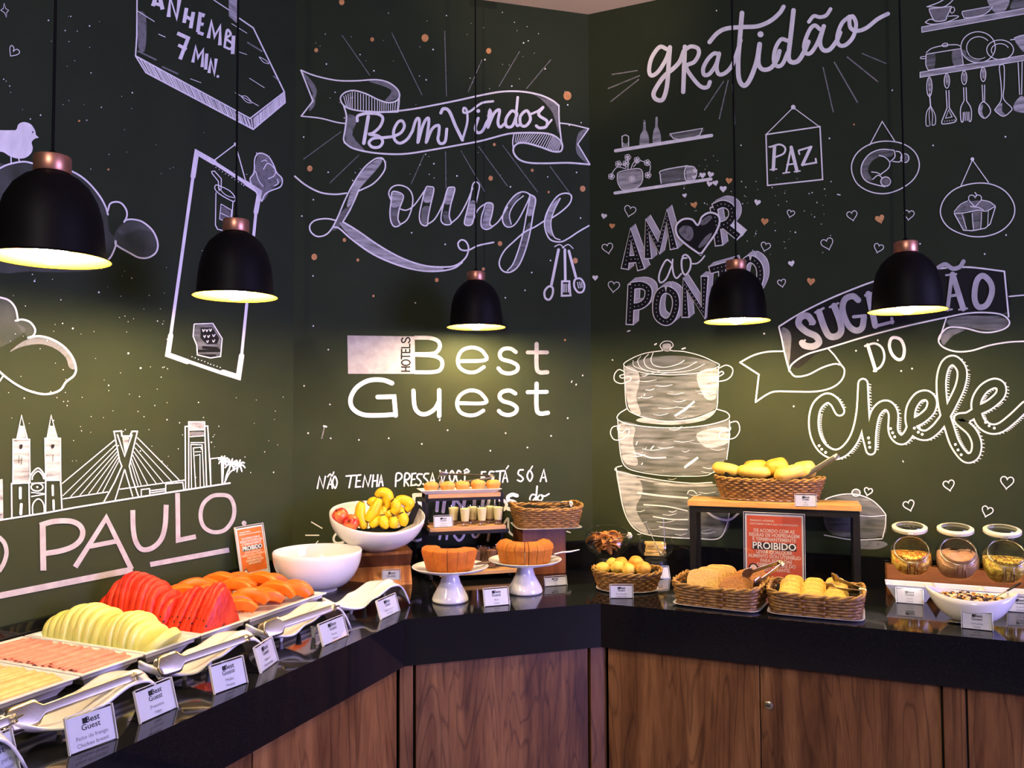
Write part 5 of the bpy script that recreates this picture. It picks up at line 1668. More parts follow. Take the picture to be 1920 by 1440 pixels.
def cloth_fan():
    m = MB()
    def pt(u, v):
        top = [(560, 640), (700, 690), (820, 700), (930, 632), (1040, 655), (1080, 690), (1170, 690), (1260, 640), (1330, 480), (1385, 365), (1420, 440)]
        q = u * (len(top) - 1); i = min(int(q), len(top) - 2); f = q - i
        x = top[i][0] * (1 - f) + top[i + 1][0] * f; y = top[i][1] * (1 - f) + top[i + 1][1] * f
        bx, by = 640 + 700 * u, 712 + 26 * math.sin(PI * u) - 110 * max(0, u - .72) * 2.4
        k = v; X = x * (1 - k) + bx * k; Y = y * (1 - k) + by * k
        return bp(X, Y, .093 - .05 * abs(u - .45) * 1.6 + .010 * noise.noise(Vector((u * 9, v * 3, 0))) * (1 - k) - .02 * (1 - k))
    m.grid(48, 6, pt)
    c = Vector(m.v[24]); m.v = [tuple(Vector(v) - c) for v in m.v]
    o = m.build('napkin', 'cloth', None, smooth=70, solid=.0015, loc=c); return tag(o, 'black cloth tucked under the bananas in the fruit bowl', 'napkin')
cloth_fan()
card_at('m', (719, 1099), (748, 1096), .052, 'clear card stand in front of the wooden fruit riser', ['Frutas', 'Fruits'], turn=-.25, lean=.12)

# ---- stepped shelf stand with muffins and dessert shots
def boxw(mb, sA, sB, dA, dB, zA, zB, mi=0):
    P = [mpt(s, d, z) for z in (zA, zB) for d in (dA, dB) for s in (sA, sB)]
    return mb.add(P, [(0, 2, 3, 1), (4, 5, 7, 6), (0, 1, 5, 4), (2, 6, 7, 3), (0, 4, 6, 2), (1, 3, 7, 5)], mi)
def sz(px, py, dist): s, d, z = mloc(W('m', px, py, dist)); return s, z
D1, D2, D3 = .125, .205, .235
tl, tz = sz(803, 935, D1); tr_, _ = sz(939, 930, D1)
ml, mz = sz(806, 998, D2); mr, _ = sz(949, 993, D2)
ts = thing('shelf_stand', 'black metal stand with stepped wooden shelves for muffins and desserts', 'stand', mpt((tl + tr_) / 2, .12, ZC), AM)
def inst(mb):
    inv = (Matrix.Translation(ts.location) @ Matrix.Rotation(AM, 4, 'Z')).inverted(); mb.v = [tuple(inv @ Vector(v)) for v in mb.v]; return mb
tb = .016
TZ = tz + tb; MZ = mz + tb * .9
inst(boxw(MB(), tl, tr_, .030, D1, tz, TZ)).build('top_shelf', 'oak', ts, bevel=.001)
inst(boxw(MB(), ml, mr, .045, D2, mz, MZ)).build('middle_shelf', 'oak', ts, bevel=.001)
LZ = ZC + .034
inst(boxw(MB(), ml + .03, mr + .05, .06, D3 + .01, LZ - .014, LZ)).build('bottom_shelf', 'oak', ts, bevel=.001)
f_ = MB(); q_ = .011
for s in (tl - q_, tr_):
    boxw(f_, s, s + q_, .035, .035 + q_, ZC, TZ - .002); boxw(f_, s, s + q_, D1 - q_, D1, ZC, TZ - .002)
    boxw(f_, s, s + q_, .035, D2, mz - q_, mz); boxw(f_, s, s + q_, .035, D3, LZ - .014 - q_, LZ - .014); boxw(f_, s, s + q_, .035, D1, tz - q_ - .003, tz - .002)
boxw(f_, tl, tr_, D1 - q_, D1 - .001, tz - q_, tz - .0005); boxw(f_, ml, mr, D2 - q_, D2 - .001, mz - q_ * 1.2, mz - .0005); boxw(f_, ml, mr, .045, .045 + q_, mz - q_, mz - .0005)
inst(f_).build('frame', 'black', ts)
# white tray with muffins
pt_l, _ = sz(788, 915, D1 + .01); pt_r, _ = sz(941, 908, D1 + .01)
tray = thing('muffin_tray', 'white porcelain tray of muffins on the topmost shelf', 'tray', mpt((pt_l + pt_r) / 2, .085, TZ), AM)
a_, b__ = (pt_r - pt_l) / 2, .058
m = MB(); rr_ = [(.022, 0), (.018, .003), (.004, .012), (.0, .015), (.003, .0165), (.012, .010), (.018, .006)]
vs = []
for ins, z in rr_: vs += [(-a_ + ins, -b__ + ins, z), (a_ - ins, -b__ + ins, z), (a_ - ins, b__ - ins, z), (-a_ + ins, b__ - ins, z)]
m.add(vs, [(j * 4 + i, j * 4 + (i + 1) % 4, (j + 1) * 4 + (i + 1) % 4, (j + 1) * 4 + i) for j in range(len(rr_) - 1) for i in range(4)] + [(3, 2, 1, 0), (24, 25, 26, 27)])
m.build('tray', 'porcelain', tray, bevel=.0015)
M['muffin'] = mat('muffin_crumb', (0.54, 0.21, 0.04), (0.68, 0.33, 0.08), 60, rough=0.8, bump=.5, bscale=120)
spots(M['muffin'], (0.10, 0.035, 0.012), 160, .70)
def muffin(seed):
    m = MB(); r = .029
    m.lathe([(0, 0), (r * .72, 0), (r * .80, .004), (r * .98, .020), (r * 1.02, .023), (r * .98, .028), (r * .80, .034), (r * .45, .0385), (0, .040)], 26)
    for i, v in enumerate(m.v):
        x, y, z = v; n = noise.noise(Vector((x * 60 + seed, y * 60, z * 40))); k = 1 + .07 * n; m.v[i] = (x * k, y * k, z * (1 + .10 * n * (z > .02)))
        a = math.atan2(y, x)
        if z < .021: q = 1 + .03 * math.cos(a * 13); m.v[i] = (m.v[i][0] * q, m.v[i][1] * q, m.v[i][2])
    return m.build('muffin', 'muffin', None, smooth=60)
MS = [(808.5, 913), (839.5, 911.5), (867.5, 910.5), (896.5, 909.5), (924.5, 908.5)]
for i, (px, py) in enumerate(MS):
    s, z = sz(px, py, .100); o = muffin(i * 3.3); o.location = mpt(s, .100, TZ + .007); o.rotation_euler = (0, 0, i * 1.3); o.scale = (.98, .98, (1.0, .95, .97, 1.08, 1.02)[i])
    tag(o, 'golden muffin, %s from the left in the row on the top shelf' % ORD[i + 1], 'muffin', 'muffins on the top shelf')
s1, z1 = sz(815, 893, .06)
make_tongs('pastry_tongs', 'steel tongs with comb claws lying behind the muffins on the top shelf', mpt(s1, .052, TZ + .050), (PI / 2 - .5, -.02, AM + .02), .232, 'comb', .034)
card_c = W('m', 832, 985, D2 - .004); cs_, cd_, cz_ = mloc(card_c)
make_card(.066, .040, 'clear card stand on the middle wooden shelf, left of the cream desserts', ['Mousse', 'Sobremesa'], mpt(cs_, D2 - .010, MZ), AM, .15)
M['cream'] = mat('cream_mousse', (0.74, 0.60, 0.30), (0.80, 0.68, 0.40), 60, rough=0.6, bump=.2, bscale=200)
M['choc'] = mat('chocolate_mousse', (0.13, 0.050, 0.026), (0.22, 0.095, 0.052), 90, rough=0.75, bump=.8, bscale=260)
def shot(name, lab, grp, h, r, fill, base):
    t = thing(name, lab, 'dessert', (0, 0, 0), 0, grp); rb = r * .70
    MB().lathe([(0, 0), (rb, 0), (rb * 1.02, .003), (r, h), (r - .0014, h), (rb - .001, .010), (0, .009)], 28).build('glass_cup', 'glass', t, smooth=40)
    f = lambda z: (rb - .0022) + (r - rb - .0002) * (z / h)
    MB().lathe([(0, .0105), (f(.0105) - .001, .0105), (f(h * .93), h * .90), (f(h * .93) * .6, h * .935), (0, h * .94)], 26).build('mousse', fill, t, smooth=50)
    if base: MB().lathe([(0, .0100), (f(.01), .0100), (f(.018) + .0003, .018), (0, .0181)], 22).build('base_layer', base, t, smooth=40)
    return t
c0 = shot('dessert_shot', 'x', 'cream dessert shots on the middle shelf', .071, .0215, 'cream', 'choc')
CPOS = [(850.5, .135, 'cream dessert shot beside the card on the middle shelf'), (872, .178, 'cream dessert shot at the left of the front row on the middle shelf'), (886, .135, 'cream dessert shot at the back between the two left front ones'),
        (903.5, .178, 'cream dessert shot in the centre of the front row on the middle shelf'), (918.5, .135, 'cream dessert shot at the back between the two right front ones'), (934, .172, 'cream dessert shot at the right end of the middle shelf')]
for i, (px, dd, lb) in enumerate(CPOS):
    o = c0 if i == 0 else copy_tree(c0); s, z = sz(px, 980, dd); o.location = mpt(s, dd, MZ + .0005); o['label'] = lb
h0 = shot('chocolate_shot', 'x', 'chocolate dessert shots on the bottom shelf', .074, .0225, 'choc', None)
HPOS = [(834.5, .150, 'chocolate dessert shot standing alone at the left of the bottom shelf'), (872, .150, 'chocolate dessert shot behind the cut gap of the left cake'), (891.5, .198, 'chocolate dessert shot second in the front of the cluster'),
        (906, .150, 'chocolate dessert shot in the middle of the back row, bottom shelf'), (922, .205, 'chocolate dessert shot frontmost in the cluster between the cakes'), (934.5, .145, 'tallest-looking chocolate dessert shot at the back of the cluster'), (951, .185, 'chocolate dessert shot partly behind the right cake')]
for i, (px, dd, lb) in enumerate(HPOS):
    o = h0 if i == 0 else copy_tree(h0); s, z = sz(px, 1040, dd); o.location = mpt(s, dd, LZ + .0005); o['label'] = lb

# ---- cake stands and ring cakes
M['cake'] = mat('golden_cake_crust', (0.34, 0.072, 0.002), (0.48, 0.130, 0.005), 40, rough=0.75, bump=.5, bscale=150)
M['cake2'] = mat('brown_cake_crust', (0.34, 0.088, 0.004), (0.46, 0.150, 0.010), 40, rough=0.75, bump=.5, bscale=150)
M['crumb'] = mat('yellow_cake_crumb', (0.52, 0.22, 0.045), (0.62, 0.30, 0.075), 90, rough=0.85, bump=.5, bscale=220)
def cake_stand(label, loc):
    t = thing('cake_stand', label, 'cake stand', loc, 0, 'white pedestal cake stands')
    MB().lathe([(0, .002), (.054, 0), (.059, .003), (.060, .008), (.056, .020), (.045, .040), (.034, .060), (.028, .080), (.030, .092), (0, .093)], 48).build('pedestal', 'porcelain', t, smooth=60)
    MB().lathe([(0, .0925), (.032, .0925), (.080, .097), (.115, .106), (.125, .1125), (.126, .1145), (.124, .1155), (.112, .110), (.078, .1035), (0, .102)], 64).build('plate', 'porcelain', t, smooth=60)
    return t
def wedge(name, prof, a0, a1, mats, parent=None):
    """slice of a ring cake: closed outline (r, z) swept from a0 to a1, crumb on the two cut faces"""
    n = max(4, int(abs(a1 - a0) / .05)); k = len(prof); m = MB(); vs = []
    for i in range(n + 1):
        a = a0 + (a1 - a0) * i / n
        for r, z in prof:
            w_ = 1 + .018 * noise.noise(Vector((r * math.cos(a) * 40, r * math.sin(a) * 40, z * 40)))
            vs.append((r * w_ * math.cos(a), r * w_ * math.sin(a), z * (w_ if z > .02 else 1)))
    fs = [(i * k + j, i * k + (j + 1) % k, (i + 1) * k + (j + 1) % k, (i + 1) * k + j) for i in range(n) for j in range(k)]
    m.add(vs, fs, 0); m.add([vs[j] for j in range(k)], [tuple(range(k))[::-1]], 1); m.add([vs[n * k + j] for j in range(k)], [tuple(range(k))], 1)
    return m.build(name, mats, parent, smooth=40)
P1 = (.731, -.864, ZC); P2 = (.912, -.657, ZC)
cake_stand('white pedestal cake stand on the left, nearer the worktop edge', P1); cake_stand('white pedestal cake stand on the right, in front of the wooden block', P2)
A1 = math.atan2(CAM.y - P1[1], CAM.x - P1[0]); A2 = math.atan2(CAM.y - P2[1], CAM.x - P2[0])
prof1 = [(.030, .001), (.074, .001), (.080, .006), (.096, .062), (.094, .070), (.085, .075), (.050, .076), (.036, .072), (.030, .060)]
def at1(o, P, z=.1032): o.location = (P[0], P[1], P[2] + z)
cut1 = [(-1.95, -.98, 'large uncut piece at the left of the golden ring cake'), (-.97, -.62, 'golden cake slice next to the uncut piece'), (-.61, -.12, 'golden cake slice left of the middle cut'), (-.10, .26, 'golden cake slice right of the middle cut'),
        (.27, .62, 'golden cake slice second from the right end'), (.63, 1.15, 'golden cake slice at the right end of the left cake')]
for a, b, lb in cut1:
    o = wedge('cake_slice', prof1, A1 + a + .002, A1 + b - .002, ['cake', 'crumb']); at1(o, P1); tag(o, lb, 'cake', 'slices of the golden ring cake')
prof2 = [(.030, .001), (.082, .001), (.088, .006), (.096, .045), (.100, .052), (.098, .062), (.086, .074), (.066, .080), (.046, .074), (.034, .058)]
cut2 = [(-1.75, -.72), (-.70, -.36), (-.35, -.02), (.0, .13), (.15, .44), (.455, .74), (.75, 1.03), (1.04, 1.75)]
N2 = ['uncut left end of the brown ring cake', 'brown cake slice beside the uncut left end', 'brown cake slice left of the deep middle cut', 'thinnest brown cake slice, right of the deep middle cut', 'brown cake slice second right of the deep cut', 'brown cake slice third right of the deep cut', 'brown cake slice beside the uncut right end', 'uncut right end of the brown ring cake']
for (a, b), lb in zip(cut2, N2):
    o = wedge('cake_slice', prof2, A2 + a + .004, A2 + b - .004, ['cake2', 'crumb']); at1(o, P2); tag(o, lb, 'cake', 'slices of the brown ring cake')
M['choc_dark'] = mat('dark_handle', (0.05, 0.02, 0.012), (0.09, 0.04, 0.02), 40, rough=.35)
kn = thing('cake_knife', 'dark handled cake knife on the left cake stand, right of the cake', 'knife', (P1[0] + .088, P1[1] + .062, ZC + .1135), AM + .3)
MB().tube([(-.030, 0, .004), (-.01, 0, .006), (.02, .002, .006), (.034, .002, .004)], [.005, .007, .007, .004], 8, flat=.7).build('handle', 'choc_dark', kn, smooth=60)
MB().box(-.115, -.028, -.007, .007, .0035, .0045).build('blade', 'steel', kn)
cs2 = thing('cake_server', 'white cake server resting on the right cake stand, its handle pointing right', 'cake server', (P2[0] + .055, P2[1] + .060, ZC + .115), AM + .05)
MB().tube([(.03, 0, .008), (.06, .0, .013), (.09, 0, .013), (.125, 0, .018)], [.004, .005, .005, .003], 8, flat=.6).build('handle', 'porcelain', cs2, smooth=60)
MB().prism([(-.045, -.006), (-.03, -.016), (.02, -.012), (.035, -.003), (.035, .003), (.02, .012), (-.03, .016), (-.045, .006)], .004, .006).build('blade', 'steel', cs2)
card_at('m', (910, 1138), (954, 1134), .053, 'clear card stand on the worktop between the two cake stands', ['Bolo', 'Cake'])
card_at('m', (1023, 1100), (1062, 1097), .030, 'small pale card stand behind the right cake stand, in front of the wooden block', ['Bolo', 'Cake'])

# ---- wooden block with a square wicker basket
bl, _ = sz(980, 1040, .215); br, _ = sz(1061, 1040, .215); zb = sz(1020, 990, .215)[1]
wbk = MB(); boxw(wbk, bl, br, .075, .215, ZC, zb); cbk = mpt((bl + br) / 2, .145, ZC); inv = (Matrix.Translation(cbk) @ Matrix.Rotation(AM, 4, 'Z')).inverted(); wbk.v = [tuple(inv @ Vector(v)) for v in wbk.v]
o = wbk.build('wood_block', 'dark_wood', None, bevel=.002, loc=cbk, rot=(0, 0, AM)); tag(o, 'dark wooden block pedestal under the square wicker basket', 'stand')
M['wicker'] = mat('woven_wicker', (0.085, 0.036, 0.010), (0.26, 0.125, 0.034), 60, rough=0.5, contrast=(.3, .65))
M['wicker_rim'] = mat('wicker_rim', (0.22, 0.11, 0.024), (0.42, 0.23, 0.055), 50, rough=0.5)
def make_basket(label, a, b, h, p, rows, stakes, loc, rz, flare=.84, wave=0.0, amp=.0034, group='brown wicker bread baskets'):
    """woven basket on a superellipse plan (half sizes a, b at the rim)"""
    t = thing('wicker_basket', label, 'basket', loc, rz, group)
    def per(q, s):
        c, n = math.cos(q), math.sin(q)
        return Vector((a * s * math.copysign(abs(c) ** (2 / p), c), b * s * math.copysign(abs(n) ** (2 / p), n), 0))
    N = stakes * 4
    # even spacing round the plan
    S = [per(2 * PI * i / 720, 1) for i in range(720)]; L = [0]
    for i in range(720): L.append(L[-1] + (S[(i + 1) % 720] - S[i]).length)
    ang = []; j = 0
    for i in range(N):
        g = L[-1] * i / N
        while L[j + 1] < g: j += 1
        ang.append(2 * PI * (j + (g - L[j]) / max(1e-9, L[j + 1] - L[j])) / 720)
    m = MB(); r = h / rows * .56
    for k in range(rows):
        z = h * (k + .5) / rows; s = flare + (1 - flare) * (z / h); pts = []
        for i, q in enumerate(ang):
            P = per(q, s); nr = Vector((P.x / (a * a), P.y / (b * b), 0)).normalized()
            P = P + nr * (amp * math.sin(2 * PI * i / 4 + PI * (k % 2))); P.z = z + wave * (P.x / a) ** 4 * (z / h); pts.append(P)
        m.tube(pts, r, 5, closed=True)
    m.build('weave', 'wicker', t, smooth=70)
    st = MB()
    for i in range(0, N, 2):
        q = ang[i]; P0 = per(q, flare); P1_ = per(q, 1); P1_.z = h + wave * (P1_.x / a) ** 4; st.tube([P0, P1_], .0016, 5)
    st.build('stakes', 'wicker', t, smooth=70)
    rm = MB()
    for ph in (0, PI):
        pts = []
        for i in range(N * 2):
            q = ang[i // 2] if i % 2 == 0 else (ang[i // 2] + (ang[(i // 2 + 1) % N] + (2 * PI if i // 2 == N - 1 else 0) - ang[i // 2]) / 2)
            P = per(q, 1.0); nr = Vector((P.x / (a * a), P.y / (b * b), 0)).normalized(); w_ = 2 * PI * i / 14.0 + ph
            P = P + nr * (.0036 * math.cos(w_)); P.z = h + .002 + .0036 * math.sin(w_) + wave * (per(q, 1).x / a) ** 4; pts.append(P)
        rm.tube(pts, .0036, 6, closed=True)
    rm.build('rim', 'wicker_rim', t, smooth=70)
    bt = MB(); bt.add([per(q, flare * .99) + Vector((0, 0, z)) for z in (.001, .004) for q in ang], [tuple(range(N))[::-1], tuple(range(N, 2 * N))] + [(i, (i + 1) % N, N + (i + 1) % N, N + i) for i in range(N)])
    bt.build('base', 'wicker', t)
    return t
def make_plate(label, a, b, p, loc, rz, name='serving_plate'):
    m = MB(); n = 64
    def per(q, s, z):
        c, k = math.cos(q), math.sin(q); return (a * s * math.copysign(abs(c) ** (2 / p), c), b * s * math.copysign(abs(k) ** (2 / p), k), z)
    rows = [(.80, 0), (.86, .001), (.99, .0050), (1.0, .0065), (.985, .0072), (.90, .0045), (.82, .0035)]
    vs = [per(2 * PI * i / n, s, z) for s, z in rows for i in range(n)]
    fs = [(j * n + i, j * n + (i + 1) % n, (j + 1) * n + (i + 1) % n, (j + 1) * n + i) for j in range(len(rows) - 1) for i in range(n)]
    m.add(vs, fs + [tuple(range(n))[::-1], tuple((len(rows) - 1) * n + i for i in range(n))])
    o = m.build(name, 'porcelain', None, smooth=45, loc=loc, rot=(0, 0, rz)); return tag(o, label, 'plate')
def liner(label, a, b, z0, z1, p, loc, rz, bumps=.004, seed=0, lip=None):
    """black napkin lining a basket"""
    m = MB(); n = 48
    def fn(u, v):
        q = 2 * PI * u; c, k = math.cos(q), math.sin(q); s = v if v < .8 else .8 + (v - .8) * .9
        x = a * s * math.copysign(abs(c) ** (2 / p), c); y = b * s * math.copysign(abs(k) ** (2 / p), k)
        zz = z0 + (0 if v < .7 else (z1 - z0) * ((v - .7) / .3) ** 1.2) + bumps * noise.noise(Vector((x * 30 + seed, y * 30, v * 3))) * (1 + 2 * v) + (lip or 0) * max(0, -c - .55) / .45 * v ** 4
        return (x, y, zz)
    m.grid(n, 10, fn, closeu=True)
    o = m.build('napkin', 'cloth', None, smooth=70, solid=.0014, loc=loc, rot=(0, 0, rz)); return tag(o, label, 'napkin')
sb, _ = sz(1022, 985, .17); kp = mpt(sb, .178, zb + .0005); krz = AM - .12
make_plate('white square plate under the wicker basket on the wooden block', .128, .112, 7, kp, krz)
kb = kp + Vector((0, 0, .0040))
make_basket('square wicker basket on the white plate atop the wooden block', .132, .105, .070, 5, 9, 22, kb, krz, .86, .012)
liner('black napkin lining the square wicker basket', .116, .092, .012, .062, 5, kb, krz, .006, 3)
M['dark_bread'] = mat('brown_bread', (0.14, 0.055, 0.022), (0.26, 0.115, 0.05), 40, rough=0.8, bump=.4, bscale=150)
for i, (dx, dy, lb) in enumerate(((-.035, .02, 'dark bread roll at the left in the square wicker basket'), (.045, .03, 'dark bread roll at the right in the square wicker basket'), (.01, -.03, 'dark bread roll in the front of the square wicker basket'))):
    o = MB().ball((0, 0, 0), .038, .028, .022, 18, 12, jit=.12, seed=i * 2.0).build('dark_roll', 'dark_bread', None, smooth=80); c, s = math.cos(krz), math.sin(krz)
    o.location = kb + Vector((dx * c - dy * s, dx * s + dy * c, .044)); o.rotation_euler = (0, 0, i); tag(o, lb, 'bread', 'dark rolls in the square basket')
q1 = W('m', 1002, 955, .20)
make_tongs('bread_tongs', 'steel tongs lying across the square wicker basket', kb + Vector((-.045, -.045, .076)), (PI / 2 - .25, -.02, AM + .02), .165, 'flat', .030)
# ------------------------------------------------------------------ right run of the buffet
# glass bowls of crackers and wafer sticks on low black pedestals
M['cracker'] = mat('toasted_crisp', (0.42, 0.13, 0.022), (0.60, 0.26, 0.055), 40, rough=0.6, bump=.3, bscale=150)
M['wafer'] = mat('wafer_stick', (0.60, 0.36, 0.10), (0.70, 0.47, 0.17), 50, rough=0.65, bump=.2, bscale=150)
def pedestal(label, x, y, r, z1):
    o = MB().lathe([(0, 0), (r * .92, 0), (r, .004), (r, z1 - .004), (r * .96, z1), (0, z1)], 40).build('display_pedestal', 'black', None, smooth=40, loc=(x, y, ZC)); return tag(o, label, 'stand')
def glass_bowl(label, loc, r, h, tilt, rz):
    t = thing('glass_bowl', label, 'bowl', loc, rz, 'clear glass bowls at the back of the right worktop'); t.rotation_euler = Euler((tilt, 0, rz), 'XYZ')
    P = []
    n = 16
    for i in range(n + 1):
        a = -PI / 2 + (PI / 2 + .55) * i / n
        P.append((max(0, r * math.cos(a)), h * .5 + h * .55 * math.sin(a) * (1.0 if a < 0 else .95)))
    z0 = P[0][1]; P = [(a, z - z0) for a, z in P]; P[0] = (0, .0); P.insert(1, (r * .38, .0))
    P = [p for i, p in enumerate(P) if i < 2 or p[0] > r * .42]
    P.append((P[-1][0] + .0025, P[-1][1] + .0015))
    MB().lathe(P, 48).build('bowl', 'glass', t, smooth=60)
    MB().tube([(P[-1][0] * math.cos(q), P[-1][0] * math.sin(q), P[-1][1]) for q in [2 * PI * i / 48 for i in range(48)]], .0018, 6, closed=True).build('rim', 'glass', t, smooth=70)
    return t
G1 = W('r', 1139, 1043, .185); G2 = W('r', 1230, 1049, .170)
pedestal('low black pedestal under the glass bowl of crackers', G1.x, G1.y, .052, G1.z - ZC); pedestal('low black pedestal under the glass bowl of wafer sticks', G2.x, G2.y, .044, G2.z - ZC)
glass_bowl('clear glass bowl of curled toasted crackers in the wall corner', G1 + Vector((0, 0, .003)), .090, .115, .22, .3)
glass_bowl('clear glass bowl of wafer sticks with upright tongs', G2 + Vector((0, 0, .003)), .069, .095, .12, .2)
def cracker(seed):
    q = random.Random(seed); R = q.uniform(.016, .024); wv = q.uniform(.6, 1.0)
    return MB().grid(12, 6, lambda u, v: ((u - .5) * .050, (v - .5) * .026 * math.sin(PI * (.12 + .76 * u)), .010 * math.cos(3.2 * (u - .5)) * 1.2 + .008 * (2 * v - 1) ** 2 * wv)).build('cracker', 'cracker', None, smooth=70, solid=.0032)
cp = [cracker(s) for s in range(3)]; r_ = random.Random(12)
lay = [(.020, .036, 5), (.038, .060, 7), (.056, .070, 9), (.070, .058, 7)]; kk = 0
WHERE = ('at the bottom of', 'in the lower layer of', 'in the upper layer of', 'on top of')
for li, (z, rad, n) in enumerate(lay):
    for i in range(n):
        o = cp[kk] if kk < 3 else cp[kk % 3].copy()
        if kk >= 3: COL.objects.link(o)
        a = 2 * PI * i / n + li; rr_ = rad * (.82 if i % 3 else .45); kk += 1
        o.location = G1 + Vector((rr_ * math.cos(a), rr_ * math.sin(a) * .9 - z * .15, z + .004 + r_.uniform(-.004, .004))); o.rotation_euler = (r_.uniform(-.8, .8), r_.uniform(-.6, .6), r_.uniform(0, 6.3))
        tag(o, 'curled toasted cracker %s the glass bowl, %s counted clockwise' % (WHERE[li], ORD[i + 1]), 'cracker', 'toasted crackers in the glass bowl')
ws = None; kk = 0
for li in range(4):
    for i in range(3):
        L = .072 if li else .060
        if ws is None: ws = MB().box(-.036, .036, -.006, .006, -.0055, .0055).build('wafer_stick', 'wafer', None, bevel=.001); o = ws
        else: o = ws.copy(); COL.objects.link(o)
        a = .15 + (.12 if li % 2 else -.15) + r_.uniform(-.08, .08)
        off_ = (i - 1) * .0155
        o.location = G2 + Vector((-off_ * math.sin(a) + r_.uniform(-.004, .004), off_ * math.cos(a) - .01, .024 + li * .0125)); o.rotation_euler = (0, r_.uniform(-.03, .03), a)
        tag(o, 'pale wafer stick in the glass bowl, %s layer from the bottom, %s from the front' % (ORD[li + 1], ORD[i + 1]), 'wafer stick', 'wafer sticks in the glass bowl')
ta, tb_, tc_ = W('r', 1242, 1038, .225), W('r', 1211, 979, .225), W('r', 1244, 973, .225)
tw = thing('sugar_tongs', 'dark slim tongs standing open in the bowl of wafer sticks', 'tongs', ta)
for e in (tb_, tc_):
    e = e - ta; side = Vector((0.006 if e.x > -.01 else -.006, 0, 0))
    MB().tube([(0, 0, 0), side * 1.2 + e * .12, e * .5 + side, e], [.0038, .0034, .0030, .0018], 8, flat=.5).build('arm', 'gunmetal' if 'gunmetal' in M else 'steel', tw, smooth=60)
MB().tube([(-.010, 0, .004), (-.007, 0, -.004), (0, 0, -.007), (.007, 0, -.004), (.010, 0, .004)], .004, 8).build('bow', 'steel', tw, smooth=60)
make_tongs('cracker_tongs', 'steel tongs lying across the glass bowl of crackers', G1 + Vector((-.055, -.05, .078)), (PI / 2 - .3, -.05, .30), .15, 'flat', .022)

# oval basket of cheese bread
PO = Vector((1.222, -.475, ZC)); ORZ = .26
make_plate('white oval plate under the basket of cheese bread', .108, .082, 2.3, PO, ORZ)
PB = PO + Vector((0, 0, .0042))
make_basket('small oval wicker basket of cheese bread balls', .118, .090, .060, 2.4, 7, 20, PB, ORZ, .80, .006)
liner('black napkin under the cheese bread balls', .098, .074, .010, .060, 2.4, PB, ORZ, .006, 5)
M['cheesebread'] = mat('cheese_bread', (0.64, 0.34, 0.024), (0.78, 0.58, 0.13), 40, rough=0.6, bump=.25, bscale=90)
M['cheesebread2'] = mat('browned_cheese_bread', (0.50, 0.15, 0.008), (0.74, 0.46, 0.06), 36, rough=0.6, bump=.25, bscale=90)
CB = [(338, 1083, .03, .026, 0, 'leftmost pale cheese bread ball in the oval basket'), (425, 1040, -.02, .024, 0, 'pale cheese bread ball at the back left of the oval basket'), (505, 1040, -.015, .026, 1, 'browned cheese bread ball in the middle at the back'),
      (470, 1075, .03, .025, 0, 'cheese bread ball in the middle of the oval basket'), (638, 1030, .0, .0265, 1, 'topmost golden cheese bread ball in the oval basket'), (702, 1082, .03, .0265, 1, 'rightmost browned cheese bread ball in the oval basket'), (575, 1095, .045, .025, 0, 'pale cheese bread ball at the front of the oval basket')]
for cx, cy, off_, r, k, lb in CB:
    P = onpl(1060 + cx / 4.8, 840 + cy / 4.8, PO + Vector((0, -off_, 0)), (-.25, -1, 0))
    o = MB().ball((0, 0, 0), r, r * .97, r * .86, 20, 13, jit=.10, seed=cx * .01).build('cheese_bread', 'cheesebread2' if k else 'cheesebread', None, smooth=80, loc=P); tag(o, lb, 'cheese bread', 'cheese bread balls in the oval basket')
card_at('r', (1145, 1122), (1186, 1122), .041, 'clear card stand in front of the oval basket of cheese bread', ['Pão de queijo', 'Cheese bread'], lean=.12)
card_at('r', (1222, 1087), (1255, 1085), .042, 'clear card stand behind the oval basket, below the wafer sticks', ['Biscoitos', 'Crackers'])

# wooden topped riser with the roll basket
M['oak_top'] = mat('honey_wood_board', (0.46, 0.22, 0.055), (0.60, 0.33, 0.10), 14, rough=0.4, stretch=(1, 9, 9))
RC = Vector((1.680, -.128, ZC)); RRZ = .055; RW, RD, RH = .592 / 2, .172 / 2, .290
ri = thing('shelf_riser', 'black framed riser with honey coloured wooden top on the right worktop', 'stand', RC, RRZ)
MB().box(-RW, RW, -RD, RD, RH - .019, RH).build('top_board', 'oak_top', ri, bevel=.001)
f_ = MB(); q_ = .022
for sx in (-1, 1):
    xa, xb = (-RW + .006, -RW + .006 + q_) if sx < 0 else (RW - .006 - q_, RW - .006)
    for ya in (-RD + .004, RD - .004 - q_): MB().box(xa, xb, ya, ya + q_, 0, RH - .0195).build('leg', 'black', ri)
    f_.box(xa, xb, -RD + .004 + q_, RD - .004 - q_, RH - .0195 - q_, RH - .0195)
for ya in (-RD + .004, RD - .004 - q_): f_.box(-RW + .006 + q_, RW - .006 - q_, ya, ya + q_, RH - .0195 - q_, RH - .0195)
f_.build('rail', 'black', ri)
zt = ZC + RH
BP = Vector((1.668, -.118, zt))
make_plate('white oval plate under the basket of bread rolls on the riser', .172, .058, 2.8, BP, RRZ)
BB = BP + Vector((0, 0, .0042))
make_basket('long oval wicker basket of bread rolls on the riser', .192, .064, .072, 2.7, 9, 27, BB, RRZ, .86, .008)
liner('black napkin showing at the left end of the bread roll basket', .170, .053, .012, .072, 2.7, BB, RRZ, .010, 8, .030)
M['roll'] = mat('pale_bread_roll', (0.66, 0.33, 0.022), (0.78, 0.56, 0.14), 26, rough=0.55, bump=.12, bscale=80)
M['roll2'] = mat('golden_bread_roll', (0.58, 0.18, 0.008), (0.74, 0.42, 0.04), 24, rough=0.5, bump=.12, bscale=80)
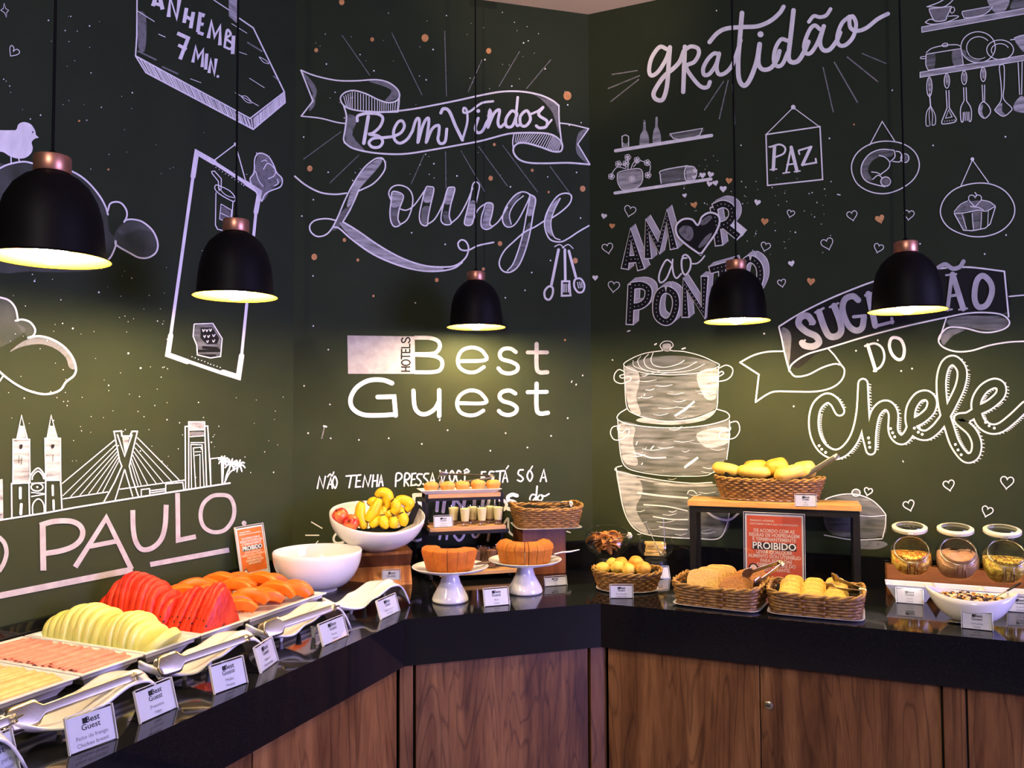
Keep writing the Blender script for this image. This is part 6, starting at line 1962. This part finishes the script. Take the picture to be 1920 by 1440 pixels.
RO = [(585, 190, .02, (.055, .026, .024), -.25, 0, 'bread roll at the left end of the riser basket, over the black napkin'), (830, 212, .035, (.062, .030, .024), -.12, 0, 'long pale bread roll at the front of the riser basket'),
      (850, 168, -.02, (.045, .027, .025), .1, 1, 'golden bread roll behind the long pale one'), (1042, 175, .005, (.042, .034, .035), .3, 1, 'round golden bread roll standing tallest in the riser basket'),
      (1150, 222, .04, (.055, .028, .026), .35, 0, 'bread roll with browned end at the front right of the riser basket'), (1290, 200, .0, (.040, .030, .034), .2, 0, 'bread roll at the right end of the riser basket')]
for cx, cy, off_, (rx, ry, rz_), ro, k, lb in RO:
    P = onpl(1240 + cx / 4.8, 840 + cy / 4.8, BP + Vector((0, -off_, 0)), (-.05, -1, 0)); m = MB()
    def fn(u, v):
        a = 2 * PI * u; b = PI * (v - .5); d_ = Vector((math.cos(b) * math.cos(a), math.cos(b) * math.sin(a), math.sin(b)))
        cut = .10 * math.exp(-((d_.y + .25 * d_.x) / .10) ** 2) * max(0, d_.z); q = 1 - cut + .05 * noise.noise(d_ * 2 + Vector((cx, 0, 0)))
        k_ = (1 - abs(d_.x) ** 3) ** (1 / 3) / max(1e-6, math.sqrt(max(0, 1 - d_.x * d_.x))) if abs(d_.x) < .999 else 1.0; k_ = min(k_, 1.25)
        return (d_.x * rx * q, d_.y * ry * q * k_, d_.z * rz_ * q * k_)
    m.grid(28, 18, fn, closeu=True); o = m.build('bread_roll', 'roll2' if k else 'roll', None, smooth=80, loc=P); o.rotation_euler = (0, -ro * .6, ro); tag(o, lb, 'bread roll', 'bread rolls in the riser basket')
ha, hb_ = W('r', 1520, 886, .135), W('r', 1572, 853, .150); dv = hb_ - ha
t_ = make_tongs('bread_tongs', 'steel tongs leaning out of the right end of the riser basket', ha - dv.normalized() * .10, (.5, 0, 0), dv.length + .10, 'flat', .034)
t_.rotation_euler = (dv.to_track_quat('X', 'Z')).to_euler()
card_at('r', (1492, 950), (1530, 951), .040, 'clear card stand on the wooden riser top, in front of the roll basket', ['Pão', 'Bread'], z=zt, lean=.12)
sa, sb_ = W('r', 1397, 960, .265), W('r', 1510, 965, .265)
make_notice('large red orange notice standing under the wooden riser', (sb_ - sa).length - .006, (sa.z - ZC) - .004, ((sa.x + sb_.x) / 2 - .004, -.275, ZC), -.02, .04, 'red_print', .075, 'pale_ink')

# rectangular baskets of sliced bread and toast
M['loaf_crumb'] = mat('bread_crumb', (0.64, 0.36, 0.080), (0.76, 0.50, 0.15), 120, rough=0.85, bump=.5, bscale=260)
M['loaf_crust'] = mat('bread_crust', (0.60, 0.25, 0.020), (0.72, 0.36, 0.035), 30, rough=0.6)
M['brown_crumb'] = mat('brown_bread_crumb', (0.34, 0.130, 0.026), (0.52, 0.235, 0.060), 130, rough=0.85, bump=.5, bscale=260)
M['brown_crust'] = mat('brown_bread_crust', (0.13, 0.034, 0.006), (0.24, 0.072, 0.012), 30, rough=0.6)
M['toast_crumb'] = mat('toast_crumb', (0.74, 0.45, 0.055), (0.82, 0.58, 0.11), 120, rough=0.85, bump=.4, bscale=240)
M['toast_crust'] = mat('toast_crust', (0.60, 0.24, 0.008), (0.70, 0.34, 0.016), 30, rough=0.6)
def slice_mesh(name, P, t, mats):
    """outline in local XZ, thickness along Y: crumb on the faces, crust round the edge"""
    n = len(P); m = MB(); vs = [(x, y, z) for y in (-t / 2, t / 2) for x, z in P]
    m.add(vs, [tuple(range(n)), tuple(range(n, 2 * n))[::-1]], 0); m.add(vs, [(i, n + i, n + (i + 1) % n, (i + 1) % n) for i in range(n)], 1)
    o = m.build(name, mats, None, bevel=.0015, weld=True); return o
def loaf(w, h, dome): # rounded loaf outline
    P = [(-w * .44, 0), (w * .44, 0), (w * .5, h * .10)]
    P += [(w * .5 * math.copysign(abs(math.cos(t)) ** .55, math.cos(t)), h * dome + h * (1 - dome) * math.sin(t) ** .8) for t in [PI * i / 16 for i in range(17)]]
    return P + [(-w * .5, h * .10)]
B1 = Vector((1.556, -.560, ZC)); B1R = -.09; B2 = Vector((1.842, -.562, ZC)); B2R = -.005
for P, R_, lb, gl in ((B1, B1R, 'rectangular wicker basket of white and brown bread slices', 'white plate under the basket of bread slices'), (B2, B2R, 'rectangular wicker basket of small toasts, right of the bread slices', 'white plate under the basket of small toasts')):
    make_plate(gl, .138, .110, 7, P, R_)
    make_basket(lb, .136, .108, .060, 7, 7, 22, P + Vector((0, 0, .0042)), R_, .91, .010)
liner('black napkin lining the basket of bread slices', .120, .094, .012, .056, 7, B1 + Vector((0, 0, .0042)), B1R, .006, 11)
liner('black napkin lining the basket of small toasts', .120, .094, .012, .056, 7, B2 + Vector((0, 0, .0042)), B2R, .006, 14)
wsl = slice_mesh('bread_slice', loaf(.098, .092, .55), .0125, ['loaf_crumb', 'loaf_crust'])
for i in range(6):
    o = wsl if i == 0 else wsl.copy()
    if i: COL.objects.link(o)
    o.location = B1 + Vector((-.050 + i * .0095, -.056 + i * .0195, .022)); o.rotation_euler = (-.36 + .03 * i, .03 * math.sin(i * 2.0), .12 - .05 * (i % 3)); o.scale = (1, 1, (1, .97, 1.02, .99, 1.03, 1)[i])
    tag(o, 'white bread slice, %s from the front of the leaning stack' % ORD[i + 1], 'bread slice', 'white bread slices in the basket')
bsl = slice_mesh('bread_slice', loaf(.086, .070, .42), .0115, ['brown_crumb', 'brown_crust'])
for i in range(10):
    o = bsl if i == 0 else bsl.copy()
    if i: COL.objects.link(o)
    o.location = B1 + Vector((.046 + i * .0050, -.078 + i * .0172, .022 + .0016 * i)); o.rotation_euler = (-.40 + .02 * (i % 3), .05 * math.sin(i * 2.3), .05 + .09 * math.sin(i * 1.9)); o.scale = (1 + .03 * math.sin(i * 2.1), 1, 1 + .05 * math.sin(i * 1.3))
    tag(o, 'brown bread slice, %s from the front of the leaning row' % ORD[i + 1], 'bread slice', 'brown bread slices in the basket')
tsl = slice_mesh('toast_slice', loaf(.062, .050, .35), .0068, ['toast_crumb', 'toast_crust'])
first = True; CN = ('left', 'middle', 'right')
for c in range(3):
    for i in range(8):
        o = tsl if first else tsl.copy()
        if not first: COL.objects.link(o)
        first = False
        o.location = B2 + Vector((-.074 + c * .066 + .005 * math.sin(i * 2 + c), -.074 + i * .0192 + .003 * c, .024 + .0024 * i + .004 * ((i + c) % 2))); o.rotation_euler = (-.56 + .02 * i + .06 * ((i + c) % 2), .03 * math.sin(i * 3.0 + c), .10 * math.sin(i * 1.7 + c * 2))
        tag(o, 'small golden toast in the %s column, %s from the front' % (CN[c], ORD[i + 1]), 'toast', 'small toasts in the basket')
def tongs_between(name, label, a, b, scoop, spread, roll=0.0, L=None):
    """scoops near a, hinge at b"""
    dv = b - a; t = make_tongs(name, label, a, (0, 0, 0), L or dv.length, scoop, spread)
    t.rotation_euler = (dv.to_track_quat('X', 'Z').to_matrix() @ Matrix.Rotation(roll, 3, 'X')).to_euler(); return t
tongs_between('bread_tongs', 'steel tongs resting on the brown bread side of the bread basket', W('r', 1402, 1088, .60), W('r', 1464, 1056, .52), 'flat', .040, .6)
tongs_between('bread_tongs', 'steel tongs sticking out of the right side of the toast basket', W('r', 1555, 1092, .53), W('r', 1617, 1108, .57), 'flat', .034, .7)

# cereal jars in a scooped wooden rack
M['rack_wood'] = mat('rack_wood', (0.16, 0.052, 0.012), (0.27, 0.10, 0.024), 10, rough=0.4, stretch=(1, 9, 9))
def rk(px, py): q = W('r', px, py, .228); return (q.x, q.z)
top_ = [rk(1663, 1058), rk(1676, 1060)]
def scoop(x0, x1, yb, y0, y1): return [rk(x0 + (x1 - x0) * (i / 10), y0 + (y1 - y0) * i / 10 + (yb - (y0 + y1) / 2) * (1 - (2 * i / 10 - 1) ** 4)) for i in range(11)]
top_ += scoop(1677, 1744, 1079, 1061, 1064) + [rk(1746, 1064), rk(1757, 1065)] + scoop(1758, 1832, 1086, 1065, 1069) + [rk(1834, 1070), rk(1846, 1071)] + scoop(1847, 1922, 1094, 1071, 1075) + [rk(1924, 1075), rk(1936, 1076)]
x0_, x1_ = top_[0][0], top_[-1][0]
rack = thing('jar_rack', 'brown wooden rack with scooped front edge holding the three cereal jars', 'rack', ((x0_ + x1_) / 2, -.15, ZC))
cx_ = (x0_ + x1_) / 2
MB().prism([(x - cx_, z - ZC) for x, z in top_] + [(x1_ - cx_, 0), (x0_ - cx_, 0)], -.078, -.066, 'y').build('front_board', 'rack_wood', rack)
MB().box(x0_ - cx_, x1_ - cx_, -.066, .11, 0, .014).build('floor_board', 'rack_wood', rack)
MB().box(x0_ - cx_, x1_ - cx_, .095, .11, .014, .075).build('back_board', 'rack_wood', rack)
M['seal'] = mat('white_rubber_seal', (0.72, 0.70, 0.52), (0.78, 0.76, 0.58), 20, rough=0.4)
M['wire'] = mat('clip_wire', (0.70, 0.68, 0.55), (0.75, 0.73, 0.6), 30, rough=0.25, metal=1.0)
JT = math.radians(46)
JR = Matrix.Rotation(JT, 4, 'X')
def sq(q, p=3.2): c, s = math.cos(q), math.sin(q); return math.copysign(abs(c) ** (2 / p), c), math.copysign(abs(s) ** (2 / p), s)
JP = [(0, -.062), (.040, -.062), (.058, -.054), (.0665, -.040), (.069, -.02), (.069, .012), (.064, .030), (.055, .042), (.0505, .048), (.0505, .060)]
def jar_body(mb, k, zmax=None, up=None, h0=0.0, n=40):
    rows = []
    for r, z in JP:
        sqf = max(0, min(1, (.045 - z) / .03)) if z > 0 else 1; row = []
        for i in range(n):
            q = 2 * PI * i / n; a, b = sq(q); c, s = math.cos(q), math.sin(q)
            row.append(Vector((r * k * (a * sqf * .94 + c * (1 - sqf)) if sqf < 1 else r * k * a * .94, r * k * (b * sqf * .94 + s * (1 - sqf)) if sqf < 1 else r * k * b * .94, z * (k if z < 0 else 1))))
        rows.append(row)
    vs = [v for row in rows for v in row]
    if up is not None:
        for v in vs:
            e = v.y * up.y + v.z * up.z - h0
            if e > 0: v.z -= e / up.z
    mb.add(vs, [(j * n + i, j * n + (i + 1) % n, (j + 1) * n + (i + 1) % n, (j + 1) * n + i) for j in range(len(rows) - 1) for i in range(n)]); return mb
def make_jar(label, loc):
    t = thing('clip_jar', label, 'jar', loc, 0, 'tilted clip top jars in the rack'); t.rotation_euler = (JT, 0, 0)
    jar_body(MB(), 1.0).build('glass_body', 'glass', t, smooth=60)
    MB().tube([(.051 * math.cos(q), .051 * math.sin(q), .060) for q in [2 * PI * i / 40 for i in range(40)]], .0028, 8, closed=True).build('rim', 'glass', t, smooth=70)
    MB().tube([(.0535 * math.cos(q), .0535 * math.sin(q), .049) for q in [2 * PI * i / 40 for i in range(40)]], .0013, 6, closed=True).build('neck_wire', 'wire', t, smooth=70)
    ld = Matrix.Translation((0, .054, .060)) @ Matrix.Rotation(-JT + .20, 4, 'X') @ Matrix.Translation((0, .042, .004))
    MB().lathe([(.0535, -.002), (.0565, .001), (.0565, .010), (.052, .013), (.043, .0135), (.043, .0125), (.050, .010)], 44).tf(ld).build('seal', 'seal', t, smooth=50)
    MB().lathe([(0, .004), (.044, .004), (.045, .013), (.040, .0195), (0, .0205)], 44).tf(ld).lathe([(.050, -.009), (.0525, -.008), (.0525, -.001), (.047, -.001)], 44).tf(ld, 44 * 5).build('lid', 'glass', t, smooth=50)
    hg = MB(); hg.tube([ld @ Vector((s * .008, -.056, .004)) for s in (-1, 1)], .0016, 6)
    for s in (-1, 1): hg.tube([ld @ Vector((s * .008, -.056, .004)), (s * .008, .055, .050)], .0013, 6)
    hg.build('hinge', 'wire', t, smooth=60)
    cl = MB(); cl.tube([(-.013, -.053, .049), (-.014, -.066, .036), (-.016, -.078, -.002), (-.013, -.081, -.012), (.013, -.081, -.012), (.016, -.078, -.002), (.014, -.066, .036), (.013, -.053, .049)], .0017, 6)
    cl.tube([(-.008, -.058, .044), (-.007, -.070, .020), (-.005, -.079, -.010)], .0014, 6); cl.tube([(.008, -.058, .044), (.007, -.070, .020), (.005, -.079, -.010)], .0014, 6)
    cl.build('clip', 'wire', t, smooth=60); return t
JC = [W('r', 1708, 1046, .120), W('r', 1795, 1050, .120), W('r', 1884, 1054, .120)]
JL = ['open clip top glass jar of golden cereal flakes, left in the rack', 'open clip top glass jar of brown powdery cereal, middle of the rack', 'open clip top glass jar of yellow granola, right in the rack']
M['flake1'] = mat('golden_flakes', (0.50, 0.17, 0.012), (0.82, 0.52, 0.085), 75, contrast=(.43, .57), rough=.6, bump=1.0, bscale=120)
M['flake1b'] = mat('orange_flakes', (0.66, 0.16, 0.018), (0.75, 0.30, 0.035), 30, rough=.6)
M['bran'] = mat('brown_bran', (0.36, 0.18, 0.085), (0.50, 0.28, 0.15), 40, rough=.9, bump=.6, bscale=90)
M['flake3'] = mat('yellow_granola', (0.40, 0.22, 0.020), (0.80, 0.60, 0.11), 75, contrast=(.43, .57), rough=.6, bump=1.0, bscale=120)
M['flake3b'] = mat('dark_granola_bits', (0.16, 0.07, 0.02), (0.3, 0.15, 0.04), 40, rough=.7)
upl = JR.transposed().to_3x3() @ Vector((0, 0, 1))
jr = random.Random(31)
for i, (c, lb) in enumerate(zip(JC, JL)):
    make_jar(lb, c)
    h0 = (.016, .026, .010)[i]; mb = MB(); jar_body(mb, .955, up=upl, h0=h0); n0 = len(mb.v)
    if i == 1:
        for j in range(n0):
            v = Vector(mb.v[j]); e = v.y * upl.y + v.z * upl.z - h0
            if abs(e) < 1e-5: mb.v[j] = tuple(v + upl * (.010 * noise.noise(v * 45)))
    # the lumpy top surface, filled in over the whole mouth
    def surf(u, v):
        q = 2 * PI * u; a, b = sq(q, 2.6); r = .060 * v; x, y = r * a * .98, r * b * .98
        y = y * .92 - .004; z = (h0 - y * upl.y) / upl.z
        z = min(z, .052 - (.0 if r < .045 else (r - .045) * 1.2)); rr2 = .0475 if z > .035 else .066
        k = min(1, rr2 / max(1e-6, math.hypot(x, y)))
        return Vector((x * k, y * k, z)) + upl * ((.010 if i == 1 else .005) * noise.noise(Vector((x * 50, y * 50, i))))
    mb.grid(30, 9, surf, closeu=True); mats = [('flake1', 'flake1b'), ('bran', 'bran'), ('flake3', 'flake3b')][i]
    if i != 1:
        for j in range(430):
            if j < 230:
                u, v = jr.random(), math.sqrt(jr.random()) * .97; p = surf(u, v)
            else:
                q = jr.uniform(0, 2 * PI); z = jr.uniform(-.045, .020); a, b = sq(q); rr_ = .0635 if z < .010 else .060
                p = Vector((rr_ * a * .94, rr_ * b * .94, z))
                if p.y * upl.y + p.z * upl.z > h0: continue
            R = Euler((jr.uniform(0, 6), jr.uniform(0, 6), jr.uniform(0, 6))).to_matrix().to_4x4(); k0 = len(mb.v); s = jr.uniform(.0026, .0048)
            mb.add([(s, 0, 0), (0, s, s * .2), (-s, 0, 0), (0, -s, -s * .2), (0, 0, s * .5), (0, 0, -s * .5)], [(0, 1, 4), (1, 2, 4), (2, 3, 4), (3, 0, 4), (1, 0, 5), (2, 1, 5), (3, 2, 5), (0, 3, 5)], 1 if jr.random() < .35 else 0)
            mb.tf(Matrix.Translation(p) @ R, k0)
    o = mb.build('cereal', list(mats), None, smooth=60, loc=c, rot=(JT, 0, 0))
    tag(o, ('golden cereal flakes filling the left jar', 'brown powdery cereal filling the middle jar', 'yellow granola filling the right jar')[i], 'cereal', None, 'stuff')
# white tapered catch dishes in front of the jars
def tapered_dish(label, loc, wt_, wb, dt, db, h):
    t = MB(); th = .004
    def rect(w_, d_, z): return [(-w_ / 2, -d_ / 2, z), (w_ / 2, -d_ / 2, z), (w_ / 2, d_ / 2, z), (-w_ / 2, d_ / 2, z)]
    rows = [rect(wb, db, 0), rect(wt_, dt, h), rect(wt_ - th, dt - th, h + .001), rect(wt_ - 2 * th, dt - 2 * th, h - .002), rect(wb + .03, db + .02, h - .014)]
    vs = [v for r in rows for v in r]; fs = [(j * 4 + i, j * 4 + (i + 1) % 4, (j + 1) * 4 + (i + 1) % 4, (j + 1) * 4 + i) for j in range(4) for i in range(4)] + [(3, 2, 1, 0), (16, 17, 18, 19)]
    o = t.add(vs, fs).build('catch_dish', 'porcelain', None, bevel=.0015, loc=loc); return tag(o, label, 'dish', 'white tapered dishes in front of the jars')
for px, lb in ((1706, 'white tapered dish in front of the left cereal jar'), (1797, 'white tapered dish in front of the middle jar, behind the oval bowl'), (1893, 'white tapered dish at the right edge, in front of the right jar')):
    q = W('r', px, 1092, .282); tapered_dish(lb, (q.x, -.282, ZC), .148, .088, .082, .050, .052)
card_at('r', (1682, 1130), (1730, 1134), .044, 'clear card stand in front of the left white tapered dish', ['Cereal', 'Cereal'])
card_at('r', (1891, 1147), (1938, 1150), .044, 'clear card stand at the right edge of the photo', ['Granola', 'Granola'])

# boat shaped bowl of dried fruit mix
BX = Vector((2.262, -.545, ZC)); BRZ = -.10
boat = thing('boat_bowl', 'white boat shaped bowl of raisin and dried fruit mix at the right', 'bowl', BX, BRZ)
def boat_pt(u, v, k=1.0, dz=0.0):
    s = 2 * u - 1; hw_ = .066 * (1 - abs(s) ** 2.3) ** .8 + .0005; L = .118
    a = PI * v; rim = .082 + .020 * abs(s) ** 2.5 - .004
    bot = .004 + .070 * abs(s) ** 2.6
    y = -hw_ * math.cos(a) * k; z = rim - (rim - bot) * math.sin(a) ** .75 + dz
    return (s * L * k * (1 - .10 * (1 - (z - bot) / max(.01, rim - bot)) * abs(s)), y, z)
MB().grid(40, 20, lambda u, v: boat_pt(u, v)).build('bowl', 'porcelain', boat, smooth=70, solid=.0045, weld=True)
MB().lathe([(0, 0), (.030, 0), (.032, .002), (.030, .007), (0, .007)], 32, sx=1.3).build('foot', 'porcelain', boat, smooth=50)
M['raisin'] = mat('dark_raisin', (0.018, 0.008, 0.012), (0.05, 0.02, 0.02), 40, rough=.45)
M['apricot'] = mat('dried_apricot', (0.70, 0.25, 0.03), (0.76, 0.38, 0.06), 40, rough=.5)
M['nut'] = mat('pale_nut', (0.70, 0.48, 0.22), (0.78, 0.60, 0.34), 40, rough=.6)
mb = MB(); zr_ = lambda x, y: .072 + .010 * (1 - (x / .11) ** 2) - .10 * abs(y) ** 1.3
mb.grid(20, 10, lambda u, v: ((2 * u - 1) * .102, (2 * v - 1) * .060 * max(.02, (1 - abs(2 * u - 1) ** 2.3)) ** .8, zr_((2 * u - 1) * .102, 0) - .012 + .0), 0)
for i in range(330):
    s = jr.uniform(-1, 1); hw_ = .060 * max(.02, (1 - abs(s) ** 2.3)) ** .8; y = jr.uniform(-1, 1) * hw_; x = s * .100
    mb.ball((x, y, zr_(x, y) - .004 + jr.uniform(-.003, .003)), jr.uniform(.0035, .0065), jr.uniform(.003, .005), jr.uniform(.0025, .0045), 7, 5, mi=jr.choice([0, 0, 1, 2, 2, 0, 1]))
o = mb.build('fruit_mix', ['raisin', 'apricot', 'nut'], None, smooth=70, loc=BX, rot=(0, 0, BRZ)); tag(o, 'mix of raisins, nuts and dried fruit filling the boat shaped bowl', 'dried fruit', None, 'stuff')
sA, sB = W('r', 1872, 1117, .535), W('r', 1914, 1093, .505)
sp = thing('serving_spoon', 'black handled spoon leaning in the boat shaped bowl', 'spoon', sA); e = sB - sA
MB().tube([e * .38, e * .6, e * .85, e], [.0038, .0045, .0045, .003], 8, flat=.6).build('handle', 'black', sp, smooth=60)
MB().tube([e * -.25, e * .1, e * .40], [.0022, .0022, .0028], 8, flat=.6).build('shaft', 'steel', sp, smooth=60)
MB().ball(tuple(e * -.42), .016, .011, .004, 16, 10).build('bowl', 'steel', sp, smooth=80)
fs_ = gz(1789, 1168, ZC)
sp2 = thing('teaspoon', 'steel spoon lying on the worktop beside the boat shaped bowl', 'spoon', fs_ + Vector((0, 0, .001)), -.5)
MB().ball((0, 0, .004), .020, .013, .0045, 16, 10).build('bowl', 'steel', sp2, smooth=80)
MB().tube([(.018, 0, .005), (.05, 0, .007), (.10, 0, .004)], [.0022, .002, .003], 8, flat=.5).build('handle', 'steel', sp2, smooth=60)
card_at('r', (1805, 1178), (1860, 1184), .046, 'clear card stand in front of the boat shaped bowl', ['Uva passa', 'Raisin'])
